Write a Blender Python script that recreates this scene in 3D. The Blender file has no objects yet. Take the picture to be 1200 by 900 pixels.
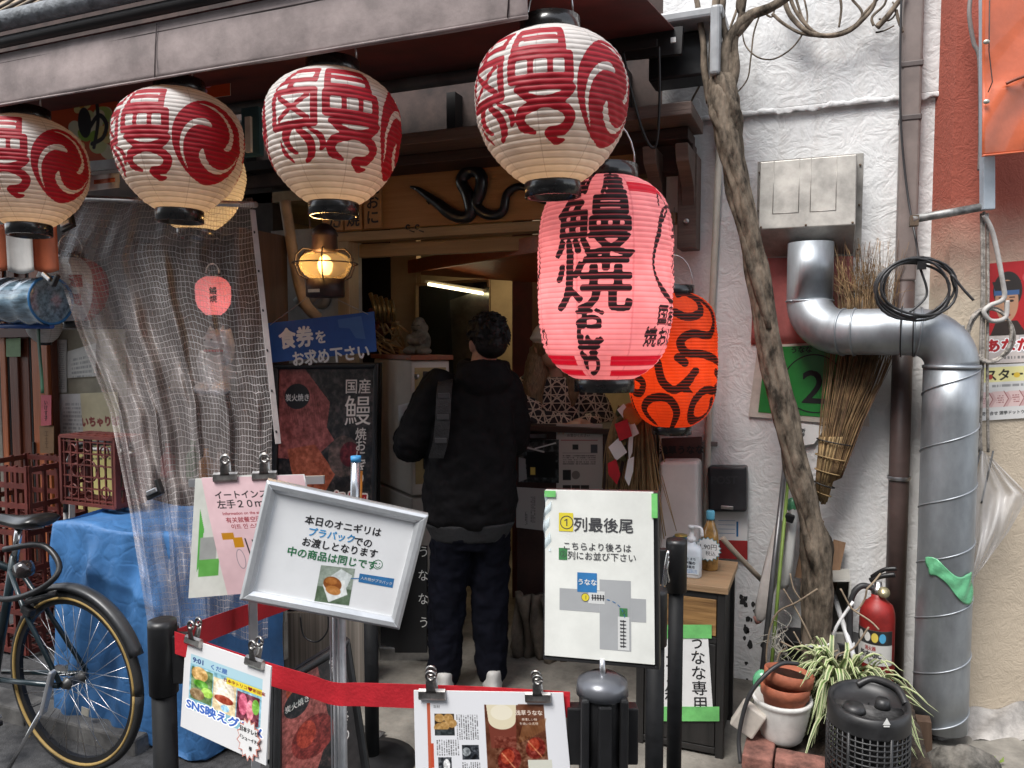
import bpy, bmesh, math, random
import numpy as np
from mathutils import Vector, Matrix
V = Vector
R = math.radians
random.seed(7); np.random.seed(7)
SC = bpy.context.scene
COL = SC.collection
# ---------------------------------------------------------------- camera, sky, sun, exposure
FPX, YAW, PITCH, EYE = 900.0, R(22), R(-3.3), 1.6
cd = bpy.data.cameras.new('camera'); cam = bpy.data.objects.new('camera', cd); COL.objects.link(cam)
cd.sensor_width = 36; cd.lens = FPX / 1200 * 36; cd.clip_start = .05; cd.clip_end = 500
cam.location = (0, 0, EYE); cam.rotation_euler = (R(90) + PITCH, 0, YAW)
SC.camera = cam
w = bpy.data.worlds.new('World'); SC.world = w; w.use_nodes = True
wn = w.node_tree.nodes; wl = w.node_tree.links
sky = wn.new('ShaderNodeTexSky'); sky.sky_type = 'NISHITA'; sky.sun_disc = False
SUN_EL, SUN_AZ = R(58), R(200)          # azimuth measured clockwise from +Y
sky.sun_elevation = SUN_EL; sky.sun_rotation = SUN_AZ
hs = wn.new('ShaderNodeHueSaturation'); hs.inputs['Saturation'].default_value = .28   # overcast: cloud greys the sky
bg = wn['Background']; bg.inputs['Strength'].default_value = .15
wl.new(sky.outputs[0], hs.inputs['Color']); wl.new(hs.outputs[0], bg.inputs['Color'])
sd = bpy.data.lights.new('sun', 'SUN'); sd.energy = 1.9; sd.angle = R(25); sd.color = (1, .97, .93)
sun = bpy.data.objects.new('sun', sd); COL.objects.link(sun)
sdir = V((math.sin(SUN_AZ) * math.cos(SUN_EL), math.cos(SUN_AZ) * math.cos(SUN_EL), math.sin(SUN_EL)))
sun.rotation_euler = sdir.to_track_quat('Z', 'Y').to_euler(); sun.location = (0, -3, 8)
SC.view_settings.view_transform = 'Standard'; SC.view_settings.look = 'None'
SC.view_settings.exposure = 1.24; SC.view_settings.gamma = 1
SC.cycles.max_bounces = 8; SC.cycles.transparent_max_bounces = 24; SC.cycles.use_denoising = True
SC.cycles.sample_clamp_indirect = 6

# ---------------------------------------------------------------- measuring: a pixel of the 1200x900 photo -> a point at a known plane
_s, _c = math.sin(YAW), math.cos(YAW)
RT = V((_c, _s, 0)); FH = V((-_s, _c, 0)); ZZ = V((0, 0, 1))
FW = FH * math.cos(PITCH) + ZZ * math.sin(PITCH); UP = ZZ * math.cos(PITCH) - FH * math.sin(PITCH)
CAM = V((0, 0, EYE))
def ray(x, y): return FW + RT * ((x - 600) / FPX) + UP * ((450 - y) / FPX)
def at(x, y, Y): r = ray(x, y); return CAM + r * (Y / r.y)           # on the plane Y (parallel to the shop front)
def atd(x, y, d): return CAM + ray(x, y) * d                          # at distance d along the view
def gnd(x, y, z=0): r = ray(x, y); return CAM + r * ((z - EYE) / r.z)
W = 3.68                                                               # the plane of the white wall

# ---------------------------------------------------------------- materials
def lin(c):
    if isinstance(c, str): c = tuple(int(c[i:i + 2], 16) for i in (1, 3, 5))
    return tuple(((v / 255) / 12.92 if v / 255 <= .04045 else ((v / 255 + .055) / 1.055) ** 2.4) for v in c)
MATS = {}
def mat(name, col=(.5, .5, .5), rough=.6, metal=0, var=.15, scale=6, bump=0, bscale=60, spec=.5, stretch=None, col2=None, thr=(.35, .65), alpha=None, coat=0):
    if name in MATS: return MATS[name]
    m = bpy.data.materials.new(name); m.use_nodes = True; MATS[name] = m
    n, l = m.node_tree.nodes, m.node_tree.links; b = n['Principled BSDF']
    b.inputs['Roughness'].default_value = rough; b.inputs['Metallic'].default_value = metal
    b.inputs['Specular IOR Level'].default_value = spec; b.inputs['Coat Weight'].default_value = coat
    tc = n.new('ShaderNodeTexCoord'); mp = n.new('ShaderNodeMapping'); l.new(tc.outputs['Object'], mp.inputs[0])
    if stretch: mp.inputs['Scale'].default_value = stretch
    nz = n.new('ShaderNodeTexNoise'); nz.inputs['Scale'].default_value = scale; nz.inputs['Detail'].default_value = 6; nz.inputs['Roughness'].default_value = .65
    l.new(mp.outputs[0], nz.inputs['Vector'])
    rp = n.new('ShaderNodeValToRGB'); l.new(nz.outputs['Fac'], rp.inputs[0])
    c2 = col2 or tuple(max(0, c * (1 - 2 * var)) for c in col); c1 = col if col2 else tuple(min(1, c * (1 + var)) for c in col)
    rp.color_ramp.elements[0].position, rp.color_ramp.elements[1].position = thr
    rp.color_ramp.elements[0].color = (*c2, 1); rp.color_ramp.elements[1].color = (*c1, 1)
    l.new(rp.outputs[0], b.inputs['Base Color'])
    if var > .02:
        mr = n.new('ShaderNodeMapRange'); mr.inputs[3].default_value = max(.02, rough - .08); mr.inputs[4].default_value = min(1, rough + .12)
        l.new(nz.outputs['Fac'], mr.inputs[0]); l.new(mr.outputs[0], b.inputs['Roughness'])
    if bump:
        n2 = n.new('ShaderNodeTexNoise'); n2.inputs['Scale'].default_value = bscale; n2.inputs['Detail'].default_value = 5; l.new(mp.outputs[0], n2.inputs['Vector'])
        bp = n.new('ShaderNodeBump'); bp.inputs['Strength'].default_value = bump; bp.inputs['Distance'].default_value = .01
        l.new(n2.outputs['Fac'], bp.inputs['Height']); l.new(bp.outputs[0], b.inputs['Normal'])
    if alpha is not None: b.inputs['Alpha'].default_value = alpha
    return m
def emit(name, col, strength):
    if name in MATS: return MATS[name]
    m = bpy.data.materials.new(name); m.use_nodes = True; MATS[name] = m
    b = m.node_tree.nodes['Principled BSDF']; b.inputs['Base Color'].default_value = (*col, 1)
    b.inputs['Emission Color'].default_value = (*col, 1); b.inputs['Emission Strength'].default_value = strength
    return m
def wood(name, c1, c2, axis=0, rough=.6, scale=3):
    st = [14, 14, 14]; st[axis] = .9
    return mat(name, c1, rough, col2=c2, scale=scale, stretch=st, thr=(.3, .7), bump=.25, bscale=8)
def glassy(name, col, rough=.1, fac=.75):
    """thin clear plastic or glass: part transparent, part glossy film"""
    if name in MATS: return MATS[name]
    m = bpy.data.materials.new(name); m.use_nodes = True; MATS[name] = m
    n, l = m.node_tree.nodes, m.node_tree.links; b = n['Principled BSDF']
    b.inputs['Base Color'].default_value = (*col, 1); b.inputs['Roughness'].default_value = rough
    t = n.new('ShaderNodeBsdfTransparent'); t.inputs[0].default_value = (*(.5 + .5 * c for c in col), 1); mx = n.new('ShaderNodeMixShader'); mx.inputs[0].default_value = fac
    l.new(b.outputs[0], mx.inputs[1]); l.new(t.outputs[0], mx.inputs[2]); l.new(mx.outputs[0], n['Material Output'].inputs[0])
    return m
def printed():
    """print on paper: reads the picture stored on the sheet's points"""
    if 'printed_paper' in MATS: return MATS['printed_paper']
    m = bpy.data.materials.new('printed_paper'); m.use_nodes = True; MATS['printed_paper'] = m
    n, l = m.node_tree.nodes, m.node_tree.links; b = n['Principled BSDF']; b.inputs['Roughness'].default_value = .42
    a = n.new('ShaderNodeAttribute'); a.attribute_name = 'print'; l.new(a.outputs['Color'], b.inputs['Base Color'])
    return m
black = lambda: mat('black_plastic', (.012, .012, .013), .38, var=.3, bump=.05)
steel = lambda: mat('brushed_steel', (.62, .62, .63), .3, 1, var=.1, scale=20)
alu = lambda: mat('aluminium', (.62, .63, .65), .38, .85, var=.06, scale=12)
paper = lambda: mat('white_paper', (.74, .74, .73), .6, var=.04, scale=5)
ink = lambda: mat('black_ink', (.012, .012, .014), .6, var=.05)
redink = lambda: mat('red_ink', (.42, .012, .02), .6, var=.08)
grnink = lambda: mat('green_ink', (.02, .16, .06), .6, var=.05)
blueink = lambda: mat('blue_ink', (.02, .12, .42), .6, var=.05)
whiteink = lambda: mat('white_lettering', (.72, .72, .7), .6, var=.05)
greentape = lambda: mat('green_tape', (.16, .5, .15), .45, var=.1, scale=20, bump=.1)
darkwood = lambda: wood('dark_wood', (.055, .026, .018), (.02, .01, .008))

# ---------------------------------------------------------------- mesh builder
class MB:
    def __init__(s): s.v = []; s.f = []; s.m = []; s.s = []; s.uv = {}
    def add(s, vs, fs, mi=0, sm=False):
        o = len(s.v); s.v.extend(V(p) for p in vs)
        for f in fs: s.f.append(tuple(i + o for i in f)); s.m.append(mi); s.s.append(sm)
        return s
    def box(s, c, d, M=None, mi=0):
        c = V(c); x, y, z = d[0] / 2, d[1] / 2, d[2] / 2
        vs = [V((i * x, j * y, k * z)) for k in (-1, 1) for j in (-1, 1) for i in (-1, 1)]
        vs = [(M @ p if M else p) + c for p in vs]
        return s.add(vs, [(0, 2, 3, 1), (4, 5, 7, 6), (0, 1, 5, 4), (2, 6, 7, 3), (0, 4, 6, 2), (1, 3, 7, 5)], mi)
    def bar(s, a, b, wd, th, mi=0, up=V((0, 0, 1))):
        """box from a to b, wd across, th along 'up'"""
        a, b = V(a), V(b); z = (b - a); L = z.length; z = z.normalized()
        x = up.cross(z); x = x.normalized() if x.length > 1e-4 else z.orthogonal().normalized(); y = z.cross(x)
        M = Matrix((x, y, z)).transposed()
        return s.box((a + b) / 2, (wd, th, L), M, mi)
    def tube(s, pts, r, n=10, mi=0, closed=False, cap=True, twist=None):
        pts = [V(p) for p in pts]; N = len(pts); rr = r if isinstance(r, (list, tuple)) else [r] * N
        T = []
        for i in range(N):
            a = pts[i - 1] if (i > 0 or closed) else pts[0]; b = pts[(i + 1) % N] if (i < N - 1 or closed) else pts[-1]
            t = b - a; T.append(t.normalized() if t.length > 1e-9 else V((0, 0, 1)))
        x = T[0].orthogonal().normalized(); rings = []
        for i in range(N):
            x = (x - T[i] * x.dot(T[i])); x = x.normalized() if x.length > 1e-6 else T[i].orthogonal().normalized()
            y = T[i].cross(x); ring = []
            for k in range(n):
                a = 2 * math.pi * k / n; q = rr[i] * (twist(i, a) if twist else 1)
                ring.append(pts[i] + x * (math.cos(a) * q) + y * (math.sin(a) * q))
            rings.append(ring)
        return s.loft(rings, mi, closed, cap)
    def loft(s, rings, mi=0, closed=False, cap=True, sm=True):
        n = len(rings[0]); N = len(rings); vs = [p for r in rings for p in r]; fs = []
        for i in range(N if closed else N - 1):
            j = (i + 1) % N
            for k in range(n): fs.append((i * n + k, i * n + (k + 1) % n, j * n + (k + 1) % n, j * n + k))
        s.add(vs, fs, mi, sm)
        if cap and not closed:
            o = len(s.v) - len(vs)
            s.f.append(tuple(o + k for k in reversed(range(n)))); s.m.append(mi); s.s.append(False)
            s.f.append(tuple(o + (N - 1) * n + k for k in range(n))); s.m.append(mi); s.s.append(False)
        return s
    def lathe(s, prof, c=(0, 0, 0), n=24, M=None, mi=0, cap=True, sm=True):
        c = V(c); rings = []
        for r, z in prof:
            ring = []
            for k in range(n):
                a = 2 * math.pi * k / n; p = V((r * math.cos(a), r * math.sin(a), z)); ring.append((M @ p if M else p) + c)
            rings.append(ring)
        return s.loft(rings, mi, cap=cap, sm=sm)
    def ell(s, c, rx, ry, rz, n=16, m=10, M=None, mi=0):
        c = V(c); rings = []
        for i in range(m + 1):
            t = math.pi * (i + .02) / (m + .04) - math.pi / 2
            rings.append([c + ((M @ V((rx * math.cos(t) * math.cos(a), ry * math.cos(t) * math.sin(a), rz * math.sin(t)))) if M else V((rx * math.cos(t) * math.cos(a), ry * math.cos(t) * math.sin(a), rz * math.sin(t)))) for a in [2 * math.pi * k / n for k in range(n)]])
        return s.loft(rings, mi)
    def prism(s, pts, depth, mi=0):
        """pts: closed loop of 3-D points in a plane; depth: vector"""
        pts = [V(p) for p in pts]; n = len(pts); d = V(depth)
        vs = pts + [p + d for p in pts]
        fs = [tuple(range(n)), tuple(range(2 * n - 1, n - 1, -1))] + [(i, (i + 1) % n + 0, (i + 1) % n + n, i + n)[::-1] for i in range(n)]
        return s.add(vs, fs, mi)
    def grid(s, fn, nu, nv, mi=0, sm=True, uv=True):
        o = len(s.v); vs = []
        for j in range(nv + 1):
            for i in range(nu + 1):
                vs.append(V(fn(i / nu, j / nv)))
                if uv: s.uv[o + len(vs) - 1] = (i / nu, j / nv)
        fs = [(j * (nu + 1) + i, j * (nu + 1) + i + 1, (j + 1) * (nu + 1) + i + 1, (j + 1) * (nu + 1) + i) for j in range(nv) for i in range(nu)]
        return s.add(vs, fs, mi, sm)
    def build(s, name, mats, parent=None, bevel=0, seg=2, sub=0, solid=0, base=True):
        if not isinstance(mats, (list, tuple)): mats = [mats]
        if parent is not None: off = parent_inv(parent)
        elif base:
            a = np.array([p[:] for p in s.v]); o = V(((a[:, 0].min() + a[:, 0].max()) / 2, (a[:, 1].min() + a[:, 1].max()) / 2, a[:, 2].min())); off = Matrix.Translation(-o)
        else: o = V((0, 0, 0)); off = Matrix.Identity(4)
        me = bpy.data.meshes.new(name); me.from_pydata([(off @ p)[:] for p in s.v], [], s.f)
        me.polygons.foreach_set('material_index', s.m); me.polygons.foreach_set('use_smooth', s.s)
        for m in mats: me.materials.append(m)
        if s.uv:
            ul = me.uv_layers.new(name='UVMap'); li = np.zeros(len(me.loops), dtype=np.int32); me.loops.foreach_get('vertex_index', li)
            tab = np.zeros((len(s.v), 2), dtype=np.float32)
            for k, q in s.uv.items(): tab[k] = q
            ul.data.foreach_set('uv', tab[li].ravel())
        me.update()
        ob = bpy.data.objects.new(name, me); COL.objects.link(ob)
        if parent is not None: ob.parent = parent
        else: ob.location = o
        if bevel:
            b = ob.modifiers.new('bevel', 'BEVEL'); b.width = bevel; b.segments = seg; b.limit_method = 'ANGLE'; b.angle_limit = R(40)
        if sub:
            b = ob.modifiers.new('sub', 'SUBSURF'); b.levels = b.render_levels = sub
        if solid:
            b = ob.modifiers.new('solid', 'SOLIDIFY'); b.thickness = solid; b.offset = 0
        return ob
def parent_inv(p):
    M = Matrix.Identity(4); q = p
    while q is not None: M = q.matrix_basis @ M; q = q.parent
    return M.inverted()
def tag(o, label, cat=None, group=None, kind=None):
    if label: o['label'] = label
    if cat: o['category'] = cat
    if group: o['group'] = group
    if kind: o['kind'] = kind
    return o
def thing(name, label, cat, loc=(0, 0, 0), group=None, rotz=0):
    o = bpy.data.objects.new(name, None); COL.objects.link(o); o.location = loc; o.rotation_euler = (0, 0, rotz); o.empty_display_size = .05
    return tag(o, label, cat, group)
def copy_tree(o, parent=None):
    c = o.copy(); COL.objects.link(c)
    if parent is not None: c.parent = parent
    for ch in list(o.children): copy_tree(ch, c)
    return c

# ---------------------------------------------------------------- lettering
_TX = {}
def glyphs(sx, bold=0.0):
    k = (sx, bold)
    if k in _TX: return _TX[k]
    c = bpy.data.curves.new('lettering', 'FONT'); c.body = sx; c.offset = bold; c.resolution_u = 3
    o = bpy.data.objects.new('lettering', c); me = bpy.data.meshes.new_from_object(o); me.calc_loop_triangles()
    v = np.zeros(len(me.vertices) * 3); me.vertices.foreach_get('co', v); v = v.reshape(-1, 3)[:, :2]
    t = np.zeros(len(me.loop_triangles) * 3, dtype=np.int32); me.loop_triangles.foreach_get('vertices', t)
    bpy.data.objects.remove(o); bpy.data.curves.remove(c); bpy.data.meshes.remove(me)
    _TX[k] = (v, t.reshape(-1, 3)); return _TX[k]
def layout(sx, cx, cy, size, bold=0, vert=False, rot=0, align='c', pitch=1.0, sxy=(1, 1)):
    """-> points (x right, y DOWN) and triangles; cx,cy centre of the text, size of one em"""
    out_v, out_t = [], []; o = 0
    if vert:
        ch = list(sx); n = len(ch)
        for i, h in enumerate(ch):
            if h == ' ': continue
            v, t = glyphs(h); v = v.copy(); v[:, 0] -= .5; v[:, 1] = -(v[:, 1] - .38)
            if h == 'ー': v = np.stack([-v[:, 1], v[:, 0]], 1)
            v[:, 1] += (i - (n - 1) / 2) * pitch
            out_v.append(v); out_t.append(t + o); o += len(v)
        v = np.concatenate(out_v); t = np.concatenate(out_t)
    else:
        v, t = glyphs(sx); v = v.copy(); wd = v[:, 0].max()
        v[:, 0] -= {'c': wd / 2, 'l': 0, 'r': wd}[align]; v[:, 1] = -(v[:, 1] - .38)
    v = v * size * np.array(sxy); ca, sa = math.cos(rot), math.sin(rot)
    v = np.stack([v[:, 0] * ca - v[:, 1] * sa, v[:, 0] * sa + v[:, 1] * ca], 1) + np.array([cx, cy])
    return v, t
class Quad:
    """a flat sheet given by its four corners (TL TR BR BL); x right, y down, in metres"""
    def __init__(s, tl, tr, br, bl):
        s.c = [V(tl), V(tr), V(br), V(bl)]
        s.w = ((s.c[1] - s.c[0]).length + (s.c[2] - s.c[3]).length) / 2; s.h = ((s.c[3] - s.c[0]).length + (s.c[2] - s.c[1]).length) / 2
        s.n = (s.c[3] - s.c[0]).cross(s.c[1] - s.c[0]).normalized()
        if s.n.dot(CAM - s.c[0]) < 0: s.n = -s.n
    def P(s, x, y, off=0):
        u, v = x / s.w, y / s.h; a = s.c[0].lerp(s.c[1], u); b = s.c[3].lerp(s.c[2], u); return a.lerp(b, v) + s.n * off
    def slab(s, mb, th, mi=0, x0=0, y0=0, x1=None, y1=None, off=0):
        x1 = s.w if x1 is None else x1; y1 = s.h if y1 is None else y1
        q = [s.P(x0, y0, off), s.P(x1, y0, off), s.P(x1, y1, off), s.P(x0, y1, off)]
        return mb.prism(q, -s.n * th, mi)
    def frame(s, mb, wd, th, mi=0, off=0):
        """four mitred bars round the edge, standing proud by th"""
        O = [(0, 0), (s.w, 0), (s.w, s.h), (0, s.h)]; I = [(wd, wd), (s.w - wd, wd), (s.w - wd, s.h - wd), (wd, s.h - wd)]
        for i in range(4):
            j = (i + 1) % 4; sec = []
            for a, b in ((O[i], I[i]), (O[j], I[j])):
                m = ((a[0] * .75 + b[0] * .25), (a[1] * .75 + b[1] * .25)); m2 = ((a[0] * .35 + b[0] * .65), (a[1] * .35 + b[1] * .65))
                sec.append([s.P(*a, off - .008), s.P(*a, off + th * .5), s.P(*m, off + th), s.P(*m2, off + th * .9), s.P(*b, off + th * .25), s.P(*b, off - .008)])
            mb.loft(sec, mi, sm=False)
        return mb
    def text(s, mb, sx, cx, cy, size, mi, off=.0012, **k):
        b_ = k.pop('bold', 0) * size * .8; v, t = layout(sx, cx, cy, size, **k); t = [tuple(x) for x in t]
        for i, (dx, dy) in enumerate([(0, 0)] + ([(1, 0), (-1, 0), (0, 1), (0, -1), (.7, .7), (-.7, .7), (.7, -.7), (-.7, -.7)][:8 if size > .05 else 4] if b_ > 0 else [])):
            mb.add([s.P(a + dx * b_, b + dy * b_, off + i * 5e-5) for a, b in v], t, mi)       # heavier weight: the stroke laid again, a hair to each side
        return mb
    def poly(s, mb, pts, mi, off=.0012): mb.add([s.P(a, b, off) for a, b in pts], [tuple(range(len(pts)))], mi); return mb
    def rect(s, mb, x0, y0, x1, y1, mi, off=.0012): return s.poly(mb, [(x0, y0), (x1, y0), (x1, y1), (x0, y1)], mi, off)
    def line(s, mb, pts, wd, mi, off=.0012):
        vs = []; n = len(pts)
        for i in range(n):
            a = np.array(pts[max(i - 1, 0)]); b = np.array(pts[min(i + 1, n - 1)]); d = b - a; d = d / (np.linalg.norm(d) + 1e-9); q = np.array([-d[1], d[0]]) * wd / 2
            vs += [s.P(*(np.array(pts[i]) + q), off), s.P(*(np.array(pts[i]) - q), off)]
        return mb.add(vs, [(2 * i, 2 * i + 1, 2 * i + 3, 2 * i + 2) for i in range(n - 1)], mi)
    def disc(s, mb, cx, cy, r, mi, off=.0012, ry=None, n=28): return s.poly(mb, [(cx + r * math.cos(2 * math.pi * k / n), cy + (ry or r) * math.sin(2 * math.pi * k / n)) for k in range(n)], mi, off)
    def ring(s, mb, cx, cy, r, wd, mi, off=.0012, n=40): return s.line(mb, [(cx + r * math.cos(2 * math.pi * k / n), cy + r * math.sin(2 * math.pi * k / n)) for k in range(n + 1)], wd, mi, off)

class Canvas:
    """a small print: colours painted on a regular grid, stored on the points of the sheet it is printed on"""
    def __init__(s, w, h, k, bg):
        s.w, s.h, s.k = w, h, k; s.nx, s.ny = int(w * k) + 1, int(h * k) + 1
        s.X, s.Y = np.meshgrid(np.arange(s.nx) / k, np.arange(s.ny) / k)
        s.a = np.ones((s.ny, s.nx, 3)) * np.array(s.col(bg))
    @staticmethod
    def col(c): return tuple(int(c[i:i + 2], 16) / 255 for i in (1, 3, 5)) if isinstance(c, str) else c
    def put(s, m, c, al=1):
        m = np.clip(m, 0, 1)[..., None] * al; s.a = s.a * (1 - m) + np.array(s.col(c)) * m; return s
    def sd(s, d): return np.clip(.5 - d * s.k, 0, 1)
    def rect(s, x0, y0, x1, y1, c, al=1): return s.put(s.sd(np.maximum(np.maximum(x0 - s.X, s.X - x1), np.maximum(y0 - s.Y, s.Y - y1))), c, al)
    def ell(s, cx, cy, rx, ry, c, al=1, rot=0):
        x, y = s.X - cx, s.Y - cy; ca, sa = math.cos(rot), math.sin(rot); x, y = x * ca + y * sa, -x * sa + y * ca
        return s.put(s.sd((np.sqrt((x / rx) ** 2 + (y / ry) ** 2) - 1) * min(rx, ry)), c, al)
    def dist(s, pts, wds=None):
        D = np.full(s.X.shape, 1e9)
        for i in range(len(pts) - 1):
            (x0, y0), (x1, y1) = pts[i], pts[i + 1]; dx, dy = x1 - x0, y1 - y0; L = dx * dx + dy * dy + 1e-12
            t = np.clip(((s.X - x0) * dx + (s.Y - y0) * dy) / L, 0, 1); d = np.hypot(s.X - x0 - t * dx, s.Y - y0 - t * dy)
            if wds is not None: d = d - (wds[i] * (1 - t) + wds[i + 1] * t) / 2
            D = np.minimum(D, d)
        return D
    def line(s, pts, wd, c, al=1):
        if isinstance(wd, (list, tuple)) and len(wd) != len(pts): wd = [float(q) for q in np.interp(np.linspace(0, len(wd) - 1, len(pts)), range(len(wd)), wd)]
        return s.put(s.sd(s.dist(pts, wd if isinstance(wd, (list, tuple)) else [wd] * len(pts))), c, al)
    def poly(s, pts, c, al=1):
        ins = np.zeros(s.X.shape, bool); n = len(pts)
        for i in range(n):
            (x0, y0), (x1, y1) = pts[i], pts[(i + 1) % n]
            if y0 == y1: continue
            cr = ((y0 > s.Y) != (y1 > s.Y)) & (s.X < (x1 - x0) * (s.Y - y0) / (y1 - y0) + x0); ins ^= cr
        return s.put(ins.astype(float), c, al)
    def tri(s, v, t, ss=3):
        """coverage of a set of triangles, ss x ss samples per grid point"""
        m = np.zeros(s.X.shape); K = s.k * ss; i0, j0 = max(0, int(v[:, 0].min() * s.k) - 1), max(0, int(v[:, 1].min() * s.k) - 1)
        i1, j1 = min(s.nx, int(v[:, 0].max() * s.k) + 3), min(s.ny, int(v[:, 1].max() * s.k) + 3)
        if i0 >= i1 or j0 >= j1: return m
        nx, ny = (i1 - i0) * ss, (j1 - j0) * ss; H = np.zeros((ny, nx)); P = np.stack([v[:, 0] * K - i0 * ss + (ss - 1) / 2, v[:, 1] * K - j0 * ss + (ss - 1) / 2], 1)
        for a, b, c in t:
            A, B, Cc = P[a], P[b], P[c]
            x0, x1 = max(0, int(min(A[0], B[0], Cc[0]))), min(nx, int(max(A[0], B[0], Cc[0])) + 2); y0, y1 = max(0, int(min(A[1], B[1], Cc[1]))), min(ny, int(max(A[1], B[1], Cc[1])) + 2)
            if x0 >= x1 or y0 >= y1: continue
            X, Y = np.arange(x0, x1)[None], np.arange(y0, y1)[:, None]
            e = lambda p, q: (q[0] - p[0]) * (Y - p[1]) - (q[1] - p[1]) * (X - p[0])
            e0, e1, e2 = e(A, B), e(B, Cc), e(Cc, A)
            H[y0:y1, x0:x1] = np.maximum(H[y0:y1, x0:x1], ((e0 >= 0) & (e1 >= 0) & (e2 >= 0)) | ((e0 <= 0) & (e1 <= 0) & (e2 <= 0)))
        m[j0:j1, i0:i1] = H.reshape(j1 - j0, ss, i1 - i0, ss).mean((1, 3)); return m
    def text(s, sx, cx, cy, size, c, al=1, **k):
        b_ = k.pop('bold', 0) * size * .8; v, t = layout(sx, cx, cy, size, **k); m = s.tri(v, t)
        if b_ * s.k >= .9:
            n = int(round(b_ * s.k)); M = m.copy()
            for dy in range(-n, n + 1):
                for dx in range(-n, n + 1):
                    if dx * dx + dy * dy <= n * n + .5: M = np.maximum(M, np.roll(m, (dy, dx), (0, 1)))
            m = M
        elif b_ > 0:
            for dx, dy in ((.7, .7), (-.7, -.7), (.7, -.7), (-.7, .7)): m = np.maximum(m, s.tri(v + np.array([dx, dy]) * b_, t))
        return s.put(m, c, al)
    def small(s, x0, y0, x1, y1, n, c, vert=False, al=.7):
        """rows of print too small to read"""
        rng = np.random.RandomState(int(x0 * 131 + y0 * 17) % 9999)
        if vert: f = ((s.X - x0) / (x1 - x0) * n); q = s.Y
        else: f = ((s.Y - y0) / (y1 - y0) * n); q = s.X
        row = np.floor(f).astype(int); on = (f % 1 > .25) & (f % 1 < .8)
        tab = rng.rand(n + 2, 400) > .32; qi = np.clip((q * s.k * .8).astype(int), 0, 399)
        m = tab[np.clip(row, 0, n + 1), qi] & on & (s.X > x0) & (s.X < x1) & (s.Y > y0) & (s.Y < y1)
        return s.put(m.astype(float), c, al)
    def grain(s, x0, y0, x1, y1, amp, cell=2.0, seed=1, tint=(1, 1, 1)):
        rng = np.random.RandomState(seed); f = np.zeros(s.X.shape)
        for o in range(3):
            g = rng.rand(64, 64) - .5; cs = cell / 2 ** o; gx, gy = s.X / cs, s.Y / cs
            i, j = np.floor(gx).astype(int), np.floor(gy).astype(int); fx, fy = gx - i, gy - j
            G = lambda a, b: g[b % 64, a % 64]
            f += ((G(i, j) * (1 - fx) + G(i + 1, j) * fx) * (1 - fy) + (G(i, j + 1) * (1 - fx) + G(i + 1, j + 1) * fx) * fy) / 1.5 ** o
        m = (s.X >= x0) & (s.X <= x1) & (s.Y >= y0) & (s.Y <= y1)
        s.a = np.clip(s.a + (f * amp * m)[..., None] * np.array(tint), 0, 1); return s
    def build(s, name, q, parent, off=.0015, bend=None):
        us = np.arange(s.nx) / (s.nx - 1); vs = np.arange(s.ny) / (s.ny - 1); U, Vv = np.meshgrid(us, vs); U, Vv = U.ravel(), Vv.ravel()
        c = [np.array(p[:]) for p in q.c]
        P = (c[0][None] * ((1 - U) * (1 - Vv))[:, None] + c[1][None] * (U * (1 - Vv))[:, None] + c[2][None] * (U * Vv)[:, None] + c[3][None] * ((1 - U) * Vv)[:, None]) + np.array(q.n[:])[None] * off
        if bend is not None: P = P + np.array(q.n[:])[None] * bend(U, Vv)[:, None]
        i = np.arange(s.nx - 1)[None] + (np.arange(s.ny - 1) * s.nx)[:, None]; i = i.ravel(); F = np.stack([i, i + s.nx, i + s.nx + 1, i + 1], 1)
        return np_mesh(name, P, F, {'print': s.a.reshape(-1, 3)}, printed(), parent)
def np_mesh(name, P, F, attr, m, parent=None, smooth=True, floats=None):
    if parent is not None:
        I = np.array(parent_inv(parent)); P = P @ I[:3, :3].T + I[:3, 3]
    me = bpy.data.meshes.new(name); me.vertices.add(len(P)); me.vertices.foreach_set('co', np.ascontiguousarray(P, dtype=np.float32).ravel())
    n = F.shape[1]; me.loops.add(F.size); me.loops.foreach_set('vertex_index', np.ascontiguousarray(F, dtype=np.int32).ravel())
    me.polygons.add(len(F)); me.polygons.foreach_set('loop_start', np.arange(0, F.size, n, dtype=np.int32)); me.update(calc_edges=True); me.validate()
    me.polygons.foreach_set('use_smooth', np.full(len(me.polygons), smooth))
    for k, c in attr.items():
        c = np.where(c <= .04045, c / 12.92, ((c + .055) / 1.055) ** 2.4)
        a = me.attributes.new(k, 'FLOAT_COLOR', 'POINT'); a.data.foreach_set('color', np.concatenate([c, np.ones((len(c), 1))], 1).astype(np.float32).ravel())
    for k, c in (floats or {}).items():
        a = me.attributes.new(k, 'FLOAT', 'POINT'); a.data.foreach_set('value', c.astype(np.float32).ravel())
    me.materials.append(m); o = bpy.data.objects.new(name, me); COL.objects.link(o)
    if parent is not None: o.parent = parent
    return o
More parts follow.
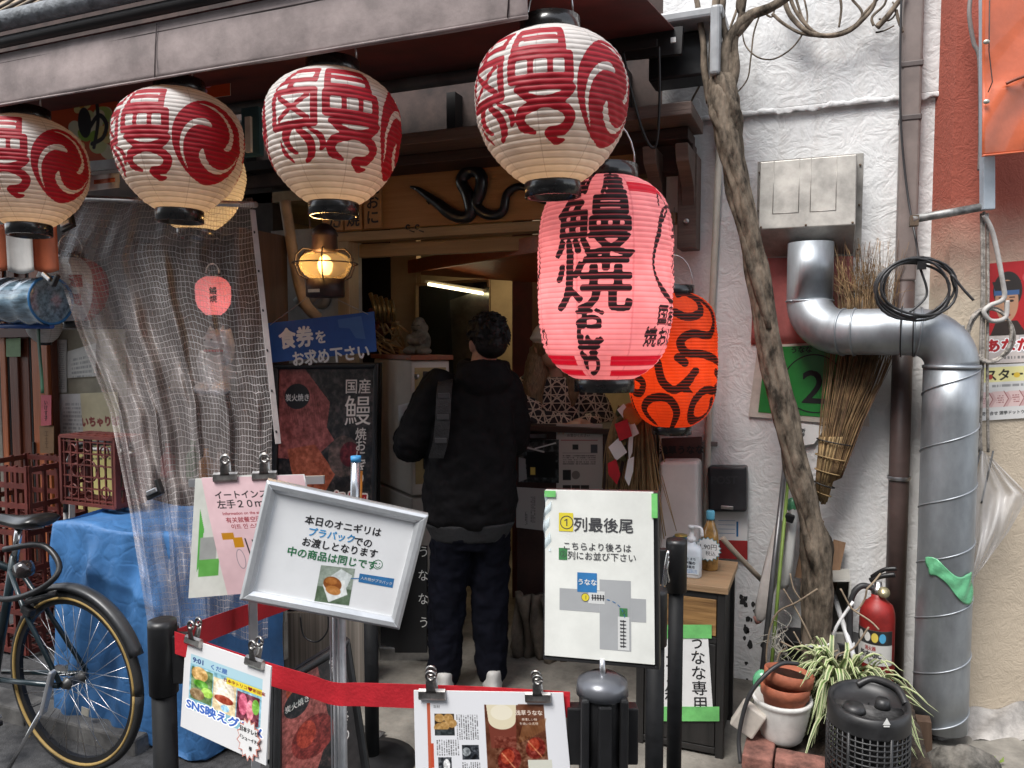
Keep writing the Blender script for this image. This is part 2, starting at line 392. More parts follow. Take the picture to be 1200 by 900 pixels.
def remesh(mb, name, voxel, mats, parent, smooth=4, disp=0, dsize=.12):
    """closed overlapping solids -> one continuous skin"""
    me = bpy.data.meshes.new('body_form'); I = parent_inv(parent); me.from_pydata([(I @ p)[:] for p in mb.v], [], mb.f)
    o = bpy.data.objects.new('body_form', me); COL.objects.link(o)
    r = o.modifiers.new('r', 'REMESH'); r.mode = 'VOXEL'; r.voxel_size = voxel
    if smooth: q = o.modifiers.new('s', 'SMOOTH'); q.iterations = smooth; q.factor = .5
    if disp:
        tx = bpy.data.textures.new('wrinkles', 'CLOUDS'); tx.noise_scale = dsize; tx.noise_depth = 2
        q = o.modifiers.new('d', 'DISPLACE'); q.texture = tx; q.strength = disp; q.mid_level = .5
    dg = bpy.context.evaluated_depsgraph_get(); out = bpy.data.meshes.new_from_object(o.evaluated_get(dg)); bpy.data.objects.remove(o)
    out.polygons.foreach_set('use_smooth', [True] * len(out.polygons)); out.materials.clear()
    for m in (mats if isinstance(mats, list) else [mats]): out.materials.append(m)
    ob = bpy.data.objects.new(name, out); COL.objects.link(ob); ob.parent = parent
    return ob
def arc(c, r, a0, a1, n, ax=V((1, 0, 0)), ay=V((0, 0, 1))): return [V(c) + ax * (r * math.cos(a0 + (a1 - a0) * i / n)) + ay * (r * math.sin(a0 + (a1 - a0) * i / n)) for i in range(n + 1)]
def spline(pts, n=6):
    pts = [V(p) for p in pts]; out = []
    for i in range(len(pts) - 1):
        p0 = pts[max(i - 1, 0)]; p1, p2 = pts[i], pts[i + 1]; p3 = pts[min(i + 2, len(pts) - 1)]
        for k in range(n):
            t = k / n; out.append(.5 * ((2 * p1) + (p2 - p0) * t + (2 * p0 - 5 * p1 + 4 * p2 - p3) * t * t + (3 * p1 - p0 - 3 * p2 + p3) * t ** 3))
    out.append(pts[-1]); return out
def spl2(pts, n=8): return [(p.x, p.y) for p in spline([V((a, b, 0)) for a, b in pts], n)]
# ================================================================ THE SETTING
def stucco(name, col, sc=1.0, strength=.5, red=None):
    m = mat(name, col, .85, var=.05, scale=2.5, thr=(.3, .7), col2=tuple(c * .8 for c in col))
    n, l = m.node_tree.nodes, m.node_tree.links; b = n['Principled BSDF']; tc = n['Texture Coordinate']
    nz = n.new('ShaderNodeTexNoise'); nz.inputs['Scale'].default_value = 7 * sc; nz.inputs['Detail'].default_value = 3; nz.inputs['Distortion'].default_value = 1.1
    n2 = n.new('ShaderNodeTexNoise'); n2.inputs['Scale'].default_value = 45 * sc; n2.inputs['Detail'].default_value = 5
    n3 = n.new('ShaderNodeTexVoronoi'); n3.inputs['Scale'].default_value = 9 * sc; n3.feature = 'SMOOTH_F1'; n3.inputs['Randomness'].default_value = 1
    for q in (nz, n2): l.new(tc.outputs['Object'], q.inputs['Vector'])
    mxv = n.new('ShaderNodeVectorMath'); mxv.operation = 'MULTIPLY_ADD'; l.new(nz.outputs['Color'], mxv.inputs[0]); mxv.inputs[1].default_value = (.5, .5, .5); l.new(tc.outputs['Object'], mxv.inputs[2]); l.new(mxv.outputs[0], n3.inputs['Vector'])
    a1 = n.new('ShaderNodeMath'); a1.operation = 'MULTIPLY_ADD'; l.new(n2.outputs['Fac'], a1.inputs[0]); a1.inputs[1].default_value = .35; l.new(nz.outputs['Fac'], a1.inputs[2])
    a2 = n.new('ShaderNodeMath'); a2.operation = 'MULTIPLY_ADD'; l.new(n3.outputs['Distance'], a2.inputs[0]); a2.inputs[1].default_value = .6; l.new(a1.outputs[0], a2.inputs[2])
    bp = n.new('ShaderNodeBump'); bp.inputs['Strength'].default_value = strength; bp.inputs['Distance'].default_value = .03
    l.new(a2.outputs[0], bp.inputs['Height']); l.new(bp.outputs[0], b.inputs['Normal'])
    if red:      # sprayed red paint above a soft edge
        z0, z1, rc = red; sp = n.new('ShaderNodeSeparateXYZ'); l.new(tc.outputs['Object'], sp.inputs[0])
        ad = n.new('ShaderNodeMath'); ad.operation = 'MULTIPLY_ADD'; l.new(nz.outputs['Fac'], ad.inputs[0]); ad.inputs[1].default_value = .12; l.new(sp.outputs['Z'], ad.inputs[2])
        mr = n.new('ShaderNodeMapRange'); mr.inputs[1].default_value = z0; mr.inputs[2].default_value = z1; l.new(ad.outputs[0], mr.inputs[0])
        mx = n.new('ShaderNodeMix'); mx.data_type = 'RGBA'; l.new(mr.outputs[0], mx.inputs[0]); src = b.inputs['Base Color'].links[0].from_socket
        l.new(src, mx.inputs[6]); mx.inputs[7].default_value = (*rc, 1); l.new(mx.outputs[2], b.inputs['Base Color'])
    return m
# ground
g = MB().grid(lambda u, v: ((u - .5) * 120, (v - .5) * 120, 0), 1, 1).build('ground', mat('asphalt', (.05, .05, .052), .9, var=.25, scale=30, bump=.5, bscale=180), base=False); tag(g, None, None, None, 'structure')
conc = mat('concrete_floor', (.2, .185, .16), .85, var=.3, scale=3.5, bump=.35, bscale=70)
g = MB().box((-.15, 5.1, -.02), (5.1, 5.6, .05)).build('shop_floor', conc, base=False); tag(g, None, None, None, 'structure')
# a kerb stone line by the bicycle
k = MB()
for i in range(5): k.box((-5.2 + i * .62, 2.17, .02), (.612, .12, .1))
k = k.build('kerb', mat('kerb_stone', (.11, .107, .104), .85, var=.25, scale=8, bump=.3), bevel=.01, base=False); tag(k, None, None, None, 'structure')
# unseen house row added behind the camera to keep low sky off the shop
hb = thing('sky_block_house', 'grey rendered house front across the street facing the shop', 'house', (0, -5, 0))
mb = MB().box((0, -6.5, 3.7), (26, 3, 7.4)); mb.build('wall', mat('far_render', (.3, .29, .28), .9), hb)
for i in range(6):
    MB().box((-10 + i * 4, -5.02, 4.4), (1.6, .1, 1.4)).build('window', mat('window_glass', (.03, .035, .04), .1, var=.02), hb)
# the white wall
sw = stucco('white_stucco', (.75, .75, .745), 1.3, .26)
P0 = atd(1108, 450, 3.12); WX0, WX1 = -.72, P0.x + .02
t = thing('white_wall', 'white painted trowelled plaster wall beside the shop entrance', 'wall', ((WX0 + WX1) / 2, W, 0))
zc = (at(810, 140, W).z + at(1110, 105, W).z) / 2
MB().box(((WX0 + WX1) / 2, W + .1, zc / 2), (WX1 - WX0, .2, zc)).build('lower_plaster', sw, t)
MB().box(((WX0 + WX1) / 2, W + .09, (zc + 6) / 2 + .0), (WX1 - WX0 + .002, .22, 6 - zc)).build('upper_plaster', sw, t)
rng = random.Random(3)
def ledge(u, v):
    x = WX0 + (WX1 - WX0) * u; n = math.sin(x * 13) * .0025 + math.sin(x * 47 + 1) * .0018 + math.sin(x * 131) * .0012
    a = v * math.pi; return (x, W - .02 - math.sin(a) * (.005 + n * .8), zc - .012 + math.cos(a) * (.01 + abs(n)) + n)
MB().grid(ledge, 160, 8).build('ledge', sw, t)
# old drip stains and grime worn into the paint
def grime(m):
    n, l = m.node_tree.nodes, m.node_tree.links; b = n['Principled BSDF']; src = b.inputs['Base Color'].links[0].from_socket; tc = n['Texture Coordinate']
    mp = n.new('ShaderNodeMapping'); mp.inputs['Scale'].default_value = (5.5, 1, .55); l.new(tc.outputs['Object'], mp.inputs[0]); a = n.new('ShaderNodeTexNoise'); a.inputs['Scale'].default_value = 1.6; a.inputs['Detail'].default_value = 7; a.inputs['Roughness'].default_value = .7; l.new(mp.outputs[0], a.inputs['Vector'])
    r = n.new('ShaderNodeMapRange'); r.inputs[1].default_value = .5; r.inputs[2].default_value = .78; r.inputs[4].default_value = .55; l.new(a.outputs['Fac'], r.inputs[0])
    mx = n.new('ShaderNodeMix'); mx.data_type = 'RGBA'; l.new(r.outputs[0], mx.inputs[0]); l.new(src, mx.inputs[6]); mx.inputs[7].default_value = (.44, .40, .36, 1); l.new(mx.outputs[2], b.inputs['Base Color'])
grime(sw)
# flaking paint low on the wall
fl = MB()
for i in range(26):
    px, py = rng.uniform(868, 895), rng.uniform(690, 850); c = at(px, py, W - .0015); r = rng.uniform(.004, .016); a0 = rng.random() * 6
    fl.add([c + V((math.cos(a0 + k * .9) * r * rng.uniform(.5, 1.2), 0, math.sin(a0 + k * .9) * r * rng.uniform(.7, 1.7))) for k in range(7)], [tuple(range(7))])
fl.build('paint_flake', mat('bare_render', (.03, .03, .03), .9), t)
# the neighbour's stucco wall, turned towards the street
zr0, zr1 = atd(1130, 330, 3.12).z, atd(1130, 215, 3.12).z
st2 = stucco('beige_stucco', (.56, .47, .36), 2.2, .2, (zr0 - .02, zr1, (.34, .085, .055)))
c = P0 + RT * 1.6 + FH * .1; c.z = 3
b = MB().box(c, (3.2, .2, 6), Matrix.Rotation(YAW, 3, 'Z')).build('stucco_wall', st2); b.data.materials[0] = st2
tag(b, 'beige stucco wall sprayed red in its upper half at the right edge', 'wall')
st2.node_tree.nodes['Principled BSDF'].inputs['Roughness'].default_value = .9
D0 = (P0 - CAM).dot(FH)
STQ = lambda px, py, off=.004: CAM + ray(px, py) * ((D0 - off) / ray(px, py).dot(FH))      # a point on that wall

# ---------------------------------------------------------------- the shop
shop = thing('shop_building', 'open fronted eel rice ball shop with timber eave and doorway', 'shop', (-1.6, W, 0))
jx0, jx1 = at(416, 300, W).x, WX0
beige = mat('warm_plaster', (.42, .33, .2), .8, var=.12, scale=3)
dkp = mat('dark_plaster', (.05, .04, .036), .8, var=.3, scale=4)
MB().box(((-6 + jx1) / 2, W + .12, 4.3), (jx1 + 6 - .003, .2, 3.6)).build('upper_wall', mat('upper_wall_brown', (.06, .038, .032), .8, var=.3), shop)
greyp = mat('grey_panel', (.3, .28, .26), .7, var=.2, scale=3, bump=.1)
gx0 = at(314, 300, W).x
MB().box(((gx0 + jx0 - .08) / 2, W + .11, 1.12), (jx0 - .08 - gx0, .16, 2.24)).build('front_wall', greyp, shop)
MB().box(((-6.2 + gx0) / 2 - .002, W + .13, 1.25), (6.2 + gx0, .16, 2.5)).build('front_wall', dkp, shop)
IY = 5.3
MB().box(((jx0 - 1.2 + jx1 + .8) / 2, IY + .05, 1.2), (4.2, .1, 2.4)).build('back_wall', beige, shop)
MB().box((jx0 - 1.0, (W + IY) / 2 + .1, 1.2), (.1, IY - W - .2, 2.4)).build('side_wall', beige, shop)
MB().box((jx1 + .45, (W + IY) / 2 + .1, 1.2), (.1, IY - W - .25, 2.4)).build('side_wall', beige, shop)
MB().box(((jx0 + jx1) / 2 - .1, (W + IY) / 2 + .1, 2.44), (3.6, IY - W + .1, .06)).build('ceiling', mat('ceiling_board', (.4, .33, .22), .8), shop)
lt = wood('pale_timber', (.36, .25, .13), (.26, .17, .085), 0)
ltv = wood('pale_timber_upright', (.36, .27, .17), (.26, .18, .1), 2)
zl = at(520, 278, W).z
MB().box(((jx0 + jx1) / 2 + .0, W - .01, zl + .022), (jx1 - jx0 + .16, .1, .05)).build('lintel', lt, shop, bevel=.004)
MB().box(((jx0 + jx1) / 2 + .0, W + .06, zl - .045), (jx1 - jx0 + .0, .04, .075)).build('lintel', lt, shop, bevel=.004)
MB().box((jx0 - .04, W - .01, zl / 2), (.075, .1, zl - .004)).build('door_jamb', ltv, shop, bevel=.004)
# timber eave and bracket at the right of the entrance
dw = darkwood(); dwv = wood('dark_wood_upright', (.075, .04, .03), (.03, .016, .012), 2); fad = wood('faded_timber', (.14, .095, .075), (.07, .042, .034), 0)
ez = at(790, 136, 3.35).z
MB().box((-1.55, 3.42, ez), (2.06, .34, .055)).build('eave_board', fad, shop, bevel=.004)
MB().box((-1.55, 3.52, ez - .055), (1.98, .2, .05)).build('eave_beam', dw, shop, bevel=.004)
MB().box((-.68, 3.56, ez - .14), (.26, .1, .12)).build('eave_beam', dw, shop, bevel=.004)
ex = -.60
pr = [(3.33, ez - .12), (3.6, ez - .12), (3.6, ez - .36), (3.54, ez - .36), (3.5, ez - .27), (3.42, ez - .22), (3.36, ez - .19)]
for dx in (0, -.14): MB().prism([(ex + dx, y, z) for y, z in pr], (.055, 0, 0)).build('bracket', fad, shop, bevel=.003)
MB().box((ex + .02, 3.60, ez - .33), (.085, .13, .42)).build('post', fad, shop, bevel=.004)
MB().lathe([(.012, 0), (.012, .012), (.006, .016)], (ex + .02, 3.535, ez - .42), 12, Matrix.Rotation(R(90), 3, 'X')).build('bolt', steel(), shop)
MB().box((jx1 - .06, W - .0, 1.05), (.1, .1, 2.05)).build('post', dwv, shop, bevel=.004)
# dark framing under the awning
for i in range(7): MB().box((-3.6 + i * .45, W - .02, 2.72), (.05, .09, .3)).build('strut', mat('black_steel', (.012, .01, .01), .5, var=.2), shop)
MB().box((-2.3, W - .03, 2.60), (3.1, .1, .05)).build('rail', mat('black_steel'), shop)
# inside: red pillar, dark recess, canopy
q = at(613, 400, 4.35); MB().box((q.x, q.y + .05, 1.2), (.13, .13, 2.38)).build('pillar', mat('red_pillar', (.1, .014, .012), .5, var=.2), shop)
a0, a1 = at(420, 350, 4.45), at(457, 350, 4.45); MB().box(((a0.x + a1.x) / 2, 4.47, 1.2), (a1.x - a0.x, .06, 2.36)).build('dark_panel', mat('dark_recess', (.01, .009, .009), .6), shop)
a0, a1 = at(459, 350, 4.46), at(489, 350, 4.46); MB().box(((a0.x + a1.x) / 2, 4.48, 1.2), (a1.x - a0.x, .06, 2.37)).build('partition', beige, shop)
ow = wood('orange_timber', (.32, .085, .025), (.2, .05, .018), 0, .45)
a0, a1 = at(468, 316, 4.0), at(632, 286, 4.0)
cn = MB(); f1, f0 = atd(634, 286, 3.84), atd(468, 316, 5.2); f0.z = f1.z; cd_ = (f1 - f0).normalized(); cp = V((-cd_.y, cd_.x, 0)); cp = cp if cp.x > 0 else -cp
b0, b1 = f0 + cp * .08 - V((0, 0, .03)), f1 + cp * .5 - V((0, 0, .2))
cn.prism([f0, f1, b1, b0], (0, 0, .02)).build('canopy_board', ow, shop)
MB().bar(f0 + V((0, -.01, .0)), f1 + V((0, -.01, .0)), .03, .085).build('canopy_edge', ow, shop, bevel=.004)
# stainless hood behind a window
hw = thing('serving_window', 'dark window inside the shop with a stainless hood behind it', 'window', at(530, 440, 4.42))
qd = Quad(at(487, 332, 4.42), at(574, 326, 4.42), at(574, 445, 4.42), at(487, 445, 4.42))
m_ = MB(); qd.frame(m_, .02, .015); m_.build('window_frame', lt, hw)
m_ = MB(); qd.slab(m_, .004, off=-.012); m_.build('pane', mat('dark_glass', (.012, .014, .012), .08, var=.02, spec=.9), hw)
p1, p2, p3 = at(530, 330, 4.40), at(570, 350, 4.40), at(572, 440, 4.40)
h_ = MB(); h_.prism([at(527, 352, 4.40), at(573, 336, 4.40), at(573, 444, 4.40), at(532, 444, 4.40)], (0, .012, 0)); h_.build('hood', mat('stainless', (.3, .32, .28), .22, 1, var=.3, scale=4), hw)
fl = thing('fluorescent_lamp', 'lit fluorescent tube glowing above the inner window', 'lamp', at(536, 338, 4.3))
MB().tube([at(502, 333, 4.3), at(566, 344, 4.3)], .009, 12).build('tube', emit('fluorescent_glow', (1, .86, .55), 2.6), fl)
MB().bar(at(500, 330, 4.33), at(568, 341, 4.33), .05, .02).build('housing', mat('cream_enamel', (.55, .5, .38), .4), fl)
ld = bpy.data.lights.new('kitchen_light', 'AREA'); ld.energy = 3.2; ld.color = (1, .78, .48); ld.size = .9; ld.size_y = .1; ld.shape = 'RECTANGLE'
lo = bpy.data.objects.new('kitchen_light', ld); COL.objects.link(lo); lo.parent = fl; lo.location = parent_inv(fl) @ V((-1.75, 4.75, 2.38))
# the eel signboard over the door
sb = thing('eel_signboard', 'long pale wooden signboard with a black carved eel over the door', 'signboard', at(520, 280, W))
sx0, sx1 = at(378, 250, W - .05).x, jx1 - .12; z0, z1 = zl + .055, at(460, 199, W - .05).z
cedar = wood('cedar_board', (.42, .22, .08), (.31, .15, .05), 0, .5, 2.2)
MB().box(((sx0 + sx1) / 2, W - .04, (z0 + z1) / 2), (sx1 - sx0, .03, z1 - z0)).build('board', cedar, sb, bevel=.004)
def eelp(px, py): return at(px, py, W - .072)
ep = spline([eelp(*p) for p in [(481, 219), (490, 222), (500, 229), (514, 239), (528, 250), (543, 255), (552, 248), (548, 228), (541, 213), (546, 203), (555, 200), (564, 208), (563, 224), (558, 240), (568, 250), (581, 252), (590, 246), (594, 228), (606, 219), (620, 222), (632, 234), (650, 238)]], 6)
er = [.006 + .027 * min(1, i / 22) if i < 30 else .033 * (1 - .62 * max(0, (i - 70) / (len(ep) - 70))) for i in range(len(ep))]
em = MB().tube(ep, er, 12); eb = em.build('eel', mat('eel_black', (.008, .01, .014), .3, var=.2, coat=.3), sb)
MB().ell(eelp(488, 222) + V((0, -.018, 0)), .004, .003, .004).build('eye', mat('eye_white', (.6, .6, .6), .4), eb)
MB().prism([eelp(502, 229) + V((0, .0, 0)), eelp(506, 230), eelp(503, 240), eelp(500, 236)], (0, -.006, 0)).build('fin', mat('eel_black'), eb)
mk = MB()
for px in (478, 489): mk.tube(arc(at(px, 266, W - .058), .011, .3, 5.6, 12), .0045, 6); mk.tube([at(px + 2, 270, W - .058), at(px + 8, 272, W - .058)], .004, 6)
mk.build('hinge', mat('eel_black'), sb)
# vertical name tablets at the left end of the signboard
for i, (px, tx) in enumerate([(392, 'だ'), (414, 'り焼'), (437, '焼おに')]):
    x0 = at(px, 250, W - .075).x; q = Quad((x0 - .055, W - .075, z1 - .03), (x0 + .052, W - .075, z1 - .03), (x0 + .052, W - .075, z0 + .004), (x0 - .055, W - .075, z0 + .004))
    m_ = MB(); q.slab(m_, .016); q.text(m_, tx, q.w / 2, q.h - .045 * len(tx) - .005, .085, 1, bold=.03, vert=True, sxy=(1, .95)); m_.build('name_tablet', [cedar, ink()], sb)

# ---------------------------------------------------------------- awning
aw = thing('awning', 'faded mauve brown canvas awning with a long valance over the shop', 'awning', (-2.5, 2.6, 2.4))
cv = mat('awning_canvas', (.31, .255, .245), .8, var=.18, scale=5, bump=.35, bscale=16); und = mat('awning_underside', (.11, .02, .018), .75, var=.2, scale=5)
AX1 = at(620, 32, 2.0).x
def val(u, v):
    x = -5.2 + (AX1 + 5.2) * u; return (x, 2.0 - .012 * math.sin(v * 3) + .006 * math.sin(x * 3.1) * v + .003 * math.sin(x * 11) * v, 2.66 - .19 * v + .004 * math.sin(x * 2.3) * v)
MB().grid(val, 120, 10).build('valance', cv, aw, solid=.004)
MB().tube([(-5.2, 1.991, 2.474), (AX1, 1.991, 2.474)], .004, 6).build('hem', cv, aw)
for zz in (2.625,): MB().tube([(-5.2, 1.9935, zz), (AX1, 1.9935, zz)], .003, 5).build('stitched_seam', mat('seam_thread', (.06, .045, .045), .8), aw)
for px in (183, 598):
    x = at(px, 60, 1.985).x; MB().tube([(x + .004, 1.987, 2.65), (x, 1.982, 2.57), (x - .008, 1.984, 2.475)], .0022, 5).build('stitched_seam', mat('seam_thread'), aw)
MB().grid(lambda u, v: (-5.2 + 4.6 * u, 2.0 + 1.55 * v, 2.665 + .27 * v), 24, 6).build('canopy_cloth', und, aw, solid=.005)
MB().tube([(-5.2, 1.975, 2.69), (-.62, 1.975, 2.69)], .02, 10).build('front_rail', mat('black_steel'), aw)
MB().tube([(-5.2, 3.5, 2.9), (-.5, 3.5, 2.9)], .035, 12).build('roller', mat('roller_grey', (.12, .12, .12), .5), aw)
c = at(800, 40, 3.35)
MB().box((c.x - .0, 3.45, c.z + .06), (.34, .3, .045)).build('housing_cover', mat('grey_enamel', (.33, .34, .35), .4, var=.12), aw, bevel=.012)
MB().box((c.x - .04, 3.5, c.z - .06), (.24, .16, .19)).build('housing_box', black(), aw, bevel=.01)
MB().box((c.x + .14, 3.42, c.z - .06), (.04, .26, .28)).build('end_plate', mat('grey_enamel'), aw, bevel=.012)
MB().bar(at(660, 62, 3.3), at(800, 48, 3.3), .03, .11).build('arm', mat('black_steel'), aw)
MB().bar(at(720, 58, 3.2), at(770, 50, 3.2), .012, .03).build('arm', mat('black_steel'), aw)
MB().box(at(789, 47, 3.25), (.02, .01, .02)).build('rating_label', whiteink(), aw)
wr = MB().tube(spline([at(772, 55, 3.2), at(773, 110, 3.22), at(770, 165, 3.25), at(763, 172, 3.25), at(752, 150, 3.25), at(738, 100, 3.22), at(730, 60, 3.2)], 8), .006, 6); wr.build('cable', mat('black_steel'), aw)
# the eave above: pipe, tan roof sheet under a wire net
pp = MB().tube([(-5.4, 1.95, 2.75), (-.9, 1.95, 2.75)], .033, 16).build('gutter_pipe', mat('lagged_pipe', (.2, .215, .23), .7, var=.25, scale=20, bump=.6, bscale=60)); tag(pp, 'grey lagged pipe running along the top of the awning', 'pipe')
ro = thing('roof', 'tan roof sheet under black wire netting above the awning', 'roof', (-3.3, 2.3, 2.86))
rf = lambda u, v: V((-5.4 + 4.0 * u, 2.02 + .5 * v, 2.79 + .5 * v))
MB().grid(rf, 20, 4).build('roof_sheet', mat('tan_sheet', (.3, .24, .17), .85, var=.25, scale=5, bump=.3), ro, solid=.02)
nt = MB()
for i in range(40): nt.tube([rf(i / 40 + .016 * math.sin(v * 1.1), v / 6) + V((0, -.02, .015)) for v in range(7)], .006, 5)
for j in range(4): nt.tube([rf(i / 20, j / 4 + .02 * math.sin(i)) + V((0, -.022, .02)) for i in range(21)], .005, 5)
nt.build('wire_net', mat('rusty_wire', (.045, .035, .03), .7), ro)
# ================================================================ LANTERNS
def lantern_paper(name, pap, inkA, inkB, ribc, transl=.4):
    if name in MATS: return MATS[name]
    m = bpy.data.materials.new(name); m.use_nodes = True; MATS[name] = m
    n, l = m.node_tree.nodes, m.node_tree.links; b = n['Principled BSDF']; b.inputs['Roughness'].default_value = .55
    tc = n.new('ShaderNodeTexCoord'); nz = n.new('ShaderNodeTexNoise'); nz.inputs['Scale'].default_value = 9; nz.inputs['Detail'].default_value = 6; l.new(tc.outputs['Object'], nz.inputs['Vector'])
    rp = n.new('ShaderNodeValToRGB'); rp.color_ramp.elements[0].position = .3; rp.color_ramp.elements[1].position = .7
    rp.color_ramp.elements[0].color = (*(c * .72 for c in pap), 1); rp.color_ramp.elements[1].color = (*pap, 1); l.new(nz.outputs['Fac'], rp.inputs[0]); cur = rp.outputs[0]
    def over(cur, att, col, lo, hi, amt=1):
        a = n.new('ShaderNodeAttribute'); a.attribute_name = att
        mr = n.new('ShaderNodeMapRange'); mr.inputs[1].default_value = lo; mr.inputs[2].default_value = hi; mr.inputs[4].default_value = amt; l.new(a.outputs['Fac'], mr.inputs[0])
        mx = n.new('ShaderNodeMix'); mx.data_type = 'RGBA'; l.new(mr.outputs[0], mx.inputs[0]); l.new(cur, mx.inputs[6]); mx.inputs[7].default_value = (*col, 1); return mx.outputs[2]
    cur = over(cur, 'seam', ribc, .3, 1, .35)
    cur = over(cur, 'inkB', inkB, .4, .6); cur = over(cur, 'inkA', inkA, .4, .6)
    cur = over(cur, 'rib', ribc, .25, .95, .5)
    l.new(cur, b.inputs['Base Color'])
    t = n.new('ShaderNodeBsdfTranslucent'); l.new(cur, t.inputs[0]); mx = n.new('ShaderNodeMixShader'); mx.inputs[0].default_value = transl
    l.new(b.outputs[0], mx.inputs[1]); l.new(t.outputs[0], mx.inputs[2]); l.new(mx.outputs[0], n['Material Output'].inputs[0])
    return m
ROUND = [(0, .35), (.04, .48), (.1, .61), (.2, .78), (.33, .915), (.47, .985), (.6, 1), (.72, .97), (.83, .87), (.91, .72), (.97, .53), (1, .37)]
LONG = [(0, .42), (.03, .58), (.08, .75), (.16, .89), (.28, .965), (.42, .995), (.55, 1), (.7, .985), (.82, .93), (.9, .83), (.96, .66), (1, .44)]
def smooth_prof(pr, ts):
    P = spline([V((a, b, 0)) for a, b in pr], 12); return np.interp(ts, [p.x for p in P], [p.y for p in P])
def lantern(name, label, pxc, Y, Rm, H, prof, ribs, draw, pm, turn=0, group=None, n=320, watts=0, lcol=(1, .7, .4), capm=None, hang=.0, sub=5, zdrop=.45):
    """draw(canvas, cx, cy): inks in metres round the belly, cx,cy = middle of the face turned to the street; red channel = ink A, green = ink B"""
    loc = at(pxc[0], pxc[1], Y) - V((0, 0, H / 2)); d = CAM - loc; t = thing(name, label, 'lantern', loc, group, math.atan2(d.x, -d.y) + R(turn)); lean = 1 if prof is ROUND else 0; t.rotation_euler[0] = R(2.2 * lean * math.sin(pxc[0] * 1.7)); t.rotation_euler[1] = R(1.8 * lean * math.sin(pxc[0] * .9 + 1))
    k = n / (math.pi * Rm); cv_ = Canvas(2 * math.pi * Rm, H, k, (0, 0, 0))
    if draw: draw(cv_, math.pi * Rm, H / 2)
    A = cv_.a; A = (A + np.roll(A, 1, 0) + np.roll(A, -1, 0) + np.roll(A, 1, 1) + np.roll(A, -1, 1)) / 5
    rows = ribs * sub + 1; ts = np.linspace(0, 1, rows); ph = (ts * ribs) % 1
    bulge = np.abs(np.sin(np.pi * ts * ribs)) ** .7; r = smooth_prof(prof, ts) * Rm - .0032 * (Rm / .22) * (1 - bulge)
    th = (np.arange(n) / n) * 2 * math.pi - math.pi
    X = r[:, None] * np.sin(th)[None]; Yy = -r[:, None] * np.cos(th)[None]; Z = np.repeat((ts * H)[:, None], n, 1)
    sd_ = pxc[0] * .37; jit = .0013 * np.sin(th * 9 + 2 + sd_)[None] * np.sin(ts * 31 + sd_)[:, None] + .0022 * np.sin(th * 4 + sd_)[None] * np.sin(ts * 9 + sd_ * 2)[:, None] + .0008 * np.sin(th * 23 + ts[:, None] * 40 + sd_); P = np.stack([X * (1 + jit / Rm), Yy * (1 + jit / Rm), Z], -1).reshape(-1, 3)
    i = np.arange(n); j = (i + 1) % n; F = np.concatenate([np.stack([q * n + i, q * n + j, (q + 1) * n + j, (q + 1) * n + i], 1) for q in range(rows - 1)])
    ci = np.clip(((th + math.pi) * Rm * k).round().astype(int), 0, cv_.nx - 1); cj = np.clip(((1 - ts) * H * k).round().astype(int), 0, cv_.ny - 1)
    S = A[cj][:, ci].reshape(-1, 3); rib = np.repeat(((ph < .02) | (ph > .98)).astype(float)[:, None], n, 1).ravel()
    seam = np.tile((np.minimum(np.abs((th * 8 / (2 * math.pi)) % 1 - .5) * 20, 1) < .35).astype(float), rows)
    I = np.array(parent_inv(t).inverted()); Pw = P @ I[:3, :3].T + I[:3, 3]
    np_mesh('paper_shade', Pw, F, {}, pm, t, True, {'inkA': S[:, 0], 'inkB': S[:, 1], 'rib': rib, 'seam': seam})
    cm = capm or mat('lacquer_black', (.012, .011, .011), .25, var=.2, coat=.4); rt, rb = Rm * prof[-1][1], Rm * prof[0][1]; ch = Rm * .2
    T = parent_inv(t).inverted()
    for z0, rr, sg, nm in ((H - .004, rt, 1, 'top_ring'), (.004, rb, -1, 'bottom_ring')):
        z1 = z0 + sg * ch; prf = [(rr * 1.03, z0), (rr * 1.06, z0 + sg * ch * .1), (rr * 1.06, z1), (rr * .9, z1), (rr * .9, z0)]
        mb = MB().lathe(prf if sg < 0 else prf, (0, 0, 0), 40, cap=False); mb.v = [T @ p for p in mb.v]; mb.build(nm, cm, t)
    mb = MB().tube([T @ V((math.cos(a) * rt * .95, 0, H + ch + math.sin(a) * rt * 1.5)) for a in [math.pi * q / 12 for q in range(13)]], .0028, 6); mb.build('wire_handle', steel(), t)
    if hang: MB().tube([T @ V((0, 0, H + ch + rt * 1.5)), T @ V((0, 0, H + ch + rt * 1.5 + hang))], .002, 5).build('cord', black(), t)
    if watts:
        pl = bpy.data.lights.new('bulb_light', 'POINT'); pl.energy = watts; pl.color = lcol; pl.shadow_soft_size = Rm * .3
        o = bpy.data.objects.new('bulb_light', pl); COL.objects.link(o); o.parent = t; o.location = (0, 0, H * zdrop)
    return t
ZM = .00092                                  # metres per unit of the sketch grid of the glyph
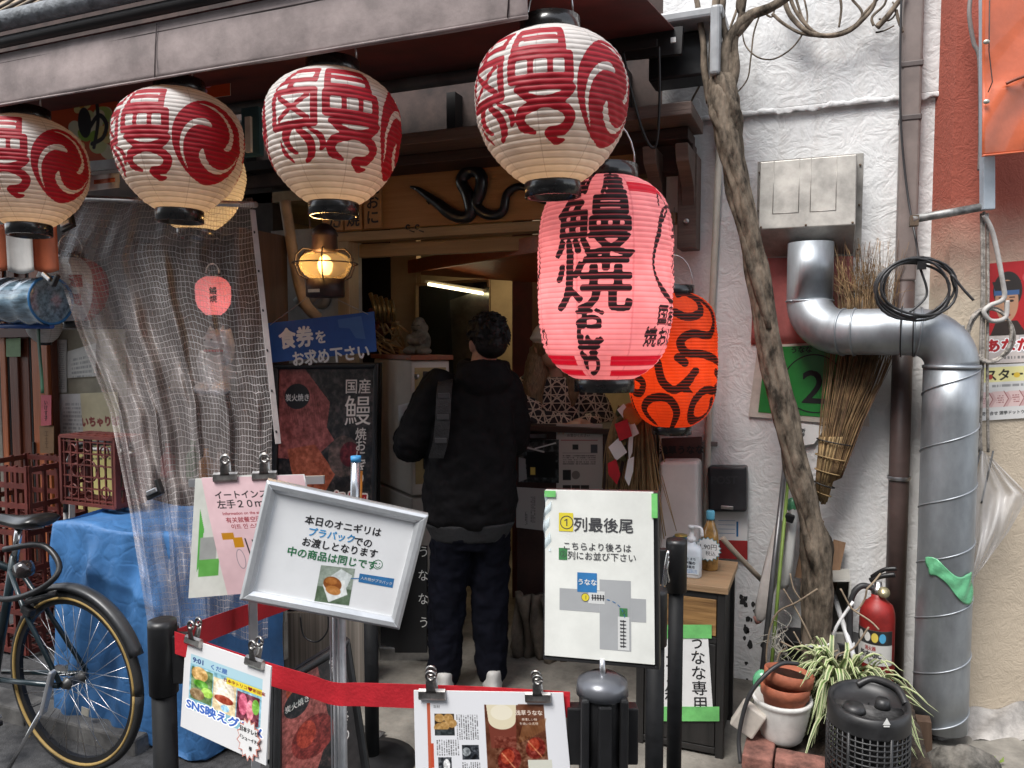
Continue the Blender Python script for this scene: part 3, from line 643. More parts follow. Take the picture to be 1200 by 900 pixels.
def edomoji(c, cx, cy):
    """the stout brush character in two halves, and the three-comma crest, repeated round the belly"""
    A = (1, 0, 0); per = math.pi * .221
    for q in (-1, 0, 1):
        ox = cx + q * per
        def L(pts, wd, sp=True):
            p = [(ox + (x - 250) * ZM * 1.1, cy + (y - 497) * ZM * .8) for x, y in pts]; c.line(spl2(p, 6) if sp else p, [w_ * ZM * .88 for w_ in wd] if isinstance(wd, list) else wd * ZM * .88, A)
        # right half: two boxes and two looped legs
        L([(272, 278), (408, 278), (408, 356), (272, 356), (272, 278)], 27, False); L([(272, 310), (390, 310)], 15, False); L([(300, 318), (395, 318)], 12, False)
        L([(268, 382), (424, 382), (424, 464), (268, 464), (268, 382)], 30, False); L([(322, 390), (322, 460)], 20, False); L([(374, 390), (374, 460)], 20, False)
        L([(282, 496), (350, 490), (425, 492), (404, 528), (345, 548), (290, 572), (284, 615), (322, 640)], [22, 26, 30, 34, 30, 36, 38, 12])
        L([(284, 496), (322, 532), (395, 556), (428, 590), (412, 632), (362, 642), (385, 668), (416, 668)], [22, 30, 34, 38, 36, 24, 24, 8])
        # left half
        L([(140, 276), (236, 276), (232, 326)], 24, False); L([(140, 280), (118, 320), (84, 352)], [26, 22, 12]); L([(120, 326), (228, 326)], 22, False); L([(150, 330), (150, 362)], 30, False)
        L([(88, 374), (232, 374), (232, 508), (88, 516), (88, 374)], 28, False); L([(112, 398), (210, 486)], 20, False); L([(210, 398), (112, 486)], 20, False)
        L([(150, 516), (128, 560), (140, 600), (162, 618)], [36, 38, 26, 8]); L([(100, 566), (108, 610), (134, 648)], [6, 24, 8])
        L([(178, 530), (212, 572), (214, 620), (186, 652)], [20, 36, 34, 8]); L([(214, 528), (248, 556), (256, 590), (244, 610)], [8, 24, 26, 6])
        # crest
        tx, ty, Rr = ox + .333, cy - .006, .14
        c.ell(tx, ty, Rr * .98, Rr, (1, 0, 0))
        for s in range(3):
            a0 = R(-100 + 120 * s); pts, wd = [], []
            for i in range(26):
                u = i / 25; a = a0 - 2.3 * u; rr = Rr * (.36 + .57 * u ** .75); pts.append((tx + rr * .98 * math.cos(a), ty + rr * math.sin(a))); wd.append(Rr * (.17 * (1 - u) ** .8 * min(1, .25 + u * 7) + .012))
            c.line(pts, wd, (0, 0, 0))
pw = lantern_paper('white_lantern_paper', (.8, .79, .77), (.36, .008, .022), (.36, .008, .022), (.08, .06, .05), .32)
white = [((648, 129), 2.14, -33, 'white round paper lantern with a large red character, rightmost and highest of the row'),
         ((390, 163), 2.14, -10, 'white round paper lantern with red writing hanging directly above the brass ship lamp'),
         ((209, 178), 2.14, -57, 'white round paper lantern with its whole red crest showing, above the mesh curtain'),
         ((32, 202), 2.14, -48, 'white round paper lantern cut by the left edge of the photo')]
for pc, Y, tn, lb in white:
    lantern('round_lantern', lb, pc, Y, .221, .418, ROUND, 27, edomoji, pw, tn, 'white paper lanterns along the awning', watts=.42, lcol=(1, .56, .22), zdrop=.13, hang=.1)
lantern('round_lantern', 'cream glowing lantern half hidden behind the white lantern with the whole crest', (228, 215), 2.5, .2, .38, ROUND, 25, None, pw, 150, 'white paper lanterns along the awning', watts=.75, lcol=(1, .58, .2), zdrop=.3, n=160, hang=.3)
def pinkink(c, cx, cy):
    A, B = (1, 0, 0), (0, 1, 0); Rm = .229; u = .668 / 247         # metres per photo pixel
    X = lambda deg: cx + Rm * R(deg)
    yy = lambda py: cy + (py - 328) * u
    for q in (-180, 0, 180):
        for (a, b, y0, y1) in ((22, 70, 219, 232), (-66, -36, 219, 232), (6, 76, 421, 433), (-80, -30, 421, 433), (8, 76, 438, 446), (-80, -28, 438, 446)):
            c.rect(X(q + a), yy(y0), X(q + b), yy(y1), B)
        c.text('国', X(q - 28), yy(219), .088, A, bold=.06); c.text('産', X(q + 7), yy(220), .088, A, bold=.06, sxy=(1.15, 1))
        c.text('鰻', X(q - 11), yy(271), .235, A, bold=.018, sxy=(1.2, .9)); c.text('焼', X(q - 11), yy(335), .215, A, bold=.02, sxy=(1.24, .93))
        c.text('おにぎり', X(q - 13), yy(404), .083, A, bold=.05, vert=True, pitch=.68 * .9, sxy=(1.3, .98))
        x0, y0 = X(q + 75), yy(300); c.line([(x0 + .155 * math.cos(a) * (.85 + .1 * math.sin(3 * a)), y0 + .155 * math.sin(a)) for a in np.linspace(0, 2 * math.pi, 50)], [.015 + .006 * math.sin(i * .5) for i in range(50)], A)
        c.line(spl2([(x0 - .085, y0 - .15), (x0 - .06, y0 - .19), (x0 - .03, y0 - .15), (x0 - .08, y0 - .1)]), .009, A)
        c.text('うな', x0 + .015, y0 - .01, .095, A, bold=.03, vert=True, pitch=.8); c.text('な', x0 + .02, y0 + .12, .07, A, bold=.03)
        c.text('国産鰻', X(q + 74), yy(373), .07, A, bold=.05); c.text('焼おにぎり', X(q + 76), yy(399), .068, A, bold=.05)
pp_ = lantern_paper('pink_lantern_paper', (.87, .4, .43), (.012, .01, .012), (.5, .006, .03), (.45, .1, .13), .5)
lantern('tall_lantern', 'tall glowing pink paper lantern with black brush writing in front of the doorway', (709, 328), 2.53, .229, .668, LONG, 40, pinkink, pp_, 0, watts=2.3, lcol=(1, .62, .55), hang=.15, sub=4, n=360)
def eelink(c, cx, cy):
    A = (1, 0, 0); u = .587 / 165
    ST = [[(505, 452), (545, 447), (578, 470), (572, 508), (530, 522), (490, 508)], [(585, 455), (612, 500), (608, 550), (590, 575), (540, 570), (507, 592), (522, 625), (570, 630), (622, 655)], [(440, 655), (455, 710), (490, 735), (525, 712), (552, 680)],
          [(352, 685), (392, 712), (386, 746), (362, 748), (356, 730)], [(398, 838), (388, 795), (420, 762), (470, 760), (500, 800), (492, 842), (474, 872)], [(612, 742), (582, 738), (552, 775), (555, 818), (590, 832), (612, 812), (610, 770)], [(500, 640), (520, 655)]]
    for st in ST:
        for off in (0, -140, 140):
            p = []
            for zx, zy in st:
                dx = (600 + zx / 2.573 - 788) / 54; dx = max(-.98, min(.98, dx)); p.append((cx + math.asin(dx) * .19 + R(off) * .19, cy + (170 + zy / 2.573 - 423) * u))
            c.line(spl2(p, 6), .034, A)
    c.poly([(cx + .045 + a, cy + .11 + b) for a, b in [(-.05, .0), (.0, -.03), (.05, -.035), (.025, -.005), (.05, .02), (.0, .015)]], A)
op = lantern_paper('orange_lantern_paper', (.86, .11, .022), (.02, .012, .012), (.5, .01, .02), (.5, .04, .01), .55)
lantern('tall_lantern', 'glowing orange red lantern with black eels, half behind the pink one', (788, 422), 3.3, .189, .565, LONG, 44, eelink, op, 0, watts=1.0, lcol=(1, .55, .3), hang=.2, sub=4, n=300)
def smallink(c, cx, cy):
    for q in (-1.6, 0, 1.6): c.text('鰻焼', cx + q * .085, cy, .035, (1, 0, 0), bold=.04, vert=True)
lantern('small_lantern', 'small pink paper lantern hanging behind the mesh curtain', (250, 347), 2.72, .078, .175, ROUND, 18, smallink, pp_, 0, n=160, watts=.16, lcol=(1, .5, .45), hang=.3)
def bandink(c, cx, cy):
    c.rect(cx + .045, 0, cx + .2, 1, (0, 1, 0)); c.text('酒', cx - .03, cy - .03, .06, (0, 1, 0), bold=.06); c.text('処', cx - .03, cy + .05, .06, (0, 1, 0), bold=.06)
lantern('small_lantern', 'red and white paper lantern behind the mesh at the clear vinyl roll', (88, 340), 2.62, .15, .3, ROUND, 20, bandink, pw, 15, n=160, hang=.2)
bl = lantern('small_lantern', 'plain cream ball lantern with a green ribbon by the orange door', (52, 383), 2.72, .082, .16, ROUND, 16, None, pw, 0, n=96, hang=.2)
MB().grid(lambda u, v: at(43 + 4 * u + 5 * v * math.sin(v * 2), 383 + 78 * v, 2.6), 2, 14).build('ribbon', mat('green_ribbon', (.03, .12, .06), .5), bl, solid=.001)

# brass ship lamp under the third lantern
cc = at(381, 309, 2.9); sl = thing('ship_lamp', 'lit ship lantern with wire cage and amber glass under a white lantern', 'lamp', cc - V((0, 0, .17)))
brz = mat('old_bronze', (.03, .012, .01), .5, .2, var=.3, scale=20)
MB().lathe([(.045, .055), (.1, .04), (.122, 0), (.1, -.048), (.062, -.068)], cc, 32, cap=False).build('globe', glassy('amber_glass', (.98, .86, .6), .08, .7), sl, sub=2)
MB().lathe([(.018, -.05), (.03, -.03), (.034, 0), (.02, .03), (.006, .04)], cc, 20).build('bulb', emit('bulb_glow', (1, .68, .3), 1.1), sl)
MB().lathe([(.085, -.07), (.085, -.145), (.078, -.15)], cc, 32).build('base', brz, sl)
MB().lathe([(.05, .05), (.058, .06), (.055, .12), (.06, .125), (.05, .15), (.03, .17), (.012, .178)], cc, 24).build('chimney', brz, sl)
cg = MB()
for k in range(6):
    a = k * math.pi / 3; cg.tube([cc + V((math.cos(a) * r, math.sin(a) * r, z)) for r, z in [(.058, .06), (.105, .062), (.138, .03), (.142, -.01), (.125, -.055), (.085, -.075)]], .0035, 6)
cg.tube(arc(cc + V((0, 0, 0)), .143, 0, 2 * math.pi, 40, V((1, 0, 0)), V((0, 1, 0))), .0035, 6, closed=False); cg.build('cage', brz, sl)
MB().tube(arc(cc + V((0, 0, .19)), .08, -.4, math.pi + .4, 16), .0045, 6).build('carrying_hoop', brz, sl)
q = Quad(cc + V((-.03, -.087, -.118)), cc + V((.03, -.087, -.118)), cc + V((.03, -.087, -.132)), cc + V((-.03, -.087, -.132))); m_ = MB(); q.slab(m_, .002); m_.build('name_plate', mat('tin', (.5, .48, .42), .4, .6), sl)
pl = bpy.data.lights.new('lamp_light', 'POINT'); pl.energy = 1.7; pl.color = (1, .62, .25); pl.shadow_soft_size = .05; o = bpy.data.objects.new('lamp_light', pl); COL.objects.link(o); o.parent = sl; o.location = parent_inv(sl) @ (cc + V((.0, -.06, .01)))
# spotlight clamped to the grey wall behind it
sp = thing('spotlight', 'small grey spotlight with round base on the wall below the ship lamp', 'lamp', at(380, 352, W - .05))
g_ = mat('spot_grey', (.16, .15, .14), .45)
a, b = at(352, 358, W - .16), at(372, 336, W - .13); MB().tube([a, a.lerp(b, .9), b], [.05, .05, .035], 20).build('lamp_head', g_, sp)
MB().lathe([(.06, 0), (.06, .03), (.04, .05)], at(378, 350, W - .03), 24, Matrix.Rotation(R(90), 3, 'X')).build('mount', g_, sp)
MB().tube([at(366, 342, W - .12), at(378, 350, W - .06)], .012, 8).build('arm', g_, sp)

# ================================================================ SIGNS AND PRINTS
def clip(p, up, rt, nrm, label, s=1.0):
    """bulldog clip: p = middle of its jaw line, up = towards the handles"""
    t = thing('bulldog_clip', label, 'clip', p, 'bulldog clips'); M = Matrix((rt, up, nrm)).transposed(); st = mat('clip_steel', (.42, .4, .38), .3, 1, var=.25, scale=30)
    def X(x, y, z): return p + rt * (x * s) + up * (y * s) + nrm * (z * s)
    mb = MB(); mb.loft([[X(sx, y, z) for y, z in [(-.004, -.003), (-.004, .004), (0, .007), (.012, .005), (.016, 0), (.012, -.005)]] for sx in (-.026, .026)], 0, sm=False); mb.build('jaw', st, t)
    for sg in (1, -1):
        mb = MB(); mb.grid(lambda u, v: X((u - .5) * (.02 - .008 * v), .010 + .03 * v, sg * (.006 + .007 * v)), 2, 3); mb.build('spring_arm', st, t, solid=.0012)
        mb = MB(); c = X(sg * .004, .044, sg * .012); mb.tube([c + (rt * math.cos(a) + up * math.sin(a)) * (.0085 * s) for a in [k * math.pi / 8 for k in range(17)]], .0032 * s, 8); mb.build('handle', st, t)
    return t
# whiteboard frame on its pole
t = thing('notice_board', 'tilted white notice in a silver snap frame on an aluminium pole', 'notice board', gnd(400, 1190))
q = Quad(atd(313, 562, 1.62), atd(502, 603, 1.68), atd(468, 737, 1.68), atd(281, 702, 1.62)); u = q.w / 193
m_ = MB(); q.frame(m_, .0235, .012); m_.build('snap_frame', mat('silver_frame', (.62, .64, .66), .3, .55, var=.08, scale=9), t, bevel=.0012)
m_ = MB(); q.slab(m_, .012, off=-.009); m_.build('back_panel', alu(), t)
bd = MB(); q.slab(bd, .003, 0, .018, .018, q.w - .018, q.h - .018, -.0019)
def bxy(px, py):
    ex, ey = (188, 38), (-33, 137); dx, dy = px - 313, py - 562; D = ex[0] * ey[1] - ex[1] * ey[0]; return (dx * ey[1] - dy * ey[0]) / D * q.w, (ex[0] * dy - ex[1] * dx) / D * q.h
def BT(sx, px, py, mi, size=.0205): q.text(bd, sx, *bxy(px, py), size, mi, off=-.0015, bold=.03, rot=-.03)
BT('本日のオニギリは', 400, 614.7, 1); BT('プラパック', 386, 625.5, 2); BT('での', 423, 633.5, 1); BT('お渡しとなります', 396, 640, 1); BT('中の商品は同じです', 387, 652.5, 3, .0215)
sx_, sy_ = bxy(441, 660); q.ring(bd, sx_, sy_, .0098, .0014, 3, -.0015)
for dx in (-.0035, .0035): q.disc(bd, sx_ + dx, sy_ - .0025, .0012, 3, -.0014)
q.line(bd, [(sx_ + .0052 * math.cos(a), sy_ + .001 + .0052 * math.sin(a)) for a in np.linspace(.3, 2.84, 9)], .0013, 3, -.0014)
q.poly(bd, [bxy(*p) for p in ((419.5, 670.5), (461, 677), (459, 688), (418, 680.5))], 4, -.0015); q.line(bd, [bxy(409, 676.5), bxy(420, 676.5)], .002, 4, -.0014); q.text(bd, '入れ物がプラパック', *bxy(439.5, 679.3), .0078, 5, off=-.0009)
bd.build('board', [mat('whiteboard', (.78, .79, .8), .35, var=.03), ink(), mat('sky_blue_ink', (.05, .3, .62), .5), grnink(), mat('label_blue', (.03, .17, .4), .5), whiteink()], t)
c = Canvas(40, 42, 2.2, '#8f9a8e'); c.rect(0, 24, 40, 42, '#5d6f58'); c.poly([(8, 16), (24, 2), (38, 8), (34, 22), (16, 30)], '#c9cfce'); c.poly([(6, 22), (30, 14), (36, 30), (16, 41)], '#dfe2df'); c.ell(17, 20, 11, 8, '#8a4f22', rot=.3); c.ell(19, 27, 9, 5, '#b77a3f', rot=.2); c.ell(15, 17, 7, 4, '#a8682f'); c.grain(0, 0, 40, 42, .12, 4)
c.build('photo', Quad(*[q.P(*bxy(*p), -.003) for p in ((374, 660.5), (414, 665), (407, 708.5), (366, 702.7))]), t, .0014)
pb = atd(397, 720, 1.76); MB().tube([V((pb.x, pb.y, .02)), V((pb.x, pb.y, pb.z + .12))],   .0155, 20).build('pole', mat('ribbed_aluminium', (.42, .43, .44), .55, .5, var=.12, scale=30), t)
for k in range(3): MB().bar(V((pb.x - .011 + k * .011, pb.y - .018, .03)), V((pb.x - .011 + k * .011, pb.y - .018, pb.z)), .003, .003).build('rib', alu(), t)
MB().lathe([(.2, 0), (.2, .012), (.06, .025), (.03, .03)], V((pb.x, pb.y, 0)), 32).build('base', black(), t)
MB().bar(V((pb.x, pb.y, pb.z + .06)), V((pb.x + .02, pb.y - .06, pb.z + .06)), .05, .05).build('bracket', black(), t)
# queue sign on its stanchion
def head(t, x, y, zt, r=.0315, cassettes=(1, 0, 0, 0), tube=.0265):
    MB().lathe([(tube, .02), (tube, zt - .16)], (x, y, 0), 28).build('pole', mat('matt_black_tube', (.007, .0073, .0082), .6, var=.2, scale=30, spec=.2), t)
    MB().lathe([(r, zt - .165), (r, zt - .012), (r * .96, zt), (r * .4, zt + .001)], (x, y, 0), 32).build('head', black(), t)
    MB().lathe([(.165, 0), (.165, .014), (.12, .022), (.04, .03), (.03, .036)], (x, y, 0), 36).build('base', black(), t)
    for k in range(4):
        a = YAW + k * math.pi / 2; dv = V((math.cos(a), math.sin(a), 0)); 
        if cassettes[k]:
            MB().box(V((x, y, zt - .085)) + dv * (r + .008), (.03, .03, .11), Matrix.Rotation(a, 3, 'Z')).build('belt_clip', black(), t, bevel=.003)
qs = atd(706, 790, 1.455); t = thing('queue_sign', 'portrait queue sign in a black frame mounted on a belt post', 'sign', (qs.x, qs.y, 0))
q = Quad(atd(638, 574, 1.49), atd(771, 577, 1.43), atd(773, 784, 1.43), atd(637, 772, 1.49))
m_ = MB(); q.frame(m_, .008, .006); m_.build('frame', black(), t); m_ = MB(); q.slab(m_, .016, off=-.009); m_.build('back_panel', black(), t)
m_ = MB(); q.slab(m_, .007, 0, .004, -.001, q.w - .008, q.h - .01, .0081); w_, h_ = q.w, q.h
def QT(sx, ux, vy, size, mi, off=0.0089, **k): q.text(m_, sx, (ux - 638) / 134 * w_, (vy - 574) / 204 * h_, size, mi, off=off, **k)
def QR(x0, y0, x1, y1, mi, off=0.0087): q.rect(m_, (x0 - 638) / 134 * w_, (y0 - 574) / 204 * h_, (x1 - 638) / 134 * w_, (y1 - 574) / 204 * h_, mi, off)
def QX(x, y): return ((x - 638) / 134 * w_, (y - 574) / 204 * h_)
QR(657, 600, 674, 622, 2); QT('①', 665.5, 611, .0315, 1); QT('列最後尾', 709, 613, .029, 1, bold=.018)
QT('こちらより後ろは', 701.5, 639, .0165, 1, bold=.01); QR(657, 642, 667, 656, 3); QT('②', 662, 649, .015, 1); QT('列にお並び下さい', 707, 650, .0165, 1, bold=.01)
for r4 in ((658, 690, 705, 716), (705.1, 677, 741, 759), (741.1, 697, 758, 724)): QR(*r4, 4, 0.0083)
QR(679, 670, 702, 693, 5); QT('うなな', 690.5, 681, .0125, 6, bold=.03)
QR(692, 691, 711, 706, 7, 0.0086); QR(726, 719, 739, 758, 7, 0.0086)
q.disc(m_, *QX(688.5, 699), .0075, 2, .0088); q.ring(m_, *QX(688.5, 699), .0075, .0008, 1, 0.0091, 20); QT('1', 688.5, 699, .011, 1)
def little(x, y, hz):                      # one waiting figure of the queue diagram
    q.disc(m_, *QX(x, y), .0022, 1, 0.0091, n=10); s = .0048
    X, Y_ = QX(x, y); q.line(m_, [(X - s, Y_), (X + s, Y_)] if hz else [(X, Y_ - s), (X, Y_ + s)], .0018, 1, 0.0092); q.disc(m_, *( (X - s, Y_) if hz else (X, Y_ - s)), .0018, 1, 0.0093, n=8)
for k in range(5): little(697 + k * 3.1, 699, False)
for k in range(8): little(732.5, 724 + k * 4.2, True)
q.line(m_, [QX(697, 699), QX(709.5, 699)], .0012, 1, 0.0092); q.line(m_, [QX(732.5, 724), QX(732.5, 754)], .0012, 1, 0.0092)
for k in range(5):
    a0, a1 = .1 + k * .3, .27 + k * .3; q.line(m_, [QX(711 + 23 * math.sin(a), 722 - 22 * math.cos(a)) for a in np.linspace(a0, a1, 4)], .0014, 5, 0.0091)
QR(728, 709, 737, 719, 3); QT('②', 732.5, 714, .0115, 1)
m_.build('poster', [mat('yellowed_sheet', (.73, .74, .7), .4, var=.07, scale=5), mat('grey_ink', (.05, .05, .055), .6, var=.03), mat('sign_yellow', (.66, .55, .04), .5, var=.04), mat('sign_green', (.05, .2, .07), .5, var=.04), mat('road_grey', (.36, .37, .38), .55, var=.04), mat('label_blue'), whiteink(), mat('pale_grey', (.6, .61, .6), .5, var=.03)], t)
for (x, y, dx, dy) in ((.003, .0, .022, .012), (q.w - .011, .001, .011, .045)): m_ = MB(); q.slab(m_, .001, 0, x, y, x + dx, y + dy, .0115); m_.build('green_tape', greentape(), t)
m_ = MB(); m_.grid(lambda a, b: q.P(.002 + .012 * a + .002 * math.sin(b * 9), .006 + .11 * b, .009 + .003 * math.sin(b * 23 + a * 3)), 3, 24); m_.build('loose_film', glassy('clear_film', (.75, .85, .9), .2, .55), t)
zt = qs.z; MB().lathe([(.006, zt - .02), (.006, zt + .03)], (qs.x, qs.y, 0), 12).build('sign_rod', steel(), t)
head(t, qs.x, qs.y, zt - .03, .044, (1, 0, 1, 0), .034)
MB().lathe([(.05, zt - .035), (.047, zt - .012), (.03, zt - .002), (.012, zt + .002)], (qs.x, qs.y, 0), 32).build('silver_cap', mat('silver_plastic', (.13, .135, .15), .28, .4, var=.1), t)
dv = -FH; MB().box(V((qs.x, qs.y, zt - .115)) + dv * .043, (.026, .016, .15), Matrix.Rotation(YAW, 3, 'Z')).build('cassette_cover', black(), t, bevel=.004)
for sg in (-1, 1): MB().box(V((qs.x, qs.y, zt - .1)) + dv * .03 + RT * (.036 * sg), (.016, .03, .14), Matrix.Rotation(YAW, 3, 'Z')).build('shoulder', black(), t, bevel=.005)
MB().lathe([(.006, 0), (.006, .003)], V((qs.x, qs.y, zt - .175)) + dv * .052, 12, Matrix.Rotation(R(90), 3, 'X') ).build('screw', steel(), t)
# plain stanchions
SP = {}
for nm, px, py, d, lb, cs in (('A', 190, 727, 1.72, 'black belt post with a red belt clipped to it in front of the blue tarp', (1, 1, 0, 0)), ('B', 436, 0, 2.9, 'black belt post standing behind the notice board by the customer', (0, 0, 0, 0)),
                              ('D', 793, 632, 2.42, 'black belt post with its head bare before the black bin cabinet', (0, 0, 1, 0)), ('E', 767, 0, 2.25, 'black belt post rising behind the right edge of the queue sign', (0, 0, 0, 0))):
    p = atd(px, py if py else 850, d); zt = p.z if py else (.82 if nm == 'B' else .88)
    t = thing('belt_post', lb, 'belt post', (p.x, p.y, 0), 'black belt posts'); head(t, p.x, p.y, zt, .031 if nm == 'A' else .033, cs, .0265 if nm != 'D' else .0235); SP[nm] = V((p.x, p.y, zt))
cr = mat('red_belt', (.45, .012, .022), .6, var=.1, scale=12, bump=.15, bscale=150)
def belt(pts, hgt, label):
    P = spline(pts, 8); mb = MB(); vs = []
    mb.grid(lambda u, v: P[min(len(P) - 1, int(round(u * (len(P) - 1))))] + V((0, 0, (.5 - v) * hgt)), len(P) - 1, 1, sm=False); b = mb.build('barrier_belt', cr, solid=.0015); return tag(b, label, 'belt')
belt([atd(205, 753, 1.70), atd(300, 785, 1.67), atd(360, 803, 1.642), atd(392, 813, 1.635), atd(430, 814, 1.60), atd(560, 819, 1.52), atd(668, 826, 1.45)], .05, 'red barrier belt stretched across the front with two clipped sheets')
belt([atd(208, 752, 1.74), atd(262, 731, 1.95), atd(322, 709, 2.3), atd(420, 676, 2.87)], .058, 'red barrier belt running back from the left post behind the notice board')
# clipped sheet of a television still
q = Quad(atd(218, 747, 1.70), atd(318, 781, 1.55), atd(312, 897, 1.55), atd(212, 851, 1.70))
t = thing('clipped_sheet', 'white sheet with a television still and a starburst note clipped to the belt', 'notice', q.P(q.w / 2, q.h))
c = Canvas(100, 116, 3.2, '#d9d9da'); c.rect(8, 18, 92, 88, '#86b6c6'); c.rect(8, 18, 92, 30, '#a9cbd6'); c.text('9:01', 17, 24, 8.5, '#223a78', bold=.05); c.text('くだ屋', 42, 25, 7, '#3a62a0', bold=.04)
c.rect(10, 33, 36, 74, '#5f7a4c'); c.ell(20, 40, 10, 9, '#c9a264'); c.ell(22, 52, 9, 5, '#5d9e35'); c.ell(30, 60, 7, 6, '#a3cf55'); c.ell(18, 66, 9, 7, '#8a7250'); c.rect(37, 36, 64, 76, '#d8c39a'); c.ell(50, 52, 12, 17, '#e6dcc8'); c.ell(50, 60, 11, 5, '#9c4128'); c.ell(50, 50, 6, 4, '#f0ead8'); c.ell(52, 70, 5, 4, '#93c2dc')
c.rect(65, 42, 90, 76, '#6d3340'); c.ell(72, 56, 5, 13, '#d46a84'); c.ell(80, 60, 4, 12, '#e58c9c'); c.ell(86, 54, 4, 9, '#7fb84e'); c.grain(8, 31, 92, 76, .28, 4, 5); c.rect(52, 31, 92, 39, '#e4cf3c'); c.text('日本中トリコ♥新提案', 72, 35, 4.6, '#7a2318', bold=.04)
c.text('SNS映えグルメ', 50, 82, 13.5, '#ffffff', bold=.16); c.text('SNS映えグルメ', 50, 82, 13.5, '#3d66b8', bold=.05)
q2 = Quad(*q.c); c.build('print', q2, t, .001); m_ = MB(); q.slab(m_, .002); m_.build('backing', paper(), t)
cx, cy = .82 * q.w, .80 * q.h; m_ = MB(); st = [(cx + (.034 if k % 2 else .026) * math.cos(k * math.pi / 14) * 1.0, cy + (.040 if k % 2 else .031) * math.sin(k * math.pi / 14)) for k in range(28)]
q.poly(m_, [(cx + (a - cx) * 1.12, cy + (b - cy) * 1.12) for a, b in st], 1, .0055); q.poly(m_, st, 0, .006)
for i, tx in enumerate(('日本テレビ', '「シューイチ」', '様')): q.text(m_, tx, cx + (.008 if i == 2 else 0), cy - .018 + i * .017, .0115 if i < 1 else .0095, 2, off=.0068, bold=.03)
m_.build('starburst_note', [paper(), mat('salmon_edge', (.6, .25, .2), .6), ink()], t, base=False)
def sheet_axes(q): rt = (q.c[1] - q.c[0]).normalized(); up = (q.c[0] - q.c[3]).normalized(); n = q.n; up = (up - rt * up.dot(rt)).normalized(); return up, rt, n
up, rt, n = sheet_axes(q); clip(q.P(.12 * q.w, .03 * q.h, .004), up, rt, n, 'left steel clip of the television still sheet'); clip(q.P(.84 * q.w, .03 * q.h, .004), up, rt, n, 'right steel clip of the television still sheet')
# magazine spread
q = Quad(atd(485, 809, 1.515), atd(660, 812, 1.445), atd(672, 940, 1.445), atd(488, 945, 1.515)); t = thing('clipped_sheet', 'magazine spread with a dark food photo clipped to the middle of the belt', 'notice', q.P(q.w / 2, q.h))
c = Canvas(180, 132, 2.8, '#d8d9dd'); c.rect(16, 14, 20, 132, '#b5583c'); c.rect(19, 60, 23, 88, '#b8492f'); c.text('取材', 28, 18, 4, '#444444'); c.rect(25, 26, 49, 51, '#3a2c20'); 
for x, y in ((31, 31), (42, 31), (37, 40), (46, 37), (30, 42)): c.ell(x, y, 6, 5, '#a8824c')
c.rect(25, 44, 49, 51, '#2e3436'); c.grain(25, 26, 49, 51, .2, 3); c.rect(57, 62, 77, 79, '#20242a'); c.ell(62, 70, 5, 5, '#8a8f92'); c.grain(57, 62, 77, 79, .4, 3, 4); c.rect(28, 76, 44, 95, '#33363a'); c.ell(38, 85, 4, 7, '#c8c8c8'); c.grain(28, 76, 44, 95, .4, 3, 6)
c.small(51, 27, 78, 56, 10, '#333333', True); c.small(26, 56, 54, 74, 10, '#333333', True); c.small(56, 82, 78, 131, 9, '#333333', True); c.small(28, 98, 54, 131, 10, '#333333', True)
c.rect(86, 14, 156, 132, '#5d3522'); c.grain(86, 14, 156, 132, .16, 9, 2); c.poly([(88, 10), (124, 10), (121, 66), (92, 66)], '#6e3427'); c.ell(106, 33, 16, 11, '#d6ccb0'); c.poly([(88, 12), (124, 12), (122, 34), (90, 34)], '#d6ccb0'); c.rect(86, 4, 126, 15, '#d8d9dd'); c.ell(106, 24, 13, 9, '#dfd8c4')
for i in range(16): c.line([(124 + i * 2, 60 - i), (130 + i * 1.8, 40 - i * .6)], 1.2, '#8a5f38', .6)
for x, y, s in ((112, 80, 13), (143, 66, 11)): c.ell(x, y, s, s * 1.2, '#6a1d14', rot=.4); c.ell(x - 2, y - 4, s * .6, s * .7, '#a23a22', .8, .4); c.line([(x - 8, y - 8), (x + 6, y + 10)], 1.6, '#c98a60', .7)
c.grain(96, 52, 156, 100, .2, 3, 8); c.ell(100, 100, 12, 10, '#b98a4e'); c.rect(133, 80, 160, 104, '#c9c9bd'); c.text('浅草うなな', 138, 24, 6.4, '#efe6da', bold=.02); c.text('美味しい鰻', 138, 32, 3.6, '#efe6da'); c.text('を焼いた名物', 137, 37, 3.6, '#efe6da')
c.build('print', q, t, .001); m_ = MB(); q.slab(m_, .002); m_.build('backing', paper(), t)
up, rt, n = sheet_axes(q); clip(q.P(.135 * q.w, .05 * q.h, .004), up, rt, n, 'left steel clip of the magazine spread', 1.05); clip(q.P(.84 * q.w, .06 * q.h, .004), up, rt, n, 'right steel clip of the magazine spread', .95)
# directions on pink and green paper
q = Quad(atd(229, 561, 1.93), atd(300, 556, 1.93), atd(292, 695, 1.93), atd(221, 701, 1.93)); t = thing('clipped_sheet', 'white sheet with a green diagram behind the pink directions sheet', 'notice', q.P(q.w / 2, q.h))
c = Canvas(72, 140, 1.6, '#cdcfc8'); c.poly([(8, 36), (14, 60), (12, 100), (8, 110)], '#56a848'); c.rect(10, 70, 30, 100, '#9a9c9a'); c.rect(10, 96, 34, 116, '#5fa24c'); c.grain(0, 0, 72, 140, .05, 12); c.build('print', q, t, .001); m_ = MB(); q.slab(m_, .003); m_.build('backing', paper(), t)
q = Quad(atd(236, 560, 1.90), atd(356, 556, 1.90), atd(385, 690, 1.90), atd(267, 697, 1.90)); t = thing('clipped_sheet', 'pink directions sheet with a street map behind the silver framed notice', 'notice', q.P(q.w / 2, q.h))
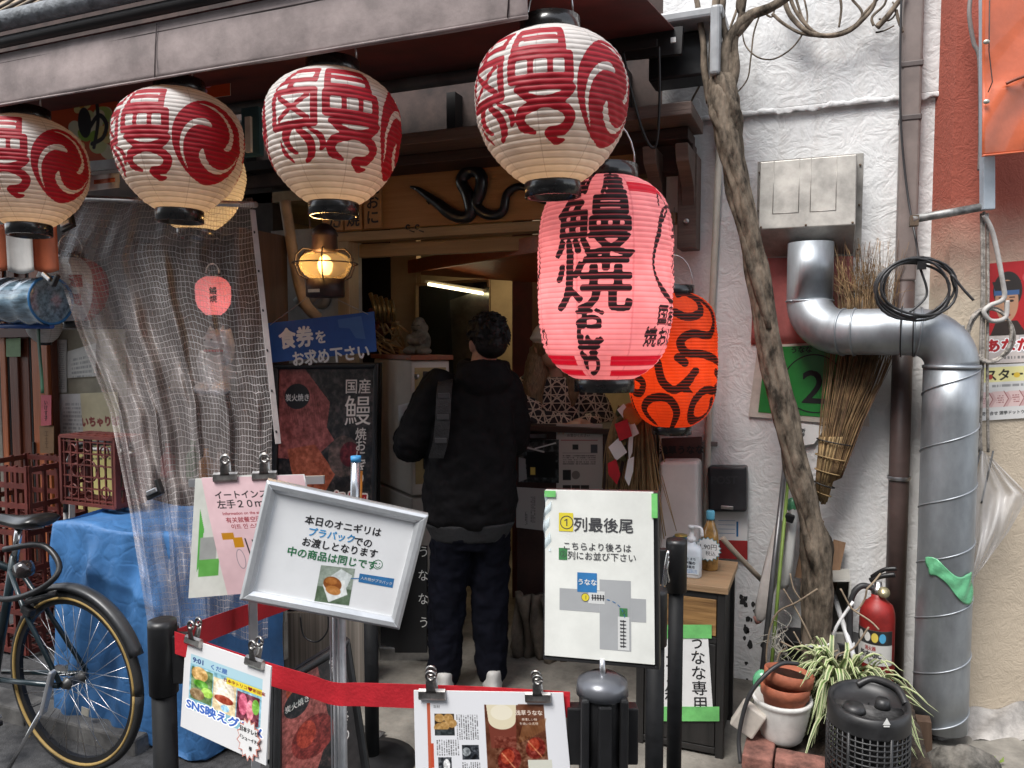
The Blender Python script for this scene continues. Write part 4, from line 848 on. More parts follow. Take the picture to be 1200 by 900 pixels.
c = Canvas(120, 140, 3, '#d9b9bd'); c.grain(0, 0, 120, 140, .05, 16); c.text('イートインスペース', 58, 21, 10.5, '#1c1a1c', bold=.03); c.text('左手２０ｍほど先', 56, 32, 11, '#1c1a1c', bold=.03); c.text('Information on the eat in space', 48, 43, 5, '#8a1a24', bold=.02); c.text('有关就餐空间的信息', 50, 51, 7, '#8a1a24', bold=.02); c.text('이트 인 스페이스', 46, 59, 6.6, '#8a1a24', bold=.02)
c.rect(10, 66, 24, 74, '#b97f1c'); c.rect(22, 72, 33, 84, '#c08416'); c.line([(36, 74), (40, 118)], 1.6, '#222222'); c.line([(44, 76), (46, 88), (80, 86)], 1.6, '#222222'); c.line([(46, 96), (80, 94)], 1.2, '#222222'); c.line([(58, 116), (58, 102), (80, 100)], 1.6, '#222222'); c.ell(26, 98, 5, 12, '#8f8188'); c.ell(26, 98, 4.2, 11, '#d9bcc0'); c.rect(68, 74, 80, 84, '#1c1c1c'); c.text('Please', 46, 124, 7, '#4d4448')
c.build('print', q, t, .001, bend=lambda U, Vv: .006 * np.sin(Vv * 3.1 + U * 2)); m_ = MB(); q.slab(m_, .002, off=-.004); m_.build('backing', paper(), t)
up, rt, n = sheet_axes(q); clip(q.P(.24 * q.w, .02 * q.h, .004), V((0, 0, 1)), rt, n, 'left rusty clip above the pink directions sheet', 1.15); clip(q.P(.62 * q.w, .02 * q.h, .004), V((0, 0, 1)), rt, n, 'right rusty clip above the pink directions sheet', 1.15)
rk = thing('sheet_rack', 'thin aluminium rack holding the pink directions sheet', 'rack', gnd(296, 1080)); a, b = atd(222, 566, 1.96), atd(380, 562, 1.96); MB().bar(a, b, .012, .02).build('cross_bar', alu(), rk)
m0 = atd(296, 700, 2.0); MB().bar(V((m0.x, m0.y, 0)), V((m0.x, m0.y, a.z)), .022, .022).build('upright', alu(), rk, bevel=.002); MB().box((m0.x, m0.y, .01), (.3, .25, .02)).build('base', black(), rk, bevel=.004)
# framed eel poster
def eel_print(w_, h_, big=True):
    c = Canvas(w_, h_, 2.8, '#2c2725'); c.grain(0, 0, w_, h_, .14, 10); c.poly([(0, 0), (w_ * .28, 0), (w_ * .55, h_ * .16), (w_ * .52, h_ * .28), (w_ * .6, h_ * .34), (w_ * .36, h_ * .44), (0, h_ * .42)], '#8d4a45')
    c.poly([(w_ * .1, h_ * .38), (w_ * .4, h_ * .36), (w_ * .62, h_ * .5), (w_ * .5, h_ * .6), (w_ * .2, h_ * .58)], '#9c4f35'); c.ell(w_ * .7, h_ * .42, w_ * .16, h_ * .1, '#57463f'); c.ell(w_ * .76, h_ * .41, w_ * .1, h_ * .06, '#551016'); c.ell(w_ * .4, h_ * .68, w_ * .25, h_ * .08, '#7a322b')
    for i in range(14): c.line([(w_ * (.05 + .03 * i), h_ * (.1 + .02 * (i % 5))), (w_ * (.1 + .03 * i), h_ * (.22 + .012 * (i % 7)))], 1.0, '#6e3330', .6)
    c.grain(0, 0, w_, h_, .22, 3.5, 9, (1.1, .8, .8)); c.ell(w_ * .2, h_ * .13, w_ * .135, h_ * .06, '#17171a'); c.text('炭火焼き', w_ * .2, h_ * .135, w_ * .066, '#e4e0da', bold=.03)
    c.text('国産', w_ * .83, h_ * .085, w_ * .135, '#d9cfc6', bold=.02); c.text('鰻', w_ * .83, h_ * .2, w_ * .28, '#e6ddd4', bold=.0); c.text('焼おにぎり', w_ * .87, h_ * .42, w_ * .115, '#ddd3ca', bold=.02, vert=True, pitch=.85)
    c.rect(w_ * .03, h_ * .53, w_ * .23, h_ * .575, '#8c8372'); c.text('600円', w_ * .13, h_ * .553, w_ * .082, '#15130f', bold=.05); c.text('浅草名物', w_ * .54, h_ * .64, w_ * .2, '#e8d9d2', bold=.11); c.text('浅草名物', w_ * .54, h_ * .64, w_ * .2, '#a01820', bold=.03)
    return c
q = Quad(at(321, 426, 3.0), at(444, 425, 3.0), at(440, 680, 3.0), at(317, 684, 3.0)); t = thing('poster_stand', 'framed eel poster stand under the blue sign behind the notice board', 'poster stand', (q.P(q.w / 2, q.h).x, 3.1, 0))
m_ = MB(); q.frame(m_, .028, .012); m_.build('frame', black(), t, bevel=.004); m_ = MB(); q.slab(m_, .02, off=-.01); m_.build('back_panel', black(), t)
qi = Quad(q.P(.026, .026), q.P(q.w - .026, .026), q.P(q.w - .026, q.h - .026), q.P(.026, q.h - .026)); eel_print(100, 100 * qi.h / qi.w).build('poster', qi, t, -.008)
for sg in (.06, q.w - .06): p = q.P(sg, q.h - .05, -.03); MB().bar(p, V((p.x, p.y + .05, 0)), .03, .02).build('leg', black(), t)
p = atd(414, 560, 2.7); tb = thing('folded_banner', 'furled silver and orange banner stick before the eel poster', 'banner', V((p.x, p.y, 0))); MB().tube([atd(414, 650, 2.72), atd(417, 539, 2.7)], .017, 12).build('cover', mat('silver_film', (.5, .52, .55), .2, .8), tb); MB().tube([atd(420, 650, 2.74), atd(422, 552, 2.72)], .009, 8).build('rod', mat('orange_film', (.55, .2, .02), .4), tb)
MB().lathe([(.018, 0), (.018, .02)], atd(417, 541, 2.7), 12).build('cap', mat('sky_blue_ink'), tb)
# the second stand low in front, leaning
q = Quad(atd(322, 801, 2.2), atd(409, 747, 2.36), atd(446, 980, 2.3), atd(318, 1040, 2.12)); t = thing('poster_stand', 'black framed eel poster stand leaning low behind the red belt', 'poster stand', (q.P(q.w / 2, q.h).x, q.P(q.w / 2, q.h).y, 0))
m_ = MB(); q.frame(m_, .026, .012); m_.build('frame', black(), t, bevel=.004); m_ = MB(); q.slab(m_, .02, off=-.01); m_.build('back_panel', black(), t)
qi = Quad(q.P(.024, .024), q.P(q.w - .024, .024), q.P(q.w - .024, q.h - .024), q.P(.024, q.h - .024)); c = Canvas(90, 200, 2.6, '#241d1b'); c.grain(0, 0, 90, 200, .1, 8); c.poly([(0, 0), (50, 0), (60, 70), (40, 110), (0, 120)], '#9a5149'); c.ell(20, 10, 14, 12, '#a5401f'); c.ell(20, 27, 17, 15, '#161719'); c.text('炭火焼き', 20, 28, 8.2, '#e8e2da', bold=.03)
c.ell(38, 72, 26, 22, '#7a2620'); c.ell(30, 66, 12, 14, '#a83a26'); c.grain(0, 0, 62, 130, .25, 3, 3, (1.2, .8, .8)); c.text('鰻', 76, 8, 22, '#e8e2da', bold=.01); c.text('焼おにぎり', 77, 62, 13, '#ece6de', bold=.02, vert=True, pitch=1.05); c.build('poster', qi, t, .001)
# blue hanging sign
q = Quad(at(312, 379, 2.98), at(438, 365, 2.98), at(441, 412, 2.98), at(318, 425, 2.98)); t = thing('blue_sign', 'blue hanging sign with white Japanese lettering above the eel poster', 'sign', q.P(q.w / 2, q.h)); k_ = q.w / 126
m_ = MB(); q.slab(m_, .004); q.text(m_, '食券', 34 * k_, 17 * k_, 21 * k_, 1, bold=.05); q.text(m_, 'を', 63 * k_, 19 * k_, 14 * k_, 1, bold=.04); q.text(m_, 'お求め下さい', 72 * k_, 38 * k_, 15.5 * k_, 1, bold=.04); q.poly(m_, [(85 * k_, 4 * k_), (112 * k_, 3 * k_), (115 * k_, 26 * k_), (104 * k_, 24 * k_), (98 * k_, 14 * k_), (86 * k_, 12 * k_)], 2, .0006)
m_.build('panel', [mat('sign_blue', (.012, .075, .3), .4, var=.1), whiteink(), mat('faded_blue', (.05, .14, .36), .45, var=.05)], t)
MB().tube([q.P(.02, .01), at(372, 340, 2.98), q.P(q.w - .03, .01)], .002, 5).build('cord', mat('string', (.3, .28, .25), .8), t)
# ================================================================ PEOPLE
skin = lambda: mat('skin', (.42, .24, .17), .5, var=.1, scale=14)
def hand(mb, wr, dv, nv, side, curl=.5, s=1.0):
    """palm, four unequal bent fingers, thumb from the side of the palm; dv along the fingers, nv out of the back of the hand"""
    wr, dv, nv = V(wr), V(dv).normalized(), V(nv).normalized(); sv = dv.cross(nv).normalized() * side; M = Matrix((sv, nv, dv)).transposed()
    mb.ell(wr + dv * .045 * s, .041 * s, .015 * s, .055 * s, 12, 8, M); mb.tube([wr - dv * .02 * s, wr + dv * .02 * s], [.026 * s, .028 * s], 10)
    for i, (o, L) in enumerate(((.030, .074), (.010, .084), (-.011, .078), (-.030, .06))):
        p = wr + dv * (.075 - abs(i - 1.3) * .004) * s + sv * o * s; d = dv + sv * (o * 2.2); d = d.normalized(); pts = [wr + dv * .05 * s + sv * o * .8 * s, p]; a = 0
        for seg in (.45, .32, .23):
            a += curl * (.5 if seg > .4 else .8); dd = d * math.cos(a) - nv * math.sin(a); p = p + dd * (L * seg * s); pts.append(p)
        mb.tube(pts, [.0095 * s, .0095 * s, .0088 * s, .0082 * s, .0068 * s], 8); mb.ell(pts[-1], .0068 * s, .0068 * s, .0068 * s, 8, 6)
    p = wr + dv * .022 * s + sv * .03 * s; mb.tube([wr + dv * .02 * s, p, p + (sv * .7 + dv * .6 - nv * .3) * .034 * s, p + (sv * .55 + dv * 1.3 - nv * .6) * .042 * s], [.012 * s, .0125 * s, .011 * s, .008 * s], 8)
def head_form(mb, c, s=1.0, tilt=0):
    M = Matrix.Rotation(tilt, 3, 'Z')
    def X(x, y, z): return V(c) + M @ V((x * s, y * s, z * s))
    mb.ell(X(0, -.01, .02), .076 * s, .097 * s, .105 * s, 20, 14, M); mb.ell(X(0, .028, -.055), .056 * s, .062 * s, .062 * s, 16, 10, M)
    mb.tube([X(0, .082, .015), X(0, .103, -.018), X(0, .088, -.028)], [.008, .013, .011], 8); mb.tube([X(-.022, .08, -.055), X(0, .09, -.054), X(.022, .08, -.055)], [.005, .0075, .005], 8)
    mb.tube([X(-.045, .075, .022), X(0, .086, .026), X(.045, .075, .022)], .008, 8)
    for sg in (-1, 1): mb.ell(X(sg * .078, -.012, -.01), .009 * s, .02 * s, .031 * s, 10, 8, M); mb.ell(X(sg * .085, -.022, .0), .006, .012, .02, 10, 8, M)
    return X
def limb(mb, pts, rs, n=14): P = spline(pts, 5); k = len(P); mb.tube(P, [float(np.interp(i / (k - 1) * (len(rs) - 1), range(len(rs)), rs)) for i in range(k)], n); mb.ell(pts[0], rs[0], rs[0], rs[0], 12, 8); mb.ell(pts[-1], rs[-1], rs[-1], rs[-1], 12, 8)
def torso(mb, rings):
    mb.loft([[V((cx + rx * math.copysign(abs(math.cos(a)) ** .8, math.cos(a)), cy + ry * math.copysign(abs(math.sin(a)) ** .9, math.sin(a)), z)) for a in [2 * math.pi * k / 24 for k in range(24)]] for z, cx, cy, rx, ry in rings])
def local(t, mb): T = parent_inv(t).inverted(); mb.v = [T @ p for p in mb.v]; return mb
# --- customer seen from behind
f = gnd(556, 806); pe = thing('person', 'customer in a black hooded jacket and navy trousers seen from behind at the ticket machine', 'person', (f.x, f.y, 0), None, YAW + .1)
mb = MB(); torso(mb, [(.78, -.02, 0, .16, .1), (1.0, -.01, 0, .15, .1), (1.25, 0, 0, .165, .1), (1.4, .02, 0, .15, .085), (1.46, .03, .01, .07, .06)])
mb.tube([(.03, .0, 1.42), (.055, .015, 1.56)], [.06, .054], 14); X = head_form(mb, (.062, .02, 1.585), 1.0, .25)
for sg, hip, kn, an in ((-1, (-.09, 0, .86), (-.12, .02, .46), (-.135, -.01, .09)), (1, (.07, 0, .86), (.085, .03, .46), (.08, -.01, .09))):
    limb(mb, [hip, kn, an], [.085, .058, .038]); mb.tube([V(an) + V((0, -.04, -.05)), V(an) + V((0, .13, -.06))], [.035, .03], 10)
la = [(-.155, 0, 1.385), (-.285, .02, 1.13), (-.265, .25, 1.235)]; ra = [(.15, 0, 1.385), (.18, .075, 1.12), (.1, .3, 1.16)]
limb(mb, la, [.05, .04, .028]); limb(mb, ra, [.05, .04, .028]); hand(mb, la[2], (-.1, 1, .25), (-.8, 0, .6), -1, .7); hand(mb, ra[2], (-.3, 1, .1), (.6, 0, .8), 1, .6)
body = remesh(local(pe, mb), 'person_body', .007, skin(), pe, 3)
jk = mat('jacket_black', (.0065, .006, .007), .75, spec=.15, var=.25, scale=12, bump=.2, bscale=22)
mb = MB(); torso(mb, [(.765, -.025, .0, 0.180, .125), (.80, -.02, .0, 0.209, .145), (.92, -.015, 0, 0.214, .15), (1.08, -.01, 0, 0.203, .145), (1.22, 0, 0, 0.194, .14), (1.34, .01, 0, 0.187, .128), (1.42, .022, 0, 0.135, .105), (1.475, .04, .0, 0.077, .08), (1.5, .045, .0, 0.054, .055)])
limb(mb, [(-.15, 0, 1.38), (-.205, .0, 1.3), (-.282, .01, 1.13), (-.275, .12, 1.17), (-.265, .21, 1.22)], [.095, .09, .082, .075, .058]); limb(mb, [(.145, 0, 1.38), (.175, .03, 1.26), (.18, .08, 1.12), (.1, .27, 1.155)], [.085, .08, .072, .055])
Mh = Matrix.Rotation(-.35, 3, 'X'); mb.ell((.04, -.075, 1.43), .13, .065, .085, 18, 12, Mh); mb.tube(arc((.045, .0, 1.475), .092, 0, 2 * math.pi, 20, V((1, 0, 0)), V((0, 1, 0))), .036, 10)
mb.tube(arc((-.02, 0, .79), .185, 0, 2 * math.pi, 28, V((1, 0, 0)), V((0, .62, 0))), .024, 10)
remesh(local(pe, mb), 'jacket', .008, jk, pe, 3, .032, .08)
mb = MB(); torso(mb, [(.70, -.02, 0, .17, .11), (.785, -.02, 0, .212, .135)]); remesh(local(pe, mb), 'grey_hem', .01, mat('grey_knit', (.024, .024, .026), .9, bump=.3), pe, 2)
mb = MB(); torso(mb, [(.66, -.02, 0, .13, .1), (.74, -.02, 0, .175, .115), (.82, -.02, 0, .18, .12)])
limb(mb, [(-.095, 0, .76), (-.122, .02, .46), (-.137, .0, .075)], [.1, .089, .074]); limb(mb, [(.068, 0, .76), (.074, .025, .46), (.078, .0, .085)], [.1, .089, .074])
remesh(local(pe, mb), 'trousers', .009, mat('navy_trousers', (.0045, .005, .0095), .85, spec=.1, var=.2, bump=.2, bscale=30), pe, 2, .03, .06)
for x, y in ((-.137, .03), (.082, .03)):
    mb = MB(); mb.loft([[V((x + rx * math.cos(a), y + oy + ry * math.sin(a), z)) for a in [2 * math.pi * k / 20 for k in range(20)]] for z, oy, rx, ry in ((.0, 0, .045, .135), (.03, 0, .05, .14), (.06, -.015, .046, .115), (.095, -.055, .042, .07), (.11, -.06, .036, .055))])
    sh = remesh(local(pe, mb), 'shoe', .007, mat('white_leather', (.5, .49, .47), .5, var=.08), pe, 3)
mb = MB(); mb.ell(X(0, -.018, .042), .088, .104, .092, 22, 14, Matrix.Rotation(.25, 3, 'Z')); mb.ell(X(0, -.06, -.005), .074, .06, .065, 18, 10); rg = random.Random(5)
for i in range(150):
    a, e = rg.uniform(0, 6.28), rg.uniform(-.25, 1.5); p = X(.086 * math.cos(a) * math.cos(e), -.018 + .102 * math.sin(a) * math.cos(e), .042 + .09 * math.sin(e))
    if p.y < .07: mb.ell(p, .011, .011, .012, 6, 4)
for i in range(260):
    a, e = rg.uniform(0, 6.28), rg.uniform(-.5, 1.5); p = X(.09 * math.cos(a) * math.cos(e), -.02 + .106 * math.sin(a) * math.cos(e), .042 + .094 * math.sin(e)); dq = V((math.cos(a + .6) * .5, math.sin(a + .6) * .5 - .3, .3 - .9 * (e < .5))).normalized()
    if p.y < .06: mb.tube([p - dq * .012, p + dq * .008, p + dq * .02 + V((0, 0, -.004))], [.0055, .005, .003], 5)
remesh(local(pe, mb), 'hair', .0045, mat('black_hair', (.005, .0045, .0045), .5, spec=.25, var=.3, scale=40, bump=.5, bscale=120), pe, 1, .0, .02)
mb = MB(); sp_ = [(-.115, .05, 1.43), (-.125, -.06, 1.425), (-.135, -.135, 1.36), (-.14, -.158, 1.27), (-.15, -.16, 1.17), (-.17, -.14, 1.09)]
P = spline(sp_, 6); mb.loft([[p + V((a, b, 0)) for a, b in ((-.032, -.006), (.032, -.010), (.032, .004), (-.032, .008))] for p in P], sm=False); st_ = local(pe, mb).build('backpack_strap', mat('strap_grey', (.016, .016, .018), .55, var=.3, scale=40, bump=.4, bscale=150), pe, bevel=.003)
for i, z in ((12, 0), (18, 0), (24, 0)): local(pe, MB().box(P[i] + V((0, -.012, 0)), (.05, .01, .022))).build('buckle', mat('buckle_grey', (.05, .05, .053), .35), st_, bevel=.002)
mb = MB(); mb.grid(lambda u, v: V((-.345 + .085 * u, .19 + .05 * u + .01 * math.sin(u * 3), 1.29 - .075 * v + .02 * u)), 4, 4); pt = local(pe, mb).build('paper_ticket', paper(), None, solid=.001); tag(pt, 'small white slip in the left hand of the customer in black', 'paper')
# --- shop assistant behind the counter
sc_ = at(650, 600, 4.05); st = thing('person', 'shop assistant in a star patterned blouse and white cap leaning over the counter', 'person', (sc_.x, sc_.y, 0), None, YAW + math.pi)
mb = MB(); torso(mb, [(.75, 0, 0, .15, .1), (1.0, 0, .02, .13, .09), (1.2, -.01, .06, .15, .1), (1.34, -.01, .08, .13, .08), (1.4, 0, .1, .06, .055)])
mb.tube([(0, .09, 1.36), (.02, .13, 1.5)], [.055, .048], 14); X = head_form(mb, (.035, .15, 1.56), .95, .35)
for hx in (-.08, .08): limb(mb, [(hx, 0, .85), (hx, .02, .45), (hx, -.01, .08)], [.08, .056, .038]); mb.tube([(hx, -.05, .04), (hx, .12, .035)], [.035, .03], 10)
ra = [(.145, .07, 1.33), (.13, .25, 1.16), (-.1, .33, 1.165)]; la = [(-.16, .07, 1.33), (-.24, .16, 1.14), (-.1, .36, 1.175)]
limb(mb, ra, [.045, .036, .025]); limb(mb, la, [.045, .036, .025]); hand(mb, ra[2], (-1, .12, -.08), (0, .1, 1), 1, .25, .95); hand(mb, la[2], (.6, .6, -.1), (0, .1, 1), 1, .35, .95)
remesh(local(st, mb), 'person_body', .006, mat('skin_pale', (.5, .31, .22), .5, var=.08), st, 3)
def asanoha():
    m = mat('star_print_cloth', (.012, .011, .014), .75, var=.05); n, l = m.node_tree.nodes, m.node_tree.links; b = n['Principled BSDF']; tc = n['Texture Coordinate']; cur = None; S = .078
    for k in range(6):
        a = k * math.pi / 6; sp_ = S if k % 2 == 0 else S * math.sqrt(3) / 3
        d = n.new('ShaderNodeVectorMath'); d.operation = 'DOT_PRODUCT'; l.new(tc.outputs['Object'], d.inputs[0]); d.inputs[1].default_value = (math.cos(a) / sp_, .25 * math.cos(a * 2) / sp_, math.sin(a) / sp_)
        p = n.new('ShaderNodeMath'); p.operation = 'PINGPONG'; l.new(d.outputs['Value'], p.inputs[0]); p.inputs[1].default_value = .5
        q = n.new('ShaderNodeMath'); q.operation = 'LESS_THAN'; l.new(p.outputs[0], q.inputs[0]); q.inputs[1].default_value = .0028 / sp_
        if cur is None: cur = q.outputs[0]
        else: mx = n.new('ShaderNodeMath'); mx.operation = 'MAXIMUM'; l.new(cur, mx.inputs[0]); l.new(q.outputs[0], mx.inputs[1]); cur = mx.outputs[0]
    mx = n.new('ShaderNodeMix'); mx.data_type = 'RGBA'; l.new(cur, mx.inputs[0]); mx.inputs[6].default_value = (.014, .012, .016, 1); mx.inputs[7].default_value = (.5, .43, .34, 1); l.new(mx.outputs[2], b.inputs['Base Color']); return m
mb = MB(); torso(mb, [(.8, 0, .0, .17, .12), (1.0, 0, .02, .165, .12), (1.18, -.01, .06, .18, .125), (1.33, -.01, .08, .165, .105), (1.40, 0, .1, .08, .075)])
limb(mb, [(.14, .07, 1.33), (.15, .18, 1.22), (.13, .25, 1.165), (-.03, .315, 1.17)], [.085, .082, .075, .055]); limb(mb, [(-.15, .07, 1.33), (-.22, .12, 1.22), (-.24, .17, 1.14), (-.16, .28, 1.16)], [.085, .08, .072, .055])
remesh(local(st, mb), 'blouse', .008, asanoha(), st, 3, .012, .07)
mb = MB(); mb.ell(X(0, -.02, .03), .087, .105, .1, 20, 12); P = spline([X(.05, -.05, .0), (.1, .12, 1.45), (.125, .16, 1.33), (.11, .19, 1.2)], 6); mb.tube(P, [.05, .05, .05, .06, .066, .07, .07, .07, .068, .066, .064, .062, .06, .055, .05, .045, .04, .03, .015][:len(P)], 12)
P = spline([X(-.05, -.05, .0), (-.06, .1, 1.45), (-.085, .15, 1.35), (-.08, .17, 1.24)], 6); mb.tube(P, [.05] * 6 + [.048] * 6 + [.04, .038, .035, .03, .025, .02, .01][:len(P) - 12], 12)
remesh(local(st, mb), 'hair', .007, mat('ash_blond_hair', (.2, .14, .075), .5, var=.3, scale=30, stretch=(6, 6, .6), bump=.5, bscale=40), st, 2, .012, .03)
mb = MB(); mb.ell(X(0, -.015, .06), .095, .112, .08, 20, 12); mb.tube(arc(X(0, -.015, .05), .094, 0, 2 * math.pi, 24, V((1, 0, 0)), V((0, 1.15, 0))), .012, 8); remesh(local(st, mb), 'cap', .008, mat('cap_cotton', (.6, .57, .52), .8, bump=.2), st, 2)
for sg in (-1, 1): local(st, MB().ell(X(sg * .03, .075, .005), .012, .008, .009)).build('eye', mat('eye_dark', (.03, .02, .02), .2), st)

# ================================================================ TICKET MACHINE, COUNTER
K, Lf, Rt = at(482, 500, 3.52), at(439, 500, 3.84), at(527, 500, 3.66); Bk = Lf + Rt - K; fp = [K, Rt, Bk, Lf]
def foot(s, z): cc_ = (K + Bk) / 2; return [V((cc_.x + (p.x - cc_.x) * s, cc_.y + (p.y - cc_.y) * s, z)) for p in fp]
zt = at(482, 422, 3.52).z; zm = at(482, 583, 3.52).z
tm = thing('ticket_machine', 'cream meal ticket machine with an orange top board by the customer', 'ticket machine', ((K.x + Bk.x) / 2, (K.y + Bk.y) / 2, 0)); en = mat('machine_enamel', (.6, .54, .48), .45, var=.08, scale=4)
MB().prism(foot(1, zm + .01), (0, 0, zt - zm - .012)).build('cabinet', en, tm, bevel=.008); MB().prism(foot(1.0, .05), (0, 0, zm - .055)).build('lower_cabinet', en, tm, bevel=.006); MB().prism(foot(.9, .0), (0, 0, .05)).build('plinth', black(), tm)
tp = MB().prism(foot(1.1, zt), (0, 0, .025)).build('top_board', ow, tm, bevel=.003)
q = Quad(V((K.x, K.y, zt - .02)), V((Rt.x, Rt.y, zt - .02)), V((Rt.x, Rt.y, zm + .05)), V((K.x, K.y, zm + .05)))
m_ = MB(); q.slab(m_, .004, 0, .02, .02, q.w - .02, q.h * .97, .004); m_.build('front_panel', mat('panel_yellow', (.42, .31, .14), .45, var=.06), tm)
for (x0, y0, x1, y1, mm) in ((.3, .06, .42, .1, 0), (.32, .075, .5, .09, 0), (.58, .05, .86, .1, 1), (.25, .2, .8, .24, 1), (.3, .27, .75, .42, 0), (.36, .46, .74, .62, 2), (.3, .7, .8, .85, 0)):
    m_ = MB(); q.slab(m_, .008, 0, x0 * q.w, y0 * q.h, x1 * q.w, y1 * q.h, .011); m_.build(('slot', 'plate', 'display')[mm], (black(), steel(), mat('label_blue'))[mm], tm, bevel=.002)
MB().lathe([(.014, 0), (.014, .01), (.006, .014)], q.P(.16 * q.w, .1 * q.h, .004), 16, Matrix.Rotation(R(90), 3, 'X')).build('lock', steel(), tm)
for zz in (.25, .5): MB().tube([V((K.x - .01, K.y + .0, zz)), V((K.x - .01, K.y, zz + .05))], .006, 8).build('handle', steel(), tm)
# things on the machine
c = at(492, 410, 3.72); c.z = zt + .025; hk = thing('stone_statue', 'small grey stone statue seated on the orange board of the ticket machine', 'statue', c); sg_ = mat('grey_stone', (.16, .15, .12), .8, var=.3, scale=20, bump=.4)
mb = MB(); mb.ell(c + V((0, 0, .07)), .065, .05, .075); mb.ell(c + V((0, -.005, .15)), .045, .042, .045); mb.ell(c + V((0, -.005, .185)), .03, .03, .02); mb.tube([c + V((-.055, -.02, .1)), c + V((-.03, -.055, .07)), c + V((.03, -.055, .07)), c + V((.055, -.02, .1))], .018, 8); mb.ell(c + V((-.04, -.03, .02)), .045, .04, .025); mb.ell(c + V((.04, -.03, .02)), .045, .04, .025)
for sx in (-.045, .045): mb.ell(c + V((sx, 0, .145)), .008, .012, .02)
remesh(mb, 'figure', .005, sg_, hk, 2); fe = MB()
for sx in (-.016, .016): fe.tube([c + V((sx - .008, -.044, .158)), c + V((sx, -.046, .161)), c + V((sx + .008, -.044, .158))], .0025, 6)
fe.tube([c + V((-.014, -.044, .135)), c + V((0, -.047, .13)), c + V((.014, -.044, .135))], .003, 6); fe.build('face', black(), hk)
km = thing('lucky_rake', 'dim lucky rake charm with coins, cords and gilt bells left of the stone statue', 'ornament', at(450, 418, 3.78)); rg = random.Random(2); gold = mat('dull_gold', (.26, .17, .06), .35, .7, var=.3)
cn_ = MB()
for i in range(5): a, b = at(434 + i * 6, 344 + i * 2, 3.72), at(441 + i * 5, 376, 3.72); cn_.tube(spline([a, (a + b) / 2 + V((.02, -.02, 0)), b], 5), .012, 8)
cn_.build('gilt_scroll', gold, km); mb = MB()
for i in range(22): a = at(rg.uniform(436, 462), rg.uniform(375, 410), 3.76); mb.tube(spline([a, a + V((rg.uniform(-.05, .08), rg.uniform(-.04, .03), rg.uniform(-.04, .05))), a + V((rg.uniform(.02, .14), 0, rg.uniform(-.1, .02)))], 4), .006, 6)
mb.build('straw_cord', mat('straw', (.3, .2, .09), .8, var=.3), km); mb = MB()
for i in range(14): mb.ell(at(rg.uniform(435, 465), rg.uniform(365, 412), 3.8), .025, .02, .03, 8, 6)
mb.build('ornament_base', mat('dark_red', (.09, .02, .015), .5), km)
# counter with its menu sheets
ct = thing('counter', 'dark wooden serving counter papered with menu sheets right of the customer', 'counter', (at(690, 700, 3.62).x, 3.8, 0)); zc_ = at(690, 500, 3.66).z; cx0, cx1 = at(606, 600, 3.64).x, -.78
MB().box(((cx0 + cx1) / 2, 3.78, zc_ / 2 - .015), (cx1 - cx0, .28, zc_ - .03)).build('cabinet', mat('counter_dark', (.035, .015, .012), .55, var=.3), ct); MB().box(((cx0 + cx1) / 2, 3.78, zc_ - .015), (cx1 - cx0 + .03, .34, .03)).build('top', dw, ct, bevel=.004)
MB().bar(at(612, 511, 3.62), at(640, 511, 3.62), .02, .02).build('rail', steel(), ct)
def sheet(name, label, px, Y, cv_, off=.002, cat='notice', bend=None):
    q = Quad(*[at(a, b, Y) for a, b in px]); t = thing(name, label, cat, q.P(q.w / 2, q.h)); cv_(q, t) ; m_ = MB(); q.slab(m_, .0015, off=-.001); m_.build('backing', paper(), t); return q, t
def menu1(q, t):
    c = Canvas(56, 84, 2.2, '#a7a6a2'); c.text('おにぎりのご案内', 28, 8, 5, '#2a2a2a', bold=.02); c.text('お並びください', 27, 13, 4, '#2a2a2a'); c.line([(6, 19), (50, 19)], .8, '#8a3038'); c.rect(20, 24, 27, 30, '#26292a'); c.rect(42, 24, 50, 34, '#3a4248'); c.line([(8, 34), (50, 34)], .6, '#777777'); c.small(8, 36, 48, 48, 5, '#444444'); c.rect(8, 54, 18, 66, '#202224'); c.ell(24, 60, 5, 5, '#6c6a66')
    for k in range(3): c.rect(8 + k * 11, 72, 18 + k * 11, 82, '#2c2624')
    c.build('print', q, t, .001)
sheet('menu_sheet', 'grey menu sheet with small photos on the counter front beside the straw charm', [(652, 497), (706, 497), (706, 580), (652, 580)], 3.634, menu1)
def menu2(q, t):
    c = Canvas(48, 50, 2, '#2b2f30'); c.grain(0, 0, 48, 50, .35, 5); c.rect(10, 14, 44, 44, '#0d0e10'); c.rect(14, 32, 20, 41, '#c9b45a'); c.line([(0, 6), (30, 14)], 2, '#b9bcbc'); c.line([(20, 10), (44, 4)], 1.5, '#d5d8d8'); c.poly([(0, 20), (8, 22), (10, 46), (0, 50)], '#8a8d8e'); c.build('print', q, t, .001)
sheet('menu_sheet', 'dark street photograph stuck on the counter front by the customer elbow', [(608, 516), (655, 515), (655, 566), (608, 565)], 3.633, menu2)
def menu3(q, t):
    c = Canvas(34, 52, 2, '#a3a5a4'); c.small(16, 10, 22, 44, 3, '#444444', True); c.small(10, 30, 13, 48, 2, '#444444', True); c.build('print', q, t, .001)
sheet('menu_sheet', 'plain white note low on the counter front left of the queue sign', [(605, 571), (640, 573), (640, 622), (605, 618)], 3.633, menu3)
